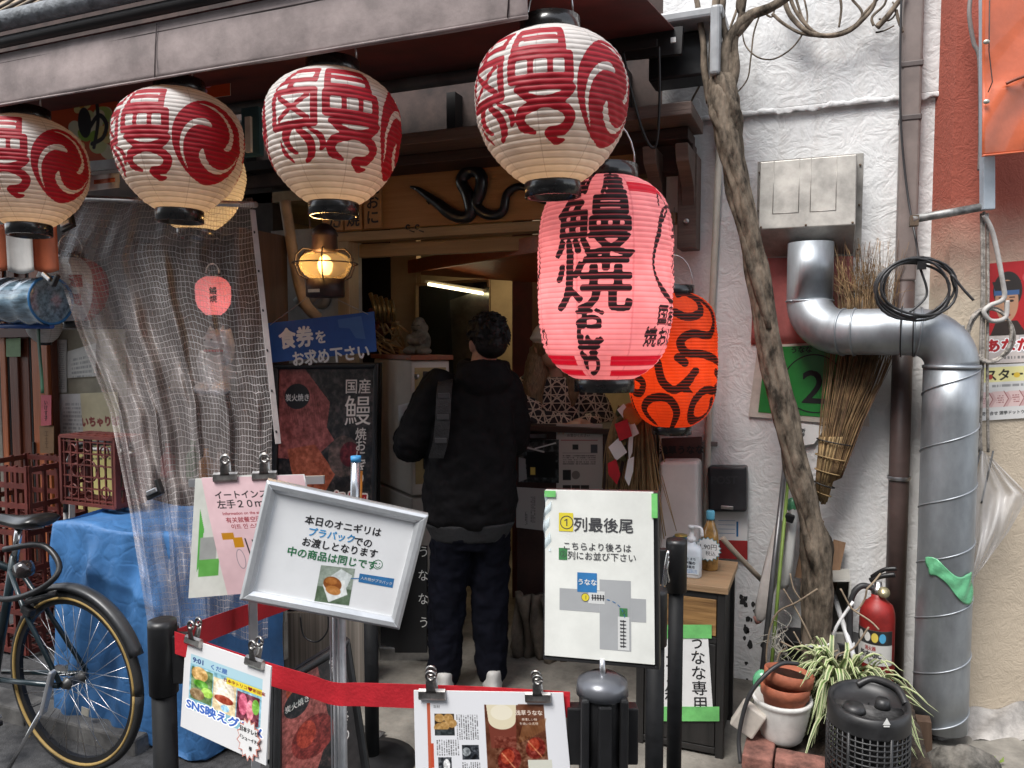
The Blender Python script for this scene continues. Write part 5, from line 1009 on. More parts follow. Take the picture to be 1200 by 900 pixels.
# straw new-year charm with zigzag paper
sh = thing('straw_charm', 'straw rope charm with red and white zigzag paper hanging by the counter', 'ornament', at(750, 590, 3.42)); straw = mat('straw'); rg = random.Random(9); mb = MB()
for i in range(90):
    x0 = rg.gauss(752, 9); x1 = x0 + rg.gauss((x0 - 752) * 1.0, 9); mb.tube(spline([at(752 + (x0 - 752) * .5, 478, 3.46), at(x0, 520, 3.42 + rg.uniform(-.03, .03)), at(x1, rg.uniform(585, 640), 3.42 + rg.uniform(-.05, .05))], 4), rg.uniform(.0016, .0032), 4)
mb.build('straw_tassel', straw, sh); mb = MB()
for i in range(30): x0 = rg.gauss(716, 4); mb.tube(spline([at(725, 475, 3.45), at(x0, 520, 3.43), at(x0 + rg.gauss(0, 4), rg.uniform(570, 600), 3.43)], 4), .0025, 4)
mb.build('straw_tassel', straw, sh)
mb = MB(); 
for k in range(2): mb.tube([at(728 + 4 * math.sin(i * .9 + k * math.pi), 478 + i * 3.2, 3.4 + .02 * math.cos(i * .9 + k * math.pi)) for i in range(20)], .011, 8)
mb.build('twisted_rope', mat('green_straw', (.15, .14, .06), .85, var=.3), sh); MB().ell(at(741, 485, 3.4), .05, .045, .055).build('bitter_orange', mat('orange_peel', (.5, .14, .02), .5, bump=.2, bscale=90), sh)
wp, rp_, rp2 = MB(), MB(), MB()
def zz(mb, pts, Y): q = [at(a, b, Y) for a, b in pts]; mb.add(q, [tuple(range(len(q)))])
zz(wp, [(723, 480), (731, 473), (745, 492), (736, 497)], 3.37); zz(wp, [(735, 492), (741, 490), (749, 508), (740, 513)], 3.375); zz(rp_, [(720, 497), (735, 491), (741, 511), (726, 517)], 3.36); zz(wp, [(713, 524), (725, 513), (735, 530), (722, 540)], 3.37); zz(rp2, [(712, 543), (722, 538), (727, 556), (723, 568), (713, 556)], 3.365)
zz(wp, [(737, 512), (742, 511), (741, 530), (737, 540), (736, 524)], 3.38); zz(wp, [(736, 538), (743, 535), (742, 552), (737, 570), (732, 560)], 3.38)
wp.build('white_paper_streamer', paper(), sh, solid=.001); rp_.build('red_paper_streamer', mat('red_paper', (.5, .01, .02), .5), sh, solid=.001); rp2.build('red_paper_streamer', mat('red_paper'), sh, solid=.001)
# ================================================================ LEFT SIDE
def mesh_film():
    m = bpy.data.materials.new('mesh_curtain_film'); m.use_nodes = True; n, l = m.node_tree.nodes, m.node_tree.links; b = n['Principled BSDF']; b.inputs['Base Color'].default_value = (.5, .45, .44, 1); b.inputs['Roughness'].default_value = .35
    uv = n.new('ShaderNodeUVMap'); sp = n.new('ShaderNodeSeparateXYZ'); wz = n.new('ShaderNodeTexNoise'); wz.inputs['Scale'].default_value = 7; wz.inputs['Detail'].default_value = 4; l.new(uv.outputs[0], wz.inputs['Vector']); wa = n.new('ShaderNodeVectorMath'); wa.operation = 'MULTIPLY_ADD'; l.new(wz.outputs['Color'], wa.inputs[0]); wa.inputs[1].default_value = (.045, .045, 0); l.new(uv.outputs[0], wa.inputs[2]); l.new(wa.outputs[0], sp.inputs[0]); ms = []
    for ax, cnt, wd in (('X', 62, .055), ('Y', 70, .055)):
        a = n.new('ShaderNodeMath'); a.operation = 'MULTIPLY'; l.new(sp.outputs[ax], a.inputs[0]); a.inputs[1].default_value = cnt
        p = n.new('ShaderNodeMath'); p.operation = 'PINGPONG'; l.new(a.outputs[0], p.inputs[0]); p.inputs[1].default_value = .5
        q = n.new('ShaderNodeMath'); q.operation = 'LESS_THAN'; l.new(p.outputs[0], q.inputs[0]); q.inputs[1].default_value = wd; ms.append(q.outputs[0])
    mx = n.new('ShaderNodeMath'); mx.operation = 'MAXIMUM'; l.new(ms[0], mx.inputs[0]); l.new(ms[1], mx.inputs[1])
    mr = n.new('ShaderNodeMapRange'); mr.inputs[4].default_value = .5; l.new(mx.outputs[0], mr.inputs[0]); hz = n.new('ShaderNodeMapRange'); hz.inputs[3].default_value = .33; hz.inputs[4].default_value = .1; l.new(sp.outputs['X'], hz.inputs[0]); l.new(hz.outputs[0], mr.inputs[3])
    t = n.new('ShaderNodeBsdfTransparent'); sh = n.new('ShaderNodeMixShader'); l.new(mr.outputs[0], sh.inputs[0]); l.new(t.outputs[0], sh.inputs[1]); l.new(b.outputs[0], sh.inputs[2]); l.new(sh.outputs[0], n['Material Output'].inputs[0]); return m
cu = thing('mesh_curtain', 'translucent white grid mesh sheet hanging in folds beside the shop front', 'curtain', gnd(230, 900) + V((0, .1, .5)))
ys = [228, 262, 300, 385, 480, 600, 725, 760]; LX = [96, 78, 62, 90, 128, 152, 172, 176]; RX = [296, 299, 302, 310, 319, 318, 314, 314]
def curt(u, v):
    y = 228 + (745 - 228) * v; lx, rx = np.interp(y, ys, LX), np.interp(y, ys, RX); gather = .25 + .75 * min(1, v * 1.6)
    uu = u + .035 * gather * math.sin(2 * math.pi * 4.3 * u + 1.2 + v) * (1 - u) * 1.6 * u ** .3
    x = lx + (rx - lx) * uu; fold = .05 * gather * (math.sin(2 * math.pi * 5 * u + 1.5 * v + .4) + .5 * math.sin(2 * math.pi * 11 * u - 2.2 * v)) * (1 - u * .7) + .012 * math.sin(17 * u + 13 * v) + .016 * math.sin(31 * u + 3 * math.sin(9 * v)) * (1 - .6 * u) + .006 * math.sin(53 * u + 41 * v)
    Y = 2.42 - .33 * min(1, v * 1.15) ** 1.6
    return at(x, y + 6 * math.sin(u * 9), Y + fold)
MB().grid(curt, 170, 140).build('mesh_sheet', mesh_film(), cu)
st_ = MB(); a_, b_ = at(296, 246, 2.40), at(326, 520, 2.3); st_.bar(a_, b_, .02, .006); st_.build('eyelet_strip', mat('pale_tape', (.42, .38, .37), .6), cu)
ey = MB()
for k in range(6): ey.ell(a_.lerp(b_, .1 + k * .17) + V((0, -.005, 0)), .006, .003, .006, 10, 6)
ey.build('eyelet', black(), cu)
MB().tube([at(92, 232, 2.40), at(300, 240, 2.42)], .012, 8).build('rod', steel(), cu)
def pclip(p, lab, rot=0.0):
    t = thing('plastic_clip', lab, 'clip', p, 'clips on the mesh curtain'); M = Matrix.Rotation(rot, 3, 'Y')
    MB().box(p, (.075, .02, .022), M).build('arm', black(), t, bevel=.004); MB().box(p + V((.0, -.014, .012)), (.05, .01, .016), M).build('jaw', steel(), t, bevel=.003); MB().box(p + M @ V((.035, -.004, .02)), (.014, .02, .05), M).build('grip', black(), t, bevel=.003)
pclip(at(182, 579, 2.02), 'black plastic clip low on the gathered mesh curtain', -.4); pclip(at(58, 328, 2.2), 'silver and black clip holding the orange and white cloth', .6); pclip(at(80, 266, 2.3), 'black clip at the upper left corner of the mesh curtain', -.3)
# cat figure behind the curtain
c = at(258, 462, 2.9); ca = thing('cat_figurine', 'pale cat figurine dimly seen through the mesh curtain', 'figurine', c); mb = MB(); mb.ell(c + V((0, 0, .11)), .085, .075, .12); mb.ell(c + V((.0, -.02, .255)), .062, .055, .055); mb.ell(c + V((-.05, -.05, .03)), .04, .06, .03); mb.ell(c + V((.05, -.05, .03)), .04, .06, .03)
for sx in (-1, 1): mb.lathe([(.022, 0), (.012, .03), (.002, .05)], c + V((sx * .038, -.015, .285)), 10)
mb.tube([c + V((.07, -.02, .16)), c + V((.1, -.04, .24)), c + V((.085, -.05, .31))], [.03, .026, .028], 10); mb.tube([c + V((-.06, .03, .03)), c + V((-.13, .03, .06)), c + V((-.14, .02, .16)), c + V((-.1, .0, .2))], .02, 8)
remesh(mb, 'body', .007, mat('glazed_white', (.55, .5, .47), .3, var=.1), ca, 3)
for sx in (-.022, .022): MB().ell(c + V((sx, -.072, .262)), .007, .004, .007).build('eye', black(), ca)
MB().tube(arc(c + V((0, -.015, .21)), .055, 0, 6.2832, 20, V((1, 0, 0)), V((0, 1, 0))), .007, 6).build('collar', mat('red_belt'), ca)
sf = thing('display_shelf', 'dark wooden shelf unit behind the mesh curtain', 'shelf', at(260, 600, 3.0)); x0, x1 = at(200, 500, 3.1).x, at(318, 500, 3.1).x; zz_ = c.z - .012
for z in (zz_, zz_ - .45, zz_ + .78): MB().box(((x0 + x1) / 2, 3.05, z), (x1 - x0, .34, .024)).build('shelf_board', dw, sf)
for x in (x0, x1): MB().box((x, 3.05, zz_ / 2 + .4), (.03, .34, zz_ + .8)).build('side_board', dwv, sf)
MB().box(((x0 + x1) / 2, 3.235, zz_ / 2 + .4), (x1 - x0, .02, zz_ + .8)).build('back_board', mat('brown_panel', (.07, .035, .025), .7, var=.3), sf)
rg = random.Random(4)
for i in range(7):
    xx = x0 + .08 + i * (x1 - x0 - .15) / 6; h = rg.uniform(.14, .3); zb = (zz_ - .438, zz_ + .012)[i % 2] if i not in (3, 4) else zz_ - .438
    colr = [(.25, .03, .03), (.3, .25, .2), (.05, .12, .05), (.3, .12, .03), (.12, .05, .03), (.35, .3, .26), (.2, .02, .05)][i]
    b = MB().lathe([(.035, 0), (.038, h * .1), (.038, h * .6), (.014, h * .76), (.013, h), (.0, h)], (xx, 3.0, zb), 16).build('bottle', mat(f'bottle_tint_{["red","buff","green","amber","brown","cream","wine"][i]}', colr, .25)); tag(b, f'{["dark red","buff","green","amber","brown","cream","wine coloured"][i]} bottle standing on the shelf behind the mesh curtain', 'bottle')
# blue tarpaulin over a stack
def tarp_mat():
    if 'blue_tarpaulin' in MATS: return MATS['blue_tarpaulin']
    m = mat('blue_tarpaulin', (.05, .16, .37), .4, var=.16, scale=5, bump=.3, bscale=14); n, l = m.node_tree.nodes, m.node_tree.links; tc = n['Texture Coordinate']
    nz = n.new('ShaderNodeTexNoise'); nz.inputs['Scale'].default_value = 3; l.new(tc.outputs['Object'], nz.inputs['Vector']); mv = n.new('ShaderNodeVectorMath'); mv.operation = 'MULTIPLY_ADD'; l.new(nz.outputs['Color'], mv.inputs[0]); mv.inputs[1].default_value = (.25, .25, .25); l.new(tc.outputs['Object'], mv.inputs[2])
    h = None
    for sc_, wt, ft in ((5.5, .05, 'DISTANCE_TO_EDGE'), (13, .03, 'DISTANCE_TO_EDGE')):       # creases where the sheet was folded, and its weave
        vo = n.new('ShaderNodeTexVoronoi'); vo.feature = ft; vo.inputs['Scale'].default_value = sc_; l.new(mv.outputs[0], vo.inputs['Vector']); mr = n.new('ShaderNodeMapRange'); mr.inputs[2].default_value = .12; mr.inputs[4].default_value = wt; l.new(vo.outputs['Distance'], mr.inputs[0])
        if h is None: h = mr.outputs[0]
        else: ad = n.new('ShaderNodeMath'); l.new(h, ad.inputs[0]); l.new(mr.outputs[0], ad.inputs[1]); h = ad.outputs[0]
    wv = n.new('ShaderNodeTexWave'); wv.inputs['Scale'].default_value = 90; wv.bands_direction = 'Z'; l.new(tc.outputs['Object'], wv.inputs['Vector']); ad = n.new('ShaderNodeMath'); ad.operation = 'MULTIPLY_ADD'; l.new(wv.outputs['Fac'], ad.inputs[0]); ad.inputs[1].default_value = .004; l.new(h, ad.inputs[2])
    bp = n.new('ShaderNodeBump'); bp.inputs['Strength'].default_value = .7; bp.inputs['Distance'].default_value = .045; l.new(ad.outputs[0], bp.inputs['Height']); l.new(n['Bump'].outputs[0], bp.inputs['Normal']); l.new(bp.outputs[0], n['Principled BSDF'].inputs['Normal']); return m
f0, f1 = at(66, 750, 2.2), at(244, 750, 2.2); zt = at(150, 621, 2.2).z
def tarpf(u, v):      # v: 0 top back -> .2 front edge -> 1 hem ; u across, with side skirts
    cx = min(max((u - .12) / .76, 0), 1); sd = (min(max(u, 0), .12) - .12 + max(u - .88, 0)) / .12
    x = f0.x + (f1.x - f0.x) * cx; back = abs(sd) * .45
    if v < .22: y, z = 2.65 - .45 * (v / .22), zt + .01 * math.sin(u * 14 + v * 20); z -= .008 * math.sin(v / .22 * 3)
    else: q = (v - .22) / .78; y, z = 2.2, zt * (1 - q) + .0
    y += back if v >= .22 else back * (1 - v / .22) * 0
    q = max(0, (v - .22) / .78)
    fold = (.012 * math.sin(x * 21 + 5 * q) + .008 * math.sin(x * 47 + q * 9 + 1) + .007 * abs(math.sin(x * 9 + 2 * q)) + .010 * math.exp(-((q - .22 - .3 * (cx - .35)) / .03) ** 2) * (cx > .3) + .010 * math.exp(-((cx - .22 - .35 * q) / .03) ** 2)) * min(1, q * 5)
    return V((x + sd * .02 * q, y - fold - .03 * q, max(.012, z + (.03 * math.sin(x * 9) if v > .97 else 0))))
tp = thing('blue_tarp', 'blue tarpaulin draped over a stack of boxes beside the bicycle', 'tarpaulin', ((f0.x + f1.x) / 2, 2.4, 0)); MB().grid(tarpf, 80, 70).build('tarp_sheet', tarp_mat(), tp)
for px, py, s in ((99, 697, .045), (100, 834, .04)): p = at(px, py, 2.135 if py < 750 else 2.12); MB().box(p, (s, .004, s * .8), Matrix.Rotation(.1, 3, 'Y')).build('tape_patch', mat('grey_tape', (.4, .38, .33), .4), tp)
MB().box(((f0.x + f1.x) / 2, 2.44, zt / 2 - .015), (f1.x - f0.x - .06, .4, zt - .05)).build('box_stack', mat('cardboard', (.25, .16, .09), .8), tp)
b = MB().grid(lambda u, v: at(168 + 110 * u + 20 * v, 712 + 190 * v - 30 * u * v, 2.34 + .05 * math.sin(u * 9 + v * 4) + .1 * u), 30, 30).build('blue_tarp', tarp_mat(), solid=.002); tag(b, 'loose end of blue tarpaulin hanging behind the left belt post', 'tarpaulin')
b = MB().grid(lambda u, v: V((-2.35 + .75 * u, 2.25 + .35 * v, .02 + .03 * (1 + math.sin(u * 9 + v * 5)) * (1 - v * .4) * math.sin(math.pi * min(1, u * 1.02)))), 30, 14).build('grey_sheet', mat('grey_sheeting', (.1, .095, .09), .8, bump=.3), solid=.003); tag(b, 'crumpled grey sheet on the ground beside the blue tarp', 'sheet')
# crates
crm = mat('crate_red', (.105, .02, .015), .5, var=.2, scale=8)
def crate(t, M, w_, d_, h_, ty=0):
    def bx(c, s, nm): mb = MB().box(c, s); mb.v = [M @ p for p in mb.v]; return mb
    for nm, yy in (('side_panel', -d_ / 2), ('side_panel', d_ / 2)):
        mb = MB()
        for z in (.012, h_ * .36, h_ * .68, h_ - .02): mb.box((0, yy, z), (w_, .014, .026))
        for k in range(7): mb.box((-w_ / 2 + .01 + k * (w_ - .02) / 6, yy, h_ / 2), (.016, .0135, h_))
        mb.v = [M @ p for p in mb.v]; mb.build(nm, crm, t)
    for xx in (-w_ / 2, w_ / 2):
        mb = MB()
        for z in (.012, h_ * .36, h_ - .02): mb.box((xx, 0, z), (.014, d_, .026))
        for k in range(5): mb.box((xx, -d_ / 2 + .01 + k * (d_ - .02) / 4, h_ / 2), (.0135, .016, h_))
        mb.v = [M @ p for p in mb.v]; mb.build('end_panel', crm, t)
    mb = MB()
    for k in range(8): mb.box((-w_ / 2 + .02 + k * (w_ - .04) / 7, 0, .008), (.006, d_, .008)); 
    for k in range(6): mb.box((0, -d_ / 2 + .02 + k * (d_ - .04) / 5, .009), (w_, .006, .008))
    for (a, b, r) in ((0, 0, .05), (-.12, .09, .025), (.12, .09, .025), (-.12, -.09, .025), (.12, -.09, .025), (0, .11, .022), (0, -.11, .022), (-.09, 0, .03), (.09, 0, .03)): mb.tube(arc((a * w_ / .4, b * d_ / .3, .009), r, 0, 6.2832, 20, V((1, 0, 0)), V((0, 1, 0))), .004, 5)
    mb.v = [M @ p for p in mb.v]; mb.build('bottom_lattice', crm, t)
xc = at(36, 740, 2.75).x
for k, z in enumerate((0.02, .34, .66)):
    t = thing('bottle_crate', ('lowest red brown crate of the stack behind the bicycle', 'middle red brown crate of the stack behind the bicycle saddle', 'topmost red brown crate of the stack behind the bicycle saddle')[k], 'crate', (xc + .01 * k, 2.75, z), 'red crates behind the bicycle')
    crate(t, Matrix.Translation((xc + .01 * k, 2.75, z)) @ Matrix.Rotation(.03 * k, 4, 'Z'), .42, .34, .315)
cc_ = at(121, 573, 2.5); t = thing('bottle_crate', 'red crate stood on edge on top of the blue tarp showing its pierced base', 'crate', (cc_.x, 2.5, zt + .012))
crate(t, Matrix.Translation((cc_.x, 2.42, zt + .165)) @ Matrix.Rotation(R(-90), 4, 'X') @ Matrix.Rotation(.02, 4, 'Y'), .34, .3, .16)
# folding trolley behind it
tr = thing('folding_trolley', 'white framed folding trolley with a black grip behind the red crate', 'trolley', (at(110, 600, 2.72).x, 2.75, zt)); pt = spline([at(79, 614, 2.72), at(80, 560, 2.72), at(84, 536, 2.72), at(98, 526, 2.72), at(140, 527, 2.72), at(158, 532, 2.72)], 6)
MB().tube([p + V((0, -.01, 0)) for p in pt], .011, 10).build('frame', mat('white_enamel', (.62, .6, .57), .35), tr); MB().tube(spline([at(77, 600, 2.7), at(79, 555, 2.7), at(85, 530, 2.7), at(98, 520, 2.7), at(140, 520, 2.7), at(156, 524, 2.7)], 6), .013, 10).build('grip', black(), tr)
MB().box(at(128, 516, 2.69), (.05, .03, .05)).build('latch', black(), tr, bevel=.01); MB().bar(at(84, 545, 2.72), at(84, 612, 2.72), .03, .01).build('side_plate', mat('white_enamel'), tr)
# orange sliding door and papered wall
dr = thing('sliding_door', 'orange timber sliding door behind the bicycle at the left edge', 'door', (at(30, 600, 3.15).x, 3.15, 0)); od = wood('orange_door_wood', (.42, .12, .035), (.28, .07, .02), 2, .45); odd = wood('deep_door_wood', (.15, .04, .016), (.085, .02, .01), 2, .45)
def vs(a, b, nm, m_, Y=3.15, th=.04): p, q = at(a, 500, Y), at(b, 500, Y); MB().box(((p.x + q.x) / 2, Y, 1.05), (q.x - p.x, th, 2.06)).build(nm, m_, dr, bevel=.004)
vs(-40, 6, 'panel', mat('greige_panel', (.2, .18, .15), .7)); vs(6.5, 13, 'stile', od, 3.14); vs(13.3, 17, 'groove', mat('dark_recess')); vs(17.4, 27, 'stile', odd, 3.13); vs(27.3, 40, 'stile', odd, 3.145); vs(40.3, 43, 'groove', mat('dark_recess')); vs(43.3, 62, 'stile', od, 3.13); vs(62.3, 67, 'stile', odd, 3.15)
p = at(40, 530, 3.1); MB().box(p, (.014, .014, .12)).build('pull_handle', mat('black_steel'), dr, bevel=.003)
p0, p1 = at(-10, 391, 3.1), at(62, 389, 3.1); MB().bar(p0, p1, .05, .05).build('head_rail', mat('dark_red'), dr)
pw_ = thing('papered_wall', 'cream wall panel covered with notices between the orange door and the curtain', 'wall', (at(110, 600, 3.2).x, 3.2, 0)); x0, x1 = at(67, 500, 3.2).x, at(150, 500, 3.2).x; zp = at(100, 386, 3.2).z; MB().box(((x0 + x1) / 2, 3.22, zp / 2), (x1 - x0, .04, zp)).build('panel', mat('aged_cream', (.4, .36, .27), .7, var=.12), pw_)
def plain(bg, fn=None):
    def f(q, t): c = Canvas(40, 60 * (q.h / q.w) / 1.5, 2, bg); fn and fn(c); c.grain(0, 0, 40, 200, .04, 6); c.build('print', q, t, .001)
    return f
sheet('notice_sheet', 'tall narrow faded white notice beside the orange door post', [(67, 398), (78, 398), (78, 460), (67, 460)], 3.19, plain('#cfccc6', lambda c: c.small(8, 10, 32, 150, 22, '#888888')))
sheet('notice_sheet', 'faded white notice above the red hand lettering, partly behind the mesh', [(79, 412), (112, 402), (113, 441), (79, 443)], 3.188, plain('#d6d4ce', lambda c: c.small(6, 8, 34, 44, 8, '#8a8a8a')))
sheet('notice_sheet', 'pinned white notice with faint print left of the red hand lettering', [(70, 462), (104, 461), (104, 510), (68, 508)], 3.185, plain('#d8d6d3', lambda c: c.small(6, 8, 34, 54, 12, '#9a9a9a')))
sheet('notice_sheet', 'cream sheet with red hand lettering next to the mesh curtain', [(94, 461), (138, 459), (142, 510), (98, 511)], 3.18, plain('#dccfa8', lambda c: (c.text('いちゃりば', 19, 22, 8.2, '#8a1a14', bold=.08), c.text('ちょうでい', 22, 37, 8.2, '#8a1a14', bold=.08))))
def shima(c):
    c.text('島', 8, 8, 13, '#15130f', bold=.05); c.text('仲', 8, 23, 13, '#15130f', bold=.05)
    for k, h in enumerate('ーデ玉沖縄'): c.text(h, 7, 34 + k * 7.5, 5.5, '#2a2620')
    c.small(16, 4, 36, 12, 4, '#3a3a30')
sheet('notice_sheet', 'yellow poster with large black characters behind the folding trolley', [(68, 511), (140, 508), (140, 616), (68, 616)], 3.17, plain('#e0d488', shima), cat='poster')
b = MB(); q = Quad(at(48, 463, 3.07), at(60, 463, 3.07), at(60, 498, 3.07), at(48, 499, 3.07)); q.slab(b, .002); q.text(b, 'いけす子', q.w / 2, q.h / 2, .03, 1, vert=True, bold=.02); b = b.build('paper_tag', [mat('pink_card', (.55, .1, .13), .6), ink()]); tag(b, 'small pink paper tag with writing on the orange door post', 'tag')
b = MB(); q = Quad(at(46, 499, 3.08), at(63, 499, 3.08), at(63, 531, 3.08), at(47, 531, 3.08)); q.slab(b, .002); q.text(b, '工土工', q.w / 2, q.h / 2, .035, 1, vert=True); b = b.build('paper_tag', [mat('brown_card', (.2, .11, .05), .7), mat('brown_ink', (.1, .05, .02), .7)]); tag(b, 'brown card tag under the pink tag on the door post', 'tag')
b = MB(); q = Quad(at(7, 397, 3.1), at(24, 396, 3.1), at(24, 418, 3.1), at(7, 418, 3.1)); q.slab(b, .002); b = b.build('paper_tag', mat('mint_card', (.2, .3, .16), .7)); tag(b, 'pale green card at the top of the orange door', 'tag')
# vinyl roll and striped cloth
a, b_ = at(-40, 354, 2.5), at(60, 352, 2.42); rl = thing('vinyl_roll', 'rolled clear blue vinyl sheet hanging at the left edge', 'vinyl roll', a.lerp(b_, .5)); mb = MB(); mb.grid(lambda u, v: a.lerp(b_, v) + V((0, math.cos(u * 6.2832), math.sin(u * 6.2832))) * (.105 + .006 * math.sin(u * 19 + v * 7) + .004 * math.sin(v * 31 + u * 12)), 40, 30); mb.lathe([(.0, -.004), (.04, .0), (.075, .004), (.106, .0)], b_ - V((.004, 0, 0)), 40, Matrix.Rotation(R(90), 3, 'Y'), cap=False); mb.build('outer_layer', mat('blue_vinyl', (.2, .3, .38), .16, var=.35, scale=6, stretch=(1, 6, 6), coat=.5), rl)
mb = MB(); mb.tube(arc(b_, .105, 0, 6.2832, 30, V((0, 1, 0)), V((0, 0, 1))), .006, 6); mb.build('blue_edge', mat('label_blue'), rl); MB().tube([a - V((0, 0, .115)), b_ - V((0, 0, .115))], .012, 8).build('blue_cord', mat('sign_blue'), rl)
b = MB(); oc, wc = mat('orange_cloth', (.55, .14, .06), .8, var=.1), mat('white_cloth', (.68, .66, .63), .8, var=.08)
for i, (xa, xb) in enumerate(((-60, 6), (6, 37), (37, 66))): b.grid(lambda u, v: at(xa + (xb - xa) * u + 3 * v, 262 + (54 if i != 1 else 55) * v + 4 * math.sin(u * 3), 2.3 + .015 * math.sin(xa + u * 5) + .02 * v), 8, 8, 1 if i == 1 else 0)
b = b.build('striped_cloth', [oc, wc], solid=.002); tag(b, 'orange and white striped cloth under the leftmost white lantern', 'cloth')
b = MB().grid(lambda u, v: at(104 + 36 * u, 206 + 18 * v - 4 * u, 2.55 + .02 * math.sin(u * 7)), 8, 6, 0); b.grid(lambda u, v: at(110 + 26 * u, 211 + 5 * v - 3 * u, 2.538 + .02 * math.sin(u * 7)), 8, 2, 1); b = b.build('striped_cloth', [wc, oc], solid=.002); tag(b, 'scrap of white and orange cloth between the two leftmost lanterns', 'cloth')
# orange shop signs behind the lanterns
def flowers(q, t):
    c = Canvas(80, 84, 2.2, '#d2592c'); rg = random.Random(1)
    for i in range(15): x, y = rg.gauss(48, 15), rg.gauss(38, 20); c.ell(x, y, rg.uniform(7, 12), rg.uniform(6, 10), rg.choice(['#b9d377', '#93bd4f', '#d4dfa3', '#e6e6c8']), rot=rg.random())
    for x, y in ((38, 14), (66, 48), (30, 60)):
        for k in range(5): c.ell(x + 6 * math.cos(k * 1.257), y + 6 * math.sin(k * 1.257), 5, 5, '#efe39a')
        c.ell(x, y, 3.4, 3.4, '#e09a2a')
    c.ell(41, 34, 8, 17, '#33373b', rot=-.1); c.line(spl2([(56, 14), (57, 36), (52, 62)]), 4, '#33373b'); c.line(spl2([(47, 40), (58, 28), (67, 38), (63, 52), (50, 58)]), 4.5, '#33373b'); c.build('print', q, t, .002)
q, t = sheet('flower_sign', 'orange sign with green and yellow flowers behind the leftmost lantern', [(60, 116), (138, 100), (138, 196), (62, 196)], 3.0, flowers, cat='sign'); m_ = MB(); m_.bar(at(60, 199, 2.99), at(140, 192, 2.99), .02, .05); m_.build('rim', mat('silver_frame'), t)
def orng(q, t): c = Canvas(40, 40, 2, '#cf5426'); c.ell(8, 20, 6, 5, '#e08aa0'); c.ell(3, 30, 4, 4, '#c7a0c4'); c.build('print', q, t, .002)
sheet('orange_sign', 'small orange sign glimpsed between lanterns under the valance', [(238, 84), (270, 80), (270, 112), (238, 116)], 3.0, orng, cat='sign')
b = MB().box(at(296, 155, 2.9), (.1, .03, .22)); b.box(at(292, 158, 2.88), (.03, .02, .16), None, 1); b = b.build('wall_unit', [mat('teal_box', (.03, .09, .11), .5), mat('white_enamel')]); tag(b, 'teal and white wall unit seen between the lanterns', 'electrical box')
pl_ = MB().tube(spline([at(334, 236, 3.2), at(344, 300, 3.2), at(356, 352, 3.22), at(372, 372, 3.3)], 6), .028, 10).build('bamboo_pole', mat('peeled_pole', (.28, .2, .13), .6, var=.2)); tag(pl_, 'pale bent pole left of the ship lamp', 'pole')
b = MB().box(at(300, 730, 2.9), (.35, .03, .3)); b.box(at(290, 715, 2.87), (.45, .02, .05)); b = b.build('white_planks', mat('worn_white_board', (.36, .33, .29), .8, var=.3, scale=5)); tag(b, 'worn whitish boards leaning behind the mesh curtain foot', 'planks')
p0 = at(330, 740, 3.1); b = MB().prism([at(318, 720, 2.95), at(430, 715, 2.95), at(430, 850, 2.95), at(318, 850, 2.95)], (0, .03, 0)); b = b.build('corrugated_panel', mat('corrugated_plastic', (.32, .28, .24), .6, stretch=(40, 1, .3), scale=2, var=.25)); tag(b, 'pale corrugated panel behind the pole of the silver notice', 'panel')
cb = MB().tube(spline([at(352, 722, 2.6), at(356, 745, 2.6), at(372, 752, 2.6), at(384, 738, 2.6), at(384, 715, 2.6)], 6), .0035, 6).build('loose_cable', black()); tag(cb, 'black looped cable hanging under the silver notice', 'cord')
# black banner with white letters beside the machine
b = MB(); q = Quad(at(446, 640, 3.25), at(500, 640, 3.25), at(500, 765, 3.25), at(446, 765, 3.25)); q.slab(b, .01); 
for i, h in enumerate('うななう'): q.text(b, h, q.w * .92, q.h * (.05 + .22 * i), .062, 1, bold=.0, off=.002)
b = b.build('black_banner', [mat('black_cloth', (.009, .009, .01), .8), whiteink()]); tag(b, 'black banner with white brush characters in front of the ticket machine', 'banner')
b = MB().prism([gnd(445, 775), gnd(505, 775), gnd(505, 758), gnd(445, 758)], (0, 0, .07)); b = b.build('metal_step', steel(), bevel=.004); tag(b, 'low metal step at the foot of the ticket machine', 'step')
b = MB(); rg = random.Random(8); b.grid(lambda u, v: V((at(600 + 60 * u, 740, 3.5).x, 3.55 - .03 * math.sin(u * 12 + v * 6) - .025 * math.sin(u * 29 + 3 * v), .32 * v)), 24, 10); b = b.build('rough_plinth', mat('rough_mortar', (.16, .13, .1), .9, var=.3, bump=.8, bscale=20), solid=.03); tag(b, 'rough mortar plinth at the foot of the counter', 'plinth')

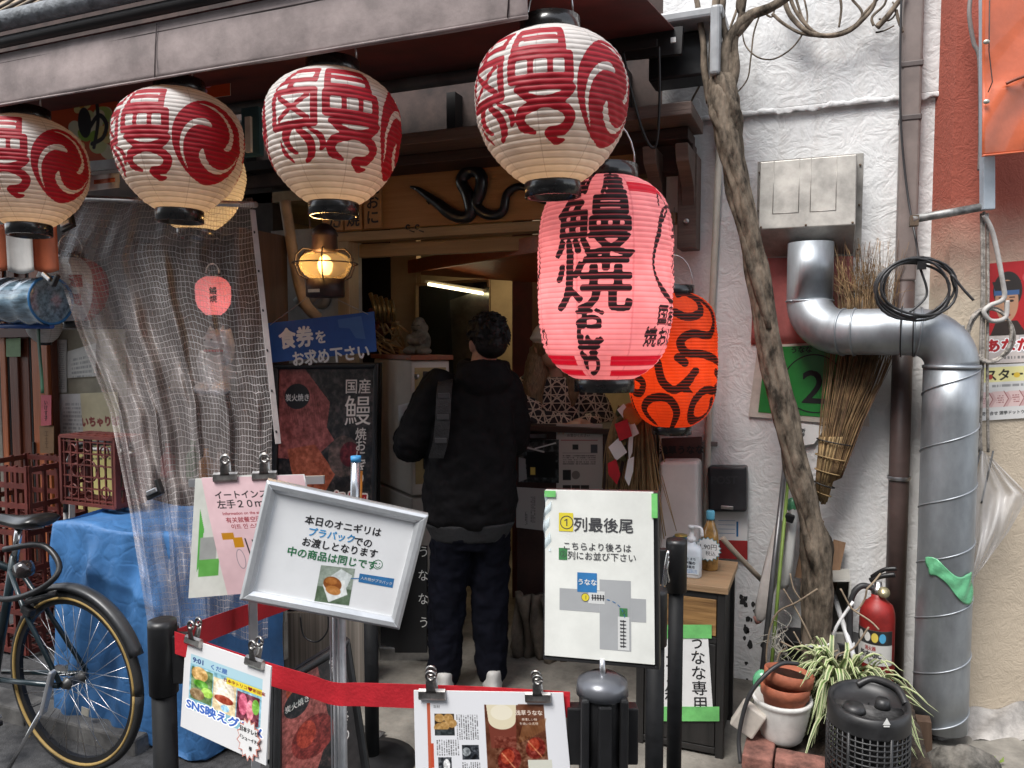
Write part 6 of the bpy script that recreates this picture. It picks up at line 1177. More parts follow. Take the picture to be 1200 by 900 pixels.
# ================================================================ BICYCLE
bk = thing('bicycle', 'dark teal city bicycle with a black saddle parked at the left edge', 'bicycle', (0, 0, 0)); hubp = at(88, 812, 1.97)
fr = mat('bike_teal', (.008, .02, .026), .35, .2, var=.15, coat=.4); rub = mat('tyre_rubber', (.014, .014, .014), .8, var=.2); chrome = mat('chrome', (.7, .7, .7), .18, 1, var=.08); RW = .335; HB = V((0, 0, RW + .005))
def wheel(c):
    tw = MB().tube(arc(c, RW - .014, 0, 6.2832, 64), .0165, 10, closed=False); w_ = tw.build('wheel', rub, bk)
    MB().tube([p + V((0, -.0125, 0)) for p in arc(c, RW - .024, 0, 6.2832, 64)], .006, 6).build('tyre_wall', mat('gum_wall', (.33, .22, .07), .7), w_)
    mb = MB(); mb.loft([[c + V((math.cos(a) * r, y, math.sin(a) * r)) for r, y in ((RW - .03, -.011), (RW - .03, .011), (RW - .048, .008), (RW - .048, -.008))] for a in [6.2832 * k / 64 for k in range(65)]], cap=False, sm=False); mb.build('rim', mat('rim_black', (.03, .03, .032), .4, .6), w_)
    mb = MB()
    for k in range(36):
        a = 6.2832 * k / 36; o = (.9 if k % 4 < 2 else -.9); sy = .028 if k % 2 else -.028; mb.tube([c + V((math.cos(a + o) * .022, sy, math.sin(a + o) * .022)), c + V((math.cos(a) * (RW - .045), sy * .1, math.sin(a) * (RW - .045)))], .0011, 4)
    mb.build('spokes', steel(), w_); MB().lathe([(.012, -.05), (.02, -.034), (.024, -.03), (.016, -.024), (.016, .024), (.024, .03), (.02, .034), (.012, .05)], c, 20, Matrix.Rotation(R(90), 3, 'X')).build('hub', mat('hub_grey', (.1, .1, .1), .4, .7), w_); return w_
wheel(HB); wheel(HB + V((-1.03, 0, 0)))
BBk = V((-.44, 0, .285)); SC_ = V((-.6 + .32, 0, .74)); HT, HBt = V((-.83, 0, .82)), V((-.87, 0, .68)); AX = HB
mb = MB()
for a, b_, r in ((BBk, V((-.3, 0, .78)), .016), (BBk, HBt, .019), (V((-.305, 0, .72)), HT - V((0, 0, .03)), .015), (HBt - V((.005, 0, .02)), HT + V((.005, 0, .03)), .02)): mb.tube([a, b_], r, 14)
for sy in (-.055, .055): mb.tube([BBk + V((0, sy * .6, 0)), AX + V((-.012, sy, 0))], .0105, 10); mb.tube([V((-.305, sy * .3, .72)), V((-.2, sy * .7, .58)), AX + V((-.006, sy, .01))], .009, 10); mb.tube([HBt, HBt + V((-.05, sy, -.12)), HB + V((-1.03, sy, 0))], .011, 10)
mb.build('frame', fr, bk)
MB().tube([V((-.3, 0, .76)), V((-.272, 0, .885))], .0135, 12).build('seat_post', chrome, bk)
sd_ = MB(); sd_.loft([[V((x, wd * math.cos(a) * (1 if math.sin(a) > -.2 else .9), zc + ht * (math.sin(a) if math.sin(a) > 0 else math.sin(a) * .9))) for a in [6.2832 * k / 20 for k in range(20)]] for x, wd, zc, ht in ((-.43, .012, .905, .012), (-.41, .022, .91, .02), (-.36, .028, .912, .022), (-.29, .036, .908, .024), (-.22, .062, .912, .028), (-.165, .078, .922, .03), (-.13, .072, .928, .026), (-.112, .045, .926, .016))]); sd_.build('saddle', mat('saddle_black', (.012, .012, .012), .3, var=.2), bk, sub=1)
MB().tube(spline([V((-.4, .02, .89)), V((-.29, .022, .875)), V((-.18, .03, .89))], 5), .0035, 6).build('saddle_rail', chrome, bk)
mg = MB(); pts = [(math.cos(a), math.sin(a)) for a in [R(24 + (128 - 24) * k / 24) for k in range(25)]]
mg.loft([[HB + V((c * (RW + .022 + dz), y, s * (RW + .022 + dz))) for y, dz in ((-.03, -.012), (-.018, .004), (0, .008), (.018, .004), (.03, -.012), (.017, .0), (0, .003), (-.017, .0))] for c, s in pts]); mg.build('mudguard', mat('mudguard_grey', (.035, .037, .04), .35), bk)
lk = MB(); lk.tube(arc(HB + V((-.11, 0, .31)), .075, R(20), R(340), 24, V((.96, 0, .28)), V((0, 1, 0))), .011, 8); lk.build('ring_lock', black(), bk); MB().box(HB + V((-.16, -.055, .26)), (.05, .03, .03), Matrix.Rotation(.3, 3, 'Y')).build('brake', black(), bk, bevel=.006)
MB().tube(spline([HB + V((-.42, -.075, .34)), HB + V((-.25, -.085, .3)), HB + V((-.06, -.075, .36)), HB + V((-.02, -.03, .43)), HB + V((-.12, -.02, .5)), HB + V((-.3, -.04, .47))], 6), .011, 8).build('cable_lock', black(), bk)
MB().lathe([(.0, 0), (.03, 0), (.033, .02), (.025, .05), (.0, .052)], HB + V((-.15, -.05, .42)), 18, Matrix.Rotation(R(90), 3, 'X')).build('tail_light', mat('smoked_lens', (.02, .015, .015), .12, coat=.5), bk)
ks = MB(); ks.bar(HB + V((-.02, -.07, .06)), HB + V((-.06, -.085, -.1)), .035, .014); ks.build('kickstand_bracket', alu(), bk, bevel=.004); MB().tube([HB + V((-.05, -.085, -.07)), HB + V((-.20, -.13, -.325))], .008, 8).build('kickstand', chrome, bk)
MB().bar(HB + V((.0, -.07, .075)), HB + V((.055, -.072, .085)), .012, .02).build('axle_bolt', chrome, bk)
MB().lathe([(.09, -.003), (.1, 0), (.09, .003)], BBk + V((0, -.05, 0)), 32, Matrix.Rotation(R(90), 3, 'X')).build('chainring', chrome, bk); MB().bar(BBk + V((0, -.07, 0)), BBk + V((.12, -.07, -.12)), .02, .012).build('crank_arm', chrome, bk); MB().box(BBk + V((.12, -.12, -.12)), (.09, .07, .02)).build('pedal', black(), bk, bevel=.004)
MB().tube(spline([HT + V((.0, -.28, .1)), HT + V((-.06, -.2, .1)), HT + V((-.02, 0, .1)), HT + V((-.06, .2, .1)), HT + V((0, .28, .1))], 6), .012, 8).build('handlebar', chrome, bk)
bk.location = (hubp.x, hubp.y, 0)
# ================================================================ RIGHT SIDE: WALL FITTINGS
tinm = mat('weathered_tin', (.36, .34, .31), .45, .55, var=.18, scale=7)
vb = thing('vent_hood', 'weathered square tin vent hood on the white wall feeding the duct', 'vent hood', at(950, 290, W))
A = [at(888, 191, W), at(1012, 181, W), at(1016, 300, W), at(890, 305, W)]; fx0, fx1 = A[0].x, A[1].x; zt, zb = (A[0].z + A[1].z) / 2 + .005, (A[2].z + A[3].z) / 2
q = Quad((fx0, W - .004, zt), (fx1, W - .004, zt), (fx1, W - .004, zb), (fx0, W - .004, zb)); m_ = MB(); q.slab(m_, .003); m_.build('flange', tinm, vb)
e = .016; d0 = W - .005; zf = zb + .115; m_ = MB()
pr = [(d0, zt - e), (d0 - .125, zt - .03), (d0 - .165, zf), (d0, zb + .012)]
m_.prism([(fx0 + .02, y, z) for y, z in pr], (fx1 - fx0 - .05, 0, 0)); m_.build('hood', tinm, vb, bevel=.004)
hp = lambda u, v, o: V((fx0 + .02 + (fx1 - fx0 - .05) * u, d0 - .125 - .04 * v - o, zt - .03 + (zf - zt + .03) * v))
for u0, u1 in ((.15, .42), (.54, .80)):
    m_ = MB()
    for a, b in (((u0, 0), (u0, .78)), ((u0, .78), (u1, .78)), ((u1, 0), (u1, .78))): m_.tube([hp(*a, .001), hp(*b, .001)], .0016, 5)
    m_.build('pressed_panel', tinm, vb)
m_ = MB()
for u in (.03, .5, .97): m_.ell(hp(u, .97, .002), .005, .003, .005, 8, 6)
for z in (zt - .05, (zt + zb) / 2, zb + .03):
    for x in (fx0 + .009, fx1 - .012): m_.ell((x, W - .009, z), .005, .003, .005, 8, 6)
m_.build('screw', mat('rusty_screw', (.12, .08, .05), .6), vb)
rp = MB(); q = Quad(at(884, 303, W - .004), at(1000, 300, W - .004), at(1000, 402, W - .004), at(880, 404, W - .004)); rp.grid(lambda u, v: q.P(u * q.w, v * q.h, .0008 * math.sin(u * 9)), 10, 8); rp = rp.build('faded_red_board', mat('red_glow_paint', (.46, .14, .13), .7, var=.15, scale=4, bump=.2), solid=.003); tag(rp, 'faded red board on the wall between the vent hood and the green sign', 'board')  # red board standing in for lantern glow on the wall
# spiral duct
du = thing('exhaust_duct', 'galvanised spiral duct bending from the vent hood down to the ground', 'duct', at(1100, 850, 3.40)); galv = mat('galvanised_steel', (.36, .385, .41), .46, .8, var=.16, scale=5, stretch=(1, 1, .45), bump=.1, bscale=5); YD = 3.42; rd = .094
p = [at(950, 292, W - .1), at(950, 335, YD + .05)]; top = V((p[0].x, W - .1, p[0].z + .0)); c1x = top.x; zh = at(1020, 389, YD).z; xd = at(1113, 500, YD).x; bend = .135
pts = [V((c1x, W - .105, zf - .06)), V((c1x, W - .105, zh + bend))] + [V((c1x + bend - bend * math.cos(a), W - .105 - .12 * (i / 12), zh + bend - bend * math.sin(a))) for i, a in enumerate([math.pi / 2 * k / 12 for k in range(1, 13)])]
xe = xd - bend; pts += [V((c1x + bend + (xe - c1x - bend) * k / 6, W - .225 - .03 * k / 6, zh)) for k in range(1, 7)]; y2 = W - .255
n_el = len(pts); pts += [V((xe + bend * math.sin(a), y2, zh - bend + bend * math.cos(a))) for a in [math.pi / 2 * k / 14 for k in range(1, 15)]]
zend = at(1100, 850, y2).z; MB().tube(pts, rd, 36).build('elbow_run', galv, du)
xb = at(1101, 850, y2).x; P0_, P1_ = V((xd, y2, zh - bend + .004)), V((xb, y2, zend)); MB().tube([P0_.lerp(P1_, k / 8) for k in range(9)], rd + .004, 40, cap=False).build('down_pipe', galv, du, solid=.002)
m_ = MB(); turns = 6.4; N = 300; L = (P1_ - P0_)
m_.tube([P0_.lerp(P1_, k / N) + V((math.cos(k / N * turns * 6.2832) * (rd + .0055), -math.sin(k / N * turns * 6.2832) * (rd + .0055), 0)) for k in range(N + 1)], .0034, 5); m_.build('spiral_seam', galv, du)
def band(i, nm='joint_band', r=rd + .002):
    t_ = (pts[i + 1] - pts[i - 1]).normalized(); x = t_.orthogonal().normalized(); y = t_.cross(x); MB().tube([pts[i] + x * (math.cos(a) * r) + y * (math.sin(a) * r) for a in [6.2832 * k / 40 for k in range(41)]], .004, 6).build(nm, galv, du)
for i in (1, 13, 14, 18, 19, 20): band(i)
MB().lathe([(rd + .004, 0), (rd + .009, 0), (rd + .009, .012), (rd + .004, .014)], P0_ - V((0, 0, .012)), 40).build('joint_band', galv, du)
for i in (18, 19): MB().tube(arc(pts[i] + V((0, 0, 0)), rd + .006, 0, 6.2832, 30, V((.12, 1, 0)), V((0, 0, 1))), .0025, 5).build('tie_wire', mat('black_steel'), du)
gt = MB(); cgt = P0_.lerp(P1_, .555)
def gtf(u, v): a = -2.45 + 1.75 * u + .25 * v; r = rd + .0075 + .006 * abs(math.sin(u * 11 + v * 5)); return cgt + V((math.cos(a) * r, math.sin(a) * r, .05 - .125 * v * (.5 + .5 * u) - .05 * u + .02 * math.sin(u * 7)))
gt.grid(gtf, 24, 12); gt = gt.build('green_tape', mat('green_tape_film', (.13, .42, .22), .25, var=.15, scale=20, coat=.4), du, solid=.001)
# downpipe
dp = thing('downpipe', 'brown square-jointed rain pipe running the full height of the white wall', 'pipe', at(1058, 800, W - .07)); br, brd = mat('taupe_pvc', (.20, .16, .145), .5, var=.15, scale=4), mat('brown_pvc', (.075, .05, .045), .45, var=.2, scale=5); xt, xb_ = at(1066, 150, W - .06).x, at(1058, 650, W - .06).x; zj = at(1062, 330, W - .06).z
xp = (xt + xb_) / 2 - .012
MB().tube([(xp, W - .05, .02), (xp, W - .05, zj)], .040, 24).build('lower_pipe', brd, dp); MB().box((xp + .002, W - .045, (zj + 4.6) / 2), (.076, .075, 4.6 - zj)).build('upper_pipe', br, dp, bevel=.01)
for py in (78, 140): z = at(1064, py, W - .05).z; MB().box((xp + .002, W - .045, z), (.082, .082, .022)).build('collar', mat('taupe_dark', (.1, .08, .075), .5), dp, bevel=.003)
for py in (560, 805): z = at(1058, py, W - .05).z; MB().lathe([(.046, -.008), (.048, 0), (.046, .008)], (xp, W - .05, z), 24, cap=False).build('bracket', steel(), dp)
# cable coil hung on the duct
cc = thing('cable_coil', 'coil of black cable tied to the bend of the duct', 'cable', at(1076, 370, 3.26)); c0 = at(1076, 340, 3.27); m_ = MB(); rg = random.Random(6); P_ = []
for i in range(5 * 28): a = i / 28 * 6.2832; r = .118 + .012 * math.sin(i * .21) + .006 * math.sin(i * .57); P_.append(c0 + RT * (math.cos(a) * r * 1.18 + .012 * math.sin(i * .045)) + V((0, -.02 * math.sin(i * .09), math.sin(a) * r * .92)))
m_.tube(P_, .0052, 6); m_.build('coil', mat('black_cable', (.03, .03, .032), .45), cc)
MB().tube(spline([P_[0], at(1115, 322, 3.26), at(1128, 338, 3.25), at(1141, 352, 3.25)], 6), .005, 6).build('free_end', mat('black_cable'), cc); MB().box(at(1080, 311, 3.25), (.03, .02, .03)).build('cable_tie', black(), cc)
hc = MB().tube(spline([at(1057, -20, W - .12), at(1055, 60, W - .115), at(1056, 150, W - .112), at(1064, 230, W - .12), at(1074, 285, W - .2), at(1078, 312, 3.28), at(1086, 345, 3.27), at(1066, 366, 3.25)], 8), .0045, 6).build('hanging_cable', mat('black_cable')); tag(hc, 'thin dark cable running down the rain pipe to the coil', 'cable')
# conduit at the left of the white wall
cdm = mat('cream_conduit', (.5, .45, .38), .5, var=.12); x_ = at(833, 420, W - .03).x; z0, z1 = at(826, 600, W - .03).z, at(836, 120, W - .03).z; cn = MB().tube([(x_ + .03, W - .022, z1), (x_ + .002, W - .022, at(830, 350, W).z), (x_ - .012, W - .022, z0 + .05), (x_ - .01, W - .022, z0 - .1)], .0155, 14); cn = cn.build('conduit', cdm); tag(cn, 'cream conduit running down the wall behind the orange lantern', 'conduit')
b = MB().box(at(832, 520, W - .02), (.07, .02, .022)).build('conduit_saddle', mat('spot_grey'), bevel=.003); tag(b, 'small grey saddle bracket on the cream conduit', 'bracket')
hs_ = MB().tube(spline([at(846, 630, 3.4), at(862, 648, 3.42), at(885, 672, 3.5), at(897, 684, 3.6)], 6), .0125, 10).build('drain_hose', mat('beige_hose', (.48, .4, .31), .5)); tag(hs_, 'beige hose sloping down from the bottle to the umbrella', 'hose')
# white box, plaque, post box, papers
q = Quad(at(772, 541, 3.42), at(818, 541, 3.42), at(818, 652, 3.42), at(773, 652, 3.42)); wb = MB().prism([q.c[0], q.c[1], q.c[2], q.c[3]], (0, .12, 0)).build('wall_heater', mat('white_enamel_box', (.62, .57, .55), .4, var=.05), bevel=.018, seg=4); tag(wb, 'white rounded wall unit under the orange lantern', 'wall unit')
b = MB(); q = Quad(at(775, 514, 3.62), at(822, 512, 3.62), at(822, 541, 3.62), at(775, 541, 3.62)); q.slab(b, .02); q.text(b, '浅草うなな', q.w * .5, q.h * .5, .042, 1, bold=.05, off=.003); b = b.build('name_plaque', [mat('plaque_brown', (.075, .03, .025), .6), ink()]); tag(b, 'brown wooden name plaque above the white wall unit', 'plaque')
pb_ = thing('post_box', 'black post box on the white wall with raised lettering', 'post box', at(853, 600, W)); q = Quad(at(829, 547, W - .075), at(875, 547, W - .075), at(875, 600, W - .075), at(830, 600, W - .075)); q2 = [V((p.x, W - .002, p.z)) for p in q.c]
MB().loft([[q.c[0], q.c[1], q.c[2], q.c[3]], q2], sm=False).build('body', mat('box_black', (.028, .028, .032), .38, var=.2), pb_, bevel=.012, seg=3); m_ = MB(); q.text(m_, 'POST', q.w * .42, q.h * .28, .05, 0, off=.0015, bold=.05); m_.build('lettering', mat('box_black_raised', (.045, .045, .05), .3), pb_); MB().box(q.P(q.w * .5, q.h * .9, .004), (.055, .008, .016)).build('latch', steel(), pb_, bevel=.002)
b = MB(); q = Quad(at(838, 600, W - .02), at(876, 600, W - .02), at(876, 656, W - .02), at(838, 654, W - .02)); q.slab(b, .003); q.rect(b, q.w * .05, q.h * .6, q.w, q.h, 1); q.rect(b, q.w * .66, q.h * .2, q.w * .72, q.h * .52, 2)
for k in range(4): q.rect(b, q.w * .1, q.h * (.18 + .09 * k), q.w * .62, q.h * (.188 + .09 * k), 2, .001)
b = b.build('paper_folder', [paper(), mat('red_folder', (.36, .03, .03), .5), mat('label_blue')]); tag(b, 'white and red paper folder hung below the black post box', 'folder')
# green number sign
q = Quad(at(888, 405, W - .012), at(1010, 399, W - .012), at(1019, 500, W - .012), at(877, 488, W - .012)); gs = thing('number_sign', 'green sign with a circled figure two behind the trunk and broom', 'sign', q.P(q.w / 2, q.h)); m_ = MB(); q.slab(m_, .006); m_.build('board', mat('aged_white_board', (.55, .5, .44), .5, var=.15), gs)
m_ = MB(); q.slab(m_, .0015, 0, q.w * .08, q.h * .03, q.w * .9, q.h * .93, .002); k_ = q.w / 135; cx, cy = 74 * k_, 52 * k_; q.ring(m_, cx, cy, 37 * k_, 1.6 * k_, 1, .0028); q.text(m_, '2', cx - 1 * k_, cy + 2 * k_, 60 * k_, 1, bold=.012, off=.0028); q.text(m_, 'うなな', 58 * k_, 8 * k_, 9.5 * k_, 1, bold=.03, off=.0028); q.text(m_, '浅草', 24 * k_, 10 * k_, 9 * k_, 1, bold=.02, off=.0028); q.text(m_, '最後尾', 98 * k_, 6 * k_, 9 * k_, 1, bold=.02, off=.0028)
m_.build('green_sheet', [mat('sheet_green', (.03, .24, .05), .3, var=.12, scale=4, coat=.3), ink()], gs)
b = MB(); q = Quad(at(924, 494, W - .02), at(968, 500, W - .02), at(954, 520, W - .02), at(930, 524, W - .02)); q.slab(b, .003); q.text(b, '新幹', q.w * .4, q.h * .4, .02, 1, vert=True, bold=.03); b = b.build('paper_scrap', [paper(), ink()]); tag(b, 'white paper scrap sticking out under the green number sign', 'paper')
# broom
bm = thing('bamboo_broom', 'upturned twig broom wedged behind the duct', 'broom', at(966, 590, 3.5)); rg = random.Random(11); tw = mat('twig_brown', (.24, .15, .07), .8, var=.35, scale=12); tw2 = mat('twig_dark', (.13, .07, .035), .8, var=.3)
for mname, mm, n_ in (('bristles', tw, 260), ('bristles', tw2, 130)):
    m_ = MB()
    for i in range(n_):
        u = rg.gauss(0, .42); u = max(-1, min(1, u)); a = rg.uniform(-1, 1); hgt = rg.uniform(0, 1)
        p0 = at(972 + u * 14, 566 - 6 * u, 3.53 + a * .02); p1 = at(986 + u * 26, 500 - 6 * u, 3.535 + a * .035); p2 = at(1008 + u * 38 + rg.gauss(0, 3), 420 + rg.uniform(-12, 8), 3.56 + a * .035)
        P_ = [p0, p1, p2]
        if hgt > .25: P_ += [at(1012 + u * 42 + rg.gauss(0, 4), 352, 3.585 + a * .025), at(1012 + u * 52 + rg.gauss(0, 9), 340 - 62 * rg.random() ** 1.4, 3.59 + a * .03)]
        m_.tube(spline(P_, 3), [.0024 * (1 - .6 * k / (3 * (len(P_) - 1))) for k in range(3 * (len(P_) - 1) + 1)], 4)
    m_.build(mname, mm, bm)
m_ = MB()
for i in range(60): u, a = rg.uniform(-1, 1), rg.uniform(-1, 1); s = math.sqrt(max(0, 1 - u * u)); m_.tube([at(962 + u * 7, 588 + rg.uniform(-4, 3), 3.53 + a * .018 * s), at(970 + u * 12, 545, 3.53 + a * .028 * s), at(978 + u * 17, 512, 3.53 + a * .036 * s)], .004, 5)
m_.build('bound_stems', mat('straw_stem', (.3, .2, .09), .75, var=.3, scale=15), bm)
for (px, py, rr) in ((979, 518, 20), (974, 536, 17), (970, 553, 14), (966, 568, 11), (964, 578, 9)):
    c_ = at(px, py, 3.53); MB().tube([c_ + V((math.cos(a) * rr * .0037, math.sin(a) * rr * .0022, math.cos(a) * -.012)) for a in [6.2832 * k / 20 for k in range(21)]], .003, 5).build('binding_wire', mat('black_steel') if py in (518, 568) else mat('straw_stem'), bm)
# ================================================================ RIGHT EDGE
ps = thing('street_post', 'pale blue steel post with a side arm at the right edge', 'post', STQ(1157, 250, .1)); bs = mat('pale_blue_paint', (.36, .41, .46), .4, var=.1); a, b = STQ(1156, -30, .12), STQ(1157, 246, .12)
MB().bar(a, b, .045, .03, 0, FH).build('upright', bs, ps, bevel=.003); MB().tube([STQ(1069, 257, .06), STQ(1110, 250, .08), STQ(1154, 242, .11)], .016, 12).build('arm', mat('rusty_galvanised', (.32, .32, .31), .5, .6, var=.3, scale=14), ps); MB().box(STQ(1071, 259, .05), (.03, .05, .04)).build('bracket', mat('rusty_screw'), ps)
b = MB(); b.tube(spline([STQ(1138, -10, .08), STQ(1136, 18, .08), STQ(1141, 50, .08), STQ(1148, 72, .09), STQ(1149, 160, .09), STQ(1148, 200, .09)], 8), .008, 8); b = b.build('grey_conduit', mat('conduit_grey', (.22, .2, .19), .5)); tag(b, 'flexible grey conduit beside the orange sheet', 'conduit')
oa = thing('orange_awning', 'orange vinyl awning sheet laced at the upper right edge', 'awning', STQ(1190, 185, .2)); ov = mat('orange_vinyl', (.6, .13, .05), .35, var=.12, scale=4, bump=.3, bscale=9, coat=.3)
def orf(u, v): return STQ(1151 + 90 * u, -40 + (224 - 9 * u) * v, .2 + .02 * math.sin(v * 9 + u * 4) * v + .03 * (v > .62) * math.sin((v - .62) * 14 + u * 6) * u)
MB().grid(orf, 26, 50).build('sheet', ov, oa, solid=.003); MB().tube([orf(u / 10, .995) + V((0, -.004, 0)) for u in range(11)], .004, 6).build('hem', ov, oa)
MB().tube(spline([STQ(1179, 98, .225), STQ(1190, 93, .235), STQ(1215, 84, .24)], 5), .006, 6).build('fold', mat('vinyl_fold', (.25, .06, .03), .5), oa)
for py in (49, 119): MB().ell(STQ(1156, py, .224), .011, .006, .009).build('button', mat('tin'), oa)
MB().tube([STQ(1160, -30, .218), STQ(1159, 60, .218), STQ(1163, 96, .222), STQ(1158, 108, .222)], .002, 5).build('lacing', mat('black_steel'), oa)
# ropes
rm = mat('grey_rope', (.32, .29, .26), .8, var=.3, scale=40, bump=.5, bscale=120); ro_ = thing('hanging_rope', 'grey ropes with a looped hank hanging from the post arm', 'rope', STQ(1155, 530, .1)); m_ = MB()
for pts_ in ([(1153, 248), (1153, 330), (1152, 420), (1149, 500), (1150, 532)], [(1157, 250), (1158, 340), (1157, 430), (1158, 530)], [(1150, 250), (1151, 340), (1148, 430), (1144, 480), (1148, 530)]): m_.tube(spline([STQ(x, y, .09) for x, y in pts_], 6), .0055, 6)
m_.build('rope', rm, ro_); m_ = MB(); m_.tube(spline([STQ(x, y, .11) for x, y in [(1153, 252), (1164, 275), (1175, 330), (1176, 350), (1160, 358), (1153, 366), (1162, 376), (1178, 372), (1180, 352)]], 6), .009, 8); m_.build('knotted_end', mat('wrapped_grey', (.42, .4, .38), .6, var=.25), ro_)
m_ = MB(); Pq = []
for i in range(84): a = i / 28 * 6.2832 + 1; Pq.append(STQ(1160 + 26 * math.cos(a) * (1 + .1 * math.sin(i * .3)) + 2 * math.sin(i * .11), 393 + 31 * math.sin(a) * (1 + .06 * math.sin(i * .2)), .10 + .01 * math.sin(i * .4)))
m_.tube(Pq, .0055, 6); m_.build('hank', rm, ro_); b = MB().box(STQ(1125, 390, .01), (.03, .02, .06)).build('wall_hook', mat('rusty_galvanised'), bevel=.003); tag(b, 'small rusty wall hook by the duct bend', 'hook')
# posters on the stucco
def face(q, t):
    c = Canvas(50, 62, 2.4, '#b3161c'); c.grain(0, 0, 50, 62, .04, 9); c.ell(20, 24, 15, 16, '#2a211d'); c.ell(19, 33, 12, 18, '#b98a6c'); c.rect(6, 20, 32, 28, '#3f5f8d'); c.poly([(4, 16), (34, 16), (32, 24), (7, 24)], '#2a211d'); c.ell(14, 33, 2.2, 1, '#231814'); c.ell(24, 33, 2.2, 1, '#231814'); c.line([(11, 30), (16, 30)], .9, '#2a1c16'); c.line([(22, 30), (27, 30)], .9, '#2a1c16'); c.line([(19, 34), (18, 40), (20, 40)], .8, '#8a5c44'); c.ell(19, 45, 4, 1.3, '#8a3a34'); c.poly([(2, 62), (8, 50), (30, 50), (40, 62)], '#33251f'); c.ell(40, 14, 5, 4, '#c9494b'); c.build('print', q, t, .001)
ST4 = lambda x0, y0, x1, y1, o: None
def sheet_st(label, px, fn, o=.006):
    q = Quad(*[STQ(a, b, o) for a, b in px]); t = thing('poster', label, 'poster', q.P(q.w / 2, q.h)); fn(q, t); m_ = MB(); q.slab(m_, .001, off=-.001); m_.build('backing', paper(), t)
sheet_st('red poster with a face in a blue headband at the right edge', [(1158, 309), (1215, 304), (1215, 391), (1158, 393)], face)
def una(q, t): c = Canvas(54, 34, 2.4, '#cfc3bd'); c.rect(34, 0, 54, 22, '#b9b2b0'); c.small(36, 3, 54, 20, 5, '#666666', True); c.text('あなた', 22, 12, 17, '#ffffff', bold=.16); c.text('あなた', 22, 12, 17, '#b3161c', bold=.06); c.small(18, 24, 54, 30, 1, '#555555'); c.build('print', q, t, .001)
sheet_st('poster strip with bold red lettering under the face poster', [(1157, 394), (1215, 391.5), (1215, 424), (1157, 426)], una, .0055)
def pos(q, t):
    c = Canvas(60, 64, 2.4, '#d2d0cd'); c.rect(0, 3, 60, 20, '#e0d89a'); c.text('ポスター募集', 31, 12, 14.5, '#16140f', bold=.05); c.ell(9, 14, 2.6, 3, '#a83a2a'); c.ell(38, 13, 3.6, 3, '#d8b53a'); c.small(10, 22, 58, 27, 1, '#777777'); c.rect(0, 32, 60, 49, '#c9a5a2')
    for k in range(4): c.poly([(k * 17 - 6, 31), (k * 17 + 7, 31), (k * 17 + 12, 40), (k * 17 + 7, 49), (k * 17 - 6, 49), (k * 17 - 1, 40)], '#d9bdb9'); c.line([(k * 17 + 7, 31), (k * 17 + 12, 40), (k * 17 + 7, 49)], .8, '#8a4a48'); c.small(k * 17 - 1, 35, k * 17 + 7, 45, 4, '#8a4040')
    c.text('お問い合せ 選挙ドットウィン！にて', 32, 56, 4.6, '#1c1c1c', bold=.04); c.build('print', q, t, .001)
sheet_st('white poster with large black katakana heading at the right edge', [(1151, 428), (1215, 425), (1215, 489), (1150, 493)], pos, .0065)
# clear plastic bag
pg = thing('plastic_bag', 'clear plastic sheet bag hanging from the ropes beside the duct', 'bag', STQ(1160, 680, .1)); m_ = MB()
def bagf(u, v): x = np.interp(v, [0, .35, .7, 1], [1150, 1141, 1136, 1134]) * (1 - u) + np.interp(v, [0, .3, .6, 1], [1164, 1206, 1182, 1140]) * u; y = 528 + 152 * v + 10 * u * (1 - v); return STQ(x, y, .12 + .025 * math.sin(u * 8 + v * 5) + .012 * math.sin(u * 23 - v * 9))
m_.grid(bagf, 26, 34); m_.build('film', glassy('clear_bag_film', (.8, .8, .82), .12, .62), pg)
for x in (1149, 1164): MB().tube([STQ(x, 528, .11), STQ(x - 14, 590, .12)], .0035, 6).build('handle_rod', mat('wire_dark', (.08, .08, .08), .4), pg)
# ================================================================ TREE
tr_ = thing('wisteria', 'old twisted climbing trunk with bare branches against the white wall', 'tree', gnd(955, 800)); bark = mat('bark', (.165, .132, .1), .92, var=.42, scale=11, stretch=(2, 2, .9), bump=1.0, bscale=16, spec=.2)
YT = 3.36; tp_ = [(846, 88, 22), (847, 104, 36), (850, 132, 38), (856, 175, 33), (868, 230, 29), (881, 290, 27), (893, 350, 27), (904, 420, 28), (917, 475, 30), (933, 540, 30), (948, 600, 31), (956, 645, 37), (958, 690, 36), (956, 735, 32), (955, 780, 30), (955, 812, 34)]
C_ = [at(x, y, YT) for x, y, w_ in tp_]; P_ = spline(C_, 12); n_ = len(P_); wd = np.interp(np.linspace(0, len(tp_) - 1, n_), range(len(tp_)), [w_ for _, _, w_ in tp_]); rr = [w_ * .5 * 3.12 / 900 * .9 for w_ in wd]
m_ = MB(); m_.tube(P_, rr, 56, twist=lambda i, a: 1 + .12 * math.sin(2 * a + i * .08) + .06 * math.sin(5 * a - i * .11) + .045 * math.sin(9 * a + i * .2 + math.sin(i * .31)) + .03 * math.sin(17 * a - i * .35 + 2 * math.sin(i * .17)) + .04 * math.sin(i * .4) + .05 * max(0, math.sin(i * .19 + 2 * a) - .75) * 4); m_.build('trunk', bark, tr_)
for ph in (0, 2.2, 4.1):
    lo, hi = (0, n_) if ph else (0, 80); S_ = [P_[i] + V((math.cos(ph + i * .065) * rr[i] * .7, math.sin(ph + i * .065) * rr[i] * .75, 0)) for i in range(lo, hi, 2)]; MB().tube(S_, [rr[i] * (.42 + .12 * math.sin(i * .3)) for i in range(lo, hi, 2)], 12, twist=lambda i, a: 1 + .1 * math.sin(3 * a + i)).build('twisted_stem', bark, tr_)
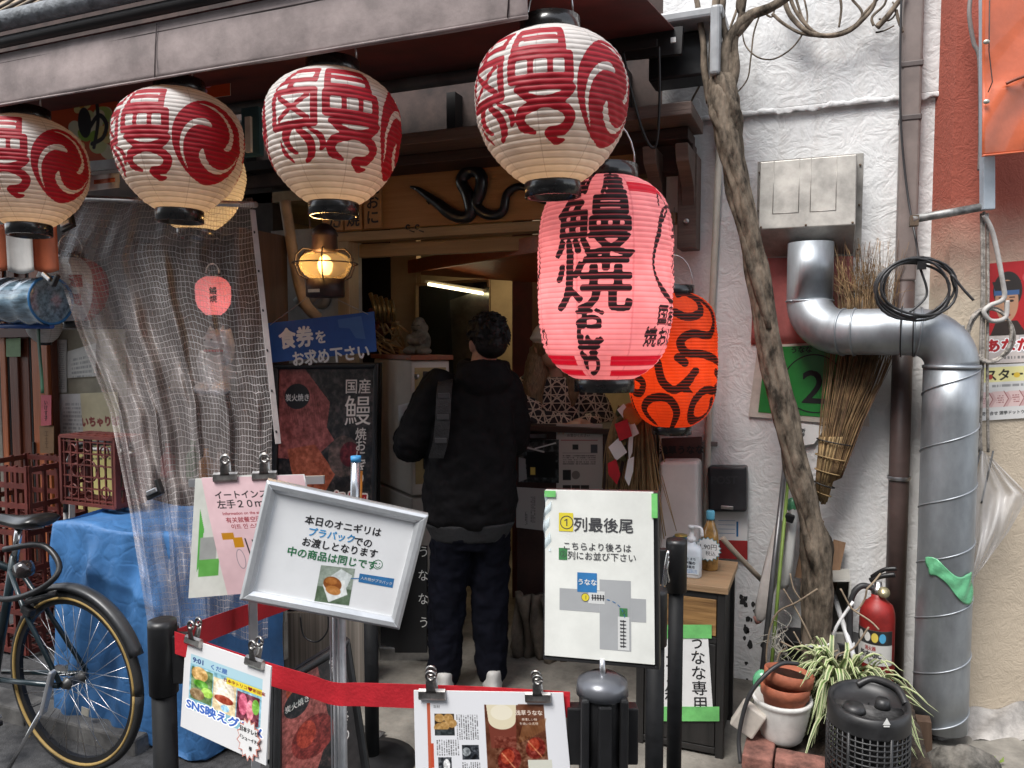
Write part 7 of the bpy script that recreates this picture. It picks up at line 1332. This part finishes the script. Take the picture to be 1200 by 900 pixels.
def branch(pts, r0, r1, nm='branch', Y=YT, dy=0):
    Q = spline([at(x, y, Y + dy * i) for i, (x, y) in enumerate(pts)], 7); MB().tube(Q, [r0 + (r1 - r0) * i / (len(Q) - 1) for i in range(len(Q))], 10, twist=lambda i, a: 1 + .08 * math.sin(3 * a + i * .7)).build(nm, bark, tr_)
branch([(850, 150), (848, 98), (850, 64), (860, 38), (880, 18), (905, 8), (925, -6), (950, -30)], .032, .014); branch([(844, 145), (838, 90), (836, 45), (838, 10), (842, -30)], .024, .014); branch([(856, 140), (857, 90), (852, 50), (846, 20), (850, -25)], .021, .011); branch([(852, 120), (862, 80), (860, 50), (868, 20), (874, -20)], .02, .012); branch([(832, 120), (826, 86), (824, 50), (818, 10), (812, -20)], .016, .01); branch([(862, 34), (874, 24), (866, 8), (872, -20)], .016, .012); branch([(866, 30), (880, 20), (862, 42)], .02, .015)
for pts_, r0 in (([(915, -20), (924, 14), (944, 36), (965, 42), (992, 38), (1012, 22), (1024, 6), (1030, -20)], .011), ([(920, -20), (932, 12), (952, 36), (972, 41), (1000, 31), (1016, 12), (1040, -12)], .008), ([(905, 16), (916, 26), (936, 38), (958, 42), (985, 40), (1006, 26), (1010, 14), (998, -2), (990, -20)], .007), ([(928, -20), (940, 20), (956, 40)], .006), ([(940, -10), (946, 24), (932, 52), (910, 68), (890, 68), (874, 54), (870, 34), (872, 20)], .004), ([(894, 8), (884, 36), (880, 66), (876, 92), (862, 110), (852, 114)], .004), ([(983, -10), (986, 10), (983, 32)], .006), ([(1028, 32), (1044, 14), (1062, -10)], .013), ([(1024, 30), (1022, 20), (1036, 6), (1040, -8)], .006), ([(1030, 22), (1042, 24), (1050, 14), (1046, 2)], .004), ([(1050, 12), (1053, 24), (1058, 38)], .007), ([(864, 10), (852, 40), (834, 70), (822, 96), (806, 128), (804, 148)], .006), ([(895, 14), (904, 20), (908, 10)], .005), ([(1026, 38), (1036, 36), (1048, 30)], .004)):
    branch(pts_, r0, r0 * .7, 'vine', W - .09 - r0)
wt = MB(); c_ = at(957, 752, YT); wt.tube(arc(c_, rr[144] * 1.0, 0, 6.2832, 24, V((1, 0, .16)), V((0, 1, 0))), .0045, 6); wt.tube(spline([c_ + V((.06, -.045, .01)), at(980, 735, 3.28), at(1000, 705, 3.3)], 5), .006, 6); wt = wt.build('white_tie', paper()); tag(wt, 'white tie strap round the base of the wisteria trunk', 'strap')
# ================================================================ CABINET AND ITS THINGS
cb_ = thing('bin_cabinet', 'black wooden bin cabinet with a drawer and hand-lettered sign', 'cabinet', (-.48, 3.08, 0)); cx0, cx1, cy0, cy1, ch = -.655, -.318, 2.93, 3.28, .668; bw = wood('black_stained_wood', (.022, .02, .019), (.009, .009, .009), 2, .5); bwx = wood('black_stained_rail', (.022, .02, .019), (.009, .009, .009), 0, .5); tn = wood('tan_board', (.34, .22, .125), (.24, .15, .08), 0, .55)
MB().box(((cx0 + cx1) / 2, (cy0 + cy1) / 2 + .01, (ch - .03) / 2 + .02), (cx1 - cx0 - .03, cy1 - cy0 - .03, ch - .06)).build('carcass', bw, cb_)
for x in (cx0 + .015, cx1 - .015):
    for y in (cy0 + .015, cy1 - .015): MB().box((x, y, (ch - .025) / 2), (.03, .03, ch - .025)).build('upright', bw, cb_, bevel=.002)
for z in (.03, .46, ch - .037): MB().box(((cx0 + cx1) / 2, cy0 + .012, z), (cx1 - cx0 - .062, .022, .024)).build('rail', bwx, cb_, bevel=.002)
MB().box(((cx0 + cx1) / 2, (cy0 + cy1) / 2, ch - .009), (cx1 - cx0 + .02, cy1 - cy0 + .02, .026)).build('top', tn, cb_, bevel=.002)
MB().box(((cx0 + cx1) / 2, cy0 + .01, .548), (cx1 - cx0 - .066, .02, .142)).build('drawer_front', wood('worn_drawer', (.36, .2, .07), (.14, .07, .025), 0, .6), cb_, bevel=.003)
MB().box(((cx0 + cx1) / 2, cy0 + .008, .245), (cx1 - cx0 - .066, .012, .40)).build('door', bw, cb_, bevel=.003)
q = Quad(at(774, 735, cy0 - .002), at(829, 735, cy0 - .002), at(836, 841, cy0 - .002), at(774, 841, cy0 - .002)); m_ = MB(); q.slab(m_, .002, off=.001); 
q.text(m_, 'うなな専用', q.w * .77, q.h * .5, .06, 1, vert=True, pitch=1.0, bold=.012, off=.0018); q.text(m_, 'ゴミ箱', q.w * .24, q.h * .55, .062, 1, vert=True, pitch=1.05, bold=.012, off=.0018); m_.build('paper_sign', [paper(), ink()], cb_)
for y0, y1, x1 in ((732, 748, 834), (828, 845, 843)): q3 = Quad(at(773, y0, cy0 - .004), at(x1, y0, cy0 - .004), at(x1, y1, cy0 - .004), at(773, y1, cy0 - .004)); m_ = MB(); q3.slab(m_, .001, off=.0015); m_.build('tape_strip', greentape(), cb_)
# sanitiser
s_ = at(810, 665, 3.02); s0 = V((s_.x, 3.02, ch + .004)); sn = thing('pump_bottle', 'white hand sanitiser pump bottle on the bin cabinet', 'bottle', s0); mb = MB(); mb.loft([[s0 + V((rx * math.copysign(abs(math.cos(a)) ** .6, math.cos(a)), ry * math.copysign(abs(math.sin(a)) ** .6, math.sin(a)), z)) for a in [6.2832 * k / 24 for k in range(24)]] for z, rx, ry in ((0, .036, .028), (.004, .04, .031), (.1, .04, .031), (.118, .034, .028), (.128, .016, .016), (.14, .015, .015))]); mb.build('bottle', mat('milky_plastic', (.62, .66, .7), .3, var=.03), sn)
wp_ = mat('white_plastic', (.7, .7, .7), .35, var=.03); MB().lathe([(.017, .138), (.018, .155), (.01, .158), (.007, .19), (.012, .19), (.013, .2), (.0, .201)], s0, 20).build('pump', wp_, sn); MB().tube(spline([s0 + V((-.012, 0, .197)), s0 + V((.015, -.004, .199)), s0 + V((.038, -.01, .194)), s0 + V((.042, -.012, .165))], 4), .0062, 8).build('spout', wp_, sn)
q = Quad(s0 + V((-.034, -.0335, .088)), s0 + V((.034, -.0335, .088)), s0 + V((.034, -.0335, .018)), s0 + V((-.034, -.0335, .018))); c = Canvas(40, 40, 2.4, '#c3ccd2'); c.text('ひとまち', 19, 6, 7, '#26323c', bold=.03); c.text('手指の', 20, 15, 8, '#1a232c', bold=.08); c.text('除菌用', 20, 24, 7, '#1a232c', bold=.05); c.rect(0, 28, 10, 38, '#1b4fa0'); c.small(14, 29, 36, 38, 3, '#2c5da0'); c.build('label', q, sn, .0005)
# bottle of amber liquid
b0 = at(831, 662, 3.12); b0 = V((b0.x, 3.14, ch + .004)); ab = thing('amber_bottle', 'clear bottle of amber liquid with a pale blue cap on the bin cabinet', 'bottle', b0); MB().lathe([(.03, 0), (.034, .006), (.0345, .13), (.03, .16), (.018, .188), (.013, .2), (.013, .208)], b0, 24).build('bottle', mat('amber_liquid', (.32, .17, .045), .12, var=.3, scale=25, coat=.6), ab); MB().lathe([(.0165, .204), (.017, .212), (.017, .236), (.015, .24), (0, .24)], b0, 20).build('cap', mat('pale_blue_cap', (.12, .42, .58), .4), ab)
q = Quad(b0 + V((-.055, -.07, .15)), b0 + V((.055, -.07, .15)), b0 + V((.055, -.07, .05)), b0 + V((-.055, -.07, .05))); m_ = MB(); st2_ = lambda s: [(q.w / 2 + (.054 if k % 2 else .046) * s * math.cos(k * math.pi / 18), q.h / 2 + (.05 if k % 2 else .042) * s * math.sin(k * math.pi / 18)) for k in range(36)]
b = MB(); q.poly(b, st2_(1), 1, .0); q.poly(b, st2_(.93), 0, .0006); q.text(b, '1,90円', q.w * .5, q.h * .4, .026, 2, off=.0012); q.text(b, '税込', q.w * .6, q.h * .66, .02, 2, off=.0012); b = b.build('price_card', [paper(), mat('teal_edge', (.1, .3, .33), .5), ink()], solid=0); tag(b, 'scalloped white price card before the amber bottle', 'card')
j0 = at(797, 632, 3.2); j0 = V((j0.x, 3.22, ch + .004)); jr = thing('glass_jar', 'small jar with a blue and gold lid behind the sanitiser', 'jar', j0); MB().lathe([(.03, 0), (.034, .01), (.034, .07), (.03, .08)], j0, 20).build('jar', mat('brown_glass', (.12, .05, .02), .1), jr); MB().lathe([(.035, .08), (.036, .098), (.03, .104), (0, .105)], j0, 24).build('lid', mat('blue_tin', (.04, .2, .36), .3, .4), jr); MB().lathe([(.028, .104), (.026, .11), (0, .111)], j0, 24).build('lid_print', mat('gold_tin', (.4, .33, .1), .35, .5), jr)
gb = MB()
for k in range(3): gb.tube(spline([at(783, 645 + 6 * k, 2.36), at(779 + k, 668, 2.35), at(776 + k * 4, 690 - 4 * k, 2.36)], 4), .005, 6)
gb = gb.build('wire_clips', chrome); tag(gb, 'bunch of chrome wire clips hanging at the bare belt post', 'clips')
# poles and umbrella leaning in the corner
for nm, a, b_, r, m1, lb in (('metal_pole', (921, 535, 3.6), (893, 790, 3.25), .011, mat('pole_grey', (.16, .16, .165), .35, .6), 'grey metal pole leaning on the white wall left of the trunk'), ('bamboo_cane', (925, 545, 3.61), (903, 792, 3.24), .0075, mat('green_cane', (.2, .3, .06), .5, var=.2), 'green cane leaning beside the grey metal pole'), ('wooden_stake', (962, 610, 3.6), (945, 800, 3.4), .014, mat('stake_wood', (.28, .17, .09), .7), 'brown stake standing behind the trunk'), ('white_stick', (975, 690, 3.56), (1012, 806, 3.3), .011, wp_, 'white plastic stick leaning right of the trunk foot')):
    o = MB().tube([at(*a), at(*b_)], r, 10).build(nm, m1); tag(o, lb, nm.split('_')[1])
um = thing('umbrella', 'furled clear plastic umbrella leaning tip up against the wall', 'umbrella', at(893, 730, 3.45)); MB().tube(spline([at(889, 728, 3.42), at(896, 700, 3.44), at(908, 650, 3.5), at(914, 610, 3.56)], 5), [.012, .02, .026, .03, .032, .033, .034, .034, .033, .032, .03, .028, .025, .02, .015, .01][:16], 14, twist=lambda i, a: 1 + .18 * math.sin(4 * a + i * .3)).build('folded_canopy', mat('milky_film', (.5, .46, .43), .3, var=.12, coat=.3), um); MB().tube([at(889, 730, 3.42), at(886, 722, 3.42)], .014, 10).build('handle_cap', mat('pink_cap', (.35, .17, .14), .5), um)
um = thing('umbrella', 'white folded umbrella with a black clip behind the green cane', 'umbrella', at(922, 680, 3.5)); MB().tube(spline([at(917, 690, 3.52), at(922, 650, 3.54), at(930, 600, 3.6), at(932, 580, 3.62)], 4), [.018, .024, .028, .03, .03, .028, .026, .024, .022, .02, .018, .016, .012], 12, twist=lambda i, a: 1 + .15 * math.sin(5 * a + i * .4)).build('folded_canopy', mat('white_film', (.6, .59, .56), .35, var=.08), um); MB().box(at(925, 607, 3.52), (.04, .03, .035), Matrix.Rotation(.3, 3, 'Y')).build('clip', black(), um, bevel=.005)
gb = MB().ell(at(929, 592, 3.6), .03, .02, .035, 10, 8).build('green_bag_scrap', mat('green_tape_film')); tag(gb, 'scrap of green plastic behind the trunk under the sign', 'plastic scrap')
for px, nm, lb in (((944, 628), 'wood_plank', 'brown plank leaning behind the trunk above the grey tub'), ((978, 640), 'wood_plank', 'short grey plank end right of the trunk above the tub')):
    o = MB().bar(at(px[0] - 6, px[1] + 50, 3.58), at(px[0] + 6, px[1] - 6, 3.64), .05, .015, 0, V((0, 1, 0))).build(nm, wood('plank_brown', (.2, .11, .055), (.13, .07, .035), 2)); tag(o, lb, 'plank')
tb_ = thing('planter_tub', 'grey plastic tub hung behind the trunk', 'tub', at(965, 770, 3.5)); m_ = MB(); q = Quad(at(948, 681, 3.44), at(996, 681, 3.44), at(992, 768, 3.44), at(946, 768, 3.44)); bk_ = [V((p.x, 3.62, p.z)) for p in q.c]; tg = mat('tub_grey', (.34, .33, .3), .5, var=.1)
for a, b_ in ((0, 1), (1, 2), (2, 3), (3, 0)): m_.add([q.c[a], q.c[b_], bk_[b_], bk_[a]], [(0, 1, 2, 3)])
m_.add(bk_, [(0, 1, 2, 3)]); m_.build('shell', tg, tb_, solid=.004); MB().tube([q.P(0, .0), q.P(q.w, 0), q.P(q.w, q.h), q.P(0, q.h), q.P(0, 0)], .007, 8).build('rim', tg, tb_)
m_ = MB().prism([at(944, 742, 3.44), at(994, 742, 3.44), at(993, 770, 3.44), at(945, 770, 3.44)], (0, .02, 0)); m_.build('lower_panel', tg, tb_, bevel=.004)
b = MB().lathe([(.0, 0), (.07, 0), (.085, .2), (.088, .21)], V((at(945, 770, 3.45).x - .03, 3.47, .12)), 24).build('black_pot', black()); tag(b, 'black plant pot standing under the grey tub', 'pot')
b = MB().lathe([(.0, 0), (.07, 0), (.085, .2), (.088, .21)], V((at(990, 770, 3.5).x, 3.52, .12)), 24).build('grey_pot', mat('dark_grey_plastic', (.06, .06, .062), .5)); tag(b, 'dark grey pot behind the white stick beside the extinguisher', 'pot')
# ================================================================ FIRE EXTINGUISHER
e0 = at(1027, 760, 3.46); e0 = V((e0.x, 3.46, .13)); fe = thing('fire_extinguisher', 'red fire extinguisher with white label beside the rain pipe', 'extinguisher', e0); er_ = mat('extinguisher_red', (.27, .016, .014), .48, var=.22, scale=9); re = .068; hz = at(1027, 702, 3.46).z - .13
MB().lathe([(.0, 0), (re * .96, 0), (re, .01), (re, hz - .07), (re * .97, hz - .05), (re * .84, hz - .02), (re * .5, hz), (.026, hz + .008), (.024, hz + .03)], e0, 36).build('cylinder', er_, fe)
def wrap(nm, z0, z1, a0, a1, cv_, o=.0012):
    us, vs_ = np.meshgrid(np.linspace(0, 1, cv_.nx), np.linspace(0, 1, cv_.ny)); a = (a0 + (a1 - a0) * us).ravel(); Pn = np.stack([e0.x + np.sin(a) * (re + o), e0.y - np.cos(a) * (re + o), e0.z + z1 + (z0 - z1) * vs_.ravel()], 1)
    i = np.arange(cv_.nx - 1)[None] + (np.arange(cv_.ny - 1) * cv_.nx)[:, None]; i = i.ravel(); np_mesh(nm, Pn, np.stack([i, i + cv_.nx, i + cv_.nx + 1, i + 1], 1), {'print': cv_.a.reshape(-1, 3)}, printed(), fe)
c = Canvas(70, 44, 2.2, '#c9c7c2'); c.rect(0, 0, 70, 18, '#2a2a2a')
for x, cl in ((15, '#d8d6d0'), (28, '#d8d6d0'), (40, '#d8c25a'), (52, '#4fa0c8')): c.ell(x, 9, 5.4, 6, cl)
c.text('消火器', 33, 23, 6, '#8a1a1a', bold=.05); c.text('粉末ABC', 33, 31, 9, '#2a2a2a', bold=.07); c.text('10型', 33, 39, 5.5, '#3a3a3a', bold=.03); wrap('label', hz * .36, hz * .72, -1.25 - .35, 1.25 - .35, c)
c = Canvas(30, 26, 2, '#d4cdbb'); c.small(3, 3, 27, 23, 6, '#7a4040'); wrap('inspection_label', hz * .02, hz * .2, -.4, .5, c)
MB().lathe([(re + .001, hz * .30), (re + .003, hz * .31), (re + .001, hz * .32)], e0, 36, cap=False).build('ridge', er_, fe)
T0 = e0 + V((0, 0, hz)); MB().lathe([(.022, .02), (.026, .025), (.026, .05), (.016, .055), (.014, .075)], T0, 20).build('valve', steel(), fe); MB().lathe([(.0, -.03), (.021, -.03), (.023, -.02), (.023, .0), (.0, .001)], T0 + V((.02, -.03, .04)), 24, Matrix.Rotation(R(75), 3, 'X')).build('gauge', mat('brass_gauge', (.45, .4, .25), .3, .7), fe)
MB().tube(spline([T0 + V((-.03, 0, .075)), T0 + V((.01, -.01, .1)), T0 + V((.06, -.015, .115))], 5), .011, 8).build('carry_handle', black(), fe); MB().tube(spline([T0 + V((-.025, 0, .09)), T0 + V((.02, -.012, .13)), T0 + V((.065, -.015, .14))], 5), .009, 8).build('squeeze_lever', black(), fe)
MB().tube(spline([T0 + V((-.02, 0, .045)), T0 + V((-.065, -.01, .05)), T0 + V((-.1, -.02, .0)), T0 + V((-.105, -.02, -.1)), T0 + V((-.1, -.02, -.22))], 7), .013, 10).build('hose', mat('hose_black', (.03, .03, .032), .5), fe); MB().lathe([(.017, -.03), (.017, .03)], T0 + V((-.1, -.02, -.22)), 16).build('nozzle', wp_, fe)
# ================================================================ POTS, BRICKS, PLANT, FAN HEATER
bk1 = mat('brick_red', (.25, .11, .085), .9, var=.3, scale=14, bump=.6, bscale=50)
bl_ = [(at(884, 870, 2.72), .0), (at(925, 880, 2.72), .0)]
bx0 = at(871, 880, 2.70).x; rg = random.Random(12)
for i in range(3):
    for j in range(1 if i else 2):
        pass
spots = [(bx0 + .05, 2.78, 0, .1, .21), (bx0 + .21, 2.725, 0, .205, .1), (bx0 + .42, 2.725, 0, .2, .1), (bx0 + .05, 3.0, 0, .1, .21), (bx0 + .05, 2.78, .088, .1, .21), (bx0 + .207, 2.725, .088, .205, .1)]
for i, (x, y, z, sx, sy) in enumerate(spots):
    b = MB().box((x, y, z + .043), (sx, sy, .085), Matrix.Rotation(rg.uniform(-.03, .03), 3, 'Z')).build('brick', bk1, bevel=.006); tag(b, ('lower left end brick of the planter beside the black cabinet', 'lower front brick of the planter under the mossy one', 'lower brick of the planter next to the black caged appliance', 'brick behind the left end brick of the planter', 'upper left end brick of the planter beside the black cabinet', 'upper front brick of the planter just below the white pot')[i], 'brick', 'bricks edging the planter')
b = MB().grid(lambda u, v: V((bx0 + .1 + .5 * u, 2.77 + .86 * v, .13 + .015 * math.sin(u * 13 + v * 7) + .012 * math.sin(u * 31 + v * 17))), 40, 30).build('soil', mat('dark_soil', (.05, .035, .025), .95, var=.4, scale=30, bump=.8, bscale=60)); tag(b, None, None, None, 'stuff')
wpc = V((at(916, 850, 2.86).x, 2.87, .155)); pt_ = thing('white_pot', 'ribbed white plastic bowl pot holding terracotta pots', 'pot', wpc); ph = at(916, 816, 2.87).z - .155; rw = .1
MB().lathe([(.0, 0), (.055, 0), (.062, .006)] + [(.062 + (rw - .066) * (k / 14) ** .6 + .0022 * (k % 2), .006 + (ph - .03) * k / 14) for k in range(1, 15)] + [(rw, ph - .018), (rw + .004, ph - .01), (rw + .003, ph), (rw - .006, ph), (rw - .03, ph - .06), (0, ph - .07)], wpc, 44).build('bowl', mat('white_pot_plastic', (.66, .65, .62), .5, var=.12, scale=8), pt_)
terr = mat('terracotta', (.34, .1, .05), .75, var=.16, scale=12, bump=.2)
for k, (dz, tl, sc2, lb) in enumerate(((ph - .062, .0, 1.0, 'lower terracotta plastic pot standing in the white bowl pot'), (ph - .02, .12, 1.0, 'upper terracotta plastic pot nested and tilted in the lower one'))):
    o_ = wpc + V((.006 + .004 * k, -.005, dz)); M_ = Matrix.Rotation(tl * .6 + .03, 3, 'Y') @ Matrix.Rotation(-.12 * k, 3, 'X'); tt = thing('terracotta_pot', lb, 'pot', o_, 'terracotta pots in the white bowl'); MB().lathe([(.0, 0), (.06, 0), (.078, .075), (.084, .076), (.086, .115), (.081, .117), (.074, .07), (.056, .02), (0, .02)], o_, 36, M_).build('pot', terr, tt); 
    if k: MB().lathe([(.0, .1), (.077, .1)], o_, 28, M_).build('inner_liner', black(), tt)
mcb = MB().tube(spline([at(868, 895, 2.7), at(866, 862, 2.74), at(876, 820, 2.76), at(893, 795, 2.78), at(915, 778, 2.82), at(935, 778, 2.86)], 7), .0075, 8).build('power_cable', mat('black_cable')); tag(mcb, 'black power cable running over the terracotta pots', 'cable')
b = MB().box(at(877, 842, 2.8), (.09, .05, .1), Matrix.Rotation(.5, 3, 'Y')).build('white_rubble', mat('aged_white_board'), bevel=.006); tag(b, 'broken white block leaning between cabinet and white pot', 'block')
b = MB().ell(at(893, 800, 2.95), .035, .03, .05, 12, 8).build('green_bag_scrap', mat('green_tape_film')); tag(b, 'crumpled green plastic beside the terracotta pots', 'plastic scrap')
# spider plant
sp0 = V((at(1000, 800, 3.1).x, 3.1, .12)); spl = thing('spider_plant', 'variegated spider plant spilling over the planter in front of the trunk', 'plant', sp0); rg = random.Random(21); lf1, lf2 = MB(), MB(); st0 = at(992, 790, 3.05)
for i in range(230):
    a = rg.uniform(0, 6.2832); L = rg.uniform(.16, .36); dv = V((math.cos(a), math.sin(a) * .7 - .3, 0)); base = V((st0.x + rg.gauss(0, .03) - .01, st0.y + rg.gauss(0, .03), .22 + rg.gauss(0, .012))); up_ = rg.uniform(.08, .24); drop = rg.uniform(.0, .3)
    if dv.x > .2: L *= .8
    if dv.x < -.3: L *= .78
    Pm = [base + dv * (L * t_) + V((0, 0, up_ * math.sin(min(1, t_ * 1.15) * math.pi * .62) * 1.1 - drop * t_ ** 2.4)) for t_ in np.linspace(0, 1, 9)]; Pm = [V((p.x, p.y, max(p.z, .15 + .004 * (i % 5)))) for p in Pm]; wv = V((-dv.y, dv.x, 0)).normalized(); W_ = rg.uniform(.008, .0135)
    for (mbq, s0_, s1_) in ((lf1, -1, -.42), (lf2, -.42, .42), (lf1, .42, 1)):
        vs_ = []; 
        for k, p in enumerate(Pm): ww = W_ * (1 - (k / 8) ** 2.2) + .0004; fold_ = lambda s: V((0, 0, abs(s) * ww * .5)); vs_ += [p + wv * (s0_ * ww) + fold_(s0_), p + wv * (s1_ * ww) + fold_(s1_)]
        mbq.add(vs_, [(2 * k, 2 * k + 1, 2 * k + 3, 2 * k + 2) for k in range(8)], 0, True)
lf1.build('leaf_edges', mat('leaf_cream', (.42, .44, .25), .5, var=.15), spl); lf2.build('leaf_centres', mat('leaf_green', (.1, .17, .045), .5, var=.3), spl)
dt = thing('dry_twigs', 'tangle of dry twigs and roots round the foot of the trunk', 'twigs', V((at(960, 800, 3.25).x, 3.25, .1))); m_ = MB()
for pts_ in ([(905, 820), (898, 770), (908, 722), (935, 705), (958, 690)], [(918, 690), (936, 720), (955, 760), (962, 790)], [(926, 672), (930, 690), (940, 705)], [(985, 690), (1000, 715), (1012, 705), (1016, 690)], [(1000, 715), (1020, 728), (1030, 738)], [(985, 800), (980, 770), (1000, 760), (1018, 735)], [(908, 800), (912, 770), (920, 760)], [(915, 752), (940, 762), (930, 740)], [(1016, 690), (1024, 682), (1032, 672)], [(968, 800), (966, 772), (982, 762)]): m_.tube(spline([at(x, y, 3.26 + .01 * math.sin(x)) for x, y in pts_], 6), .0038, 5)
m_.build('twig', mat('pale_twig', (.3, .23, .16), .8, var=.2), dt)
b = MB(); rg = random.Random(31)
for i in range(26): o = at(912 + rg.gauss(0, 4), 745 + rg.gauss(0, 12), 3.28); b.tube(spline([o, o + V((rg.gauss(0, .02), 0, -.03)), o + V((rg.gauss(0, .03), 0, -.08))], 3), .0015, 4)
b.build('root_tuft', mat('root_white', (.45, .42, .36), .8), dt)
# black trap lantern (fan) with its grille
h0 = V((at(1018, 860, 2.62).x, 2.66, 0)); ht = thing('insect_trap', 'black cylindrical appliance with a caged lower half in the lower right', 'appliance', h0); rh = .124; zt1 = at(1018, 820, 2.66).z; zg = at(1018, 868, 2.53).z
pl_m = mat('trap_plastic', (.02, .02, .021), .42, var=.25, scale=20)
tilt = lambda x, y: .028 * ((y - h0.y) / rh)
m_ = MB(); rings = []
for r, z, tl in ((rh, zg, 0), (rh, zt1 - .03, .6), (rh - .002, zt1, 1), (rh - .012, zt1 + .004, 1), (rh - .018, zt1 - .004, 1), (rh - .022, zt1 - .022, .8), (.002, zt1 - .022, .8)): rings.append([V((h0.x + r * math.cos(a), h0.y + r * math.sin(a), z + tl * (.014 * math.sin(a)))) for a in [6.2832 * k / 48 for k in range(48)]])
m_.loft(rings, cap=False); m_.build('upper_shell', pl_m, ht); dusty = mat('dusty_top', (.075, .073, .072), .8, var=.4, scale=25)
MB().lathe([(rh - .024, 0), (0, .001)], V((h0.x, h0.y, zt1 - .02)), 40).build('dusty_deck', dusty, ht)
for dx, dy, r, h_ in ((-.045, -.055, .033, .022), (.04, -.0, .022, .03)): MB().lathe([(r * 1.1, 0), (r, h_ * .5), (r * .85, h_), (0, h_)], V((h0.x + dx, h0.y + dy, zt1 - .02)), 28).build('knob', pl_m, ht)
MB().tube(spline([V((h0.x - .03, h0.y + rh - .02, zt1 + .0)), V((h0.x + .02, h0.y + rh - .01, zt1 + .024)), V((h0.x + .085, h0.y + rh * .55, zt1 + .024)), V((h0.x + rh - .015, h0.y + .02, zt1 - .005))], 7), .012, 8).build('carrying_loop', pl_m, ht)
m_ = MB()
for k in range(20): m_.tube(arc((h0.x, h0.y, .02 + (zg - .02) * k / 20), rh - .004, 0, 6.2832, 48, V((1, 0, 0)), V((0, 1, 0))), .0036, 5)
for k in range(36): a = 6.2832 * k / 36; m_.tube([V((h0.x + (rh - .004) * math.cos(a), h0.y + (rh - .004) * math.sin(a), .01)), V((h0.x + (rh - .004) * math.cos(a), h0.y + (rh - .004) * math.sin(a), zg + .004))], .003 if k % 6 else .006, 5)
m_.build('grille', pl_m, ht); MB().lathe([(.0, 0), (rh, 0), (rh, .02), (.0, .021)], h0, 40).build('base', pl_m, ht); MB().lathe([(.08, .02), (.085, zg)], h0, 28, cap=False).build('inner_cage', mat('inner_grey', (.04, .04, .042), .4, .6, var=.4, scale=40), ht)
d_ = (V((CAM.x, CAM.y, 0)) - h0); d_.z = 0; d_.normalize(); d2 = Matrix.Rotation(.42, 3, 'Z') @ d_; c_ = h0 + d2 * (rh + .0005) + V((0, 0, zg + .045)); rx = V((-d2.y, d2.x, 0)); q = Quad(c_ - rx * .012 + V((0, 0, .03)), c_ + rx * .012 + V((0, 0, .03)), c_ + rx * .012, c_ - rx * .012); m_ = MB(); q.poly(m_, [(.012, 0), (.024, .022), (0, .022)], 0); q.rect(m_, .003, .024, .021, .029, 0); m_.build('warning_mark', whiteink(), ht)
# wooden post, stone and debris at the wall foot
o = MB().bar(at(1084, 905, 3.3), at(1082, 842, 3.3), .06, .05).build('wooden_post', wood('wet_post', (.09, .055, .035), (.05, .03, .02), 2)); tag(o, 'short dark wooden post under the end of the duct', 'post')
sc3 = gnd(1130, 925); m_ = MB(); m_.ell((sc3.x + .0, sc3.y, .07), .12, .085, .075, 20, 12); st3 = m_.build('stone_block', mat('rough_stone', (.13, .12, .105), .95, var=.4, scale=14, bump=1, bscale=25)); st3.modifiers.new('s', 'SUBSURF').levels = 1
tx = bpy.data.textures.new('stone_form', 'CLOUDS'); tx.noise_scale = .08; dmod = st3.modifiers.new('d', 'DISPLACE'); dmod.texture = tx; dmod.strength = .06; tag(st3, 'rough dark stone block at the foot of the stucco wall', 'stone')
b = MB(); b.grid(lambda u, v: STQ(1095 + 160 * u, 0, .002 + .14 * v) * 1 + V((0, 0, -STQ(1095 + 160 * u, 0, .002 + .14 * v).z + .09 * (1 - v) * (u * .7 + .4) + .012 * math.sin(u * 17 + v * 5))), 30, 8); b = b.build('mortar_fillet', mat('mortar_grey', (.33, .31, .29), .9, var=.25, scale=8, bump=.5)); tag(b, 'sloping grey mortar along the foot of the stucco wall', 'mortar')
b = MB()
for i in range(7): c_ = gnd(1160 + i * 1.5, 898) + V((0, 0, .01)); b.add([c_, c_ + V((.02 * math.cos(i), .02 * math.sin(i), .015)), c_ + V((.02 * math.cos(i + .5), .02 * math.sin(i + .5), .03))], [(0, 1, 2)])
b = b.build('moss_tuft', mat('moss_green', (.2, .28, .05), .8)); tag(b, 'tiny tuft of bright moss beside the stone block', 'weed')
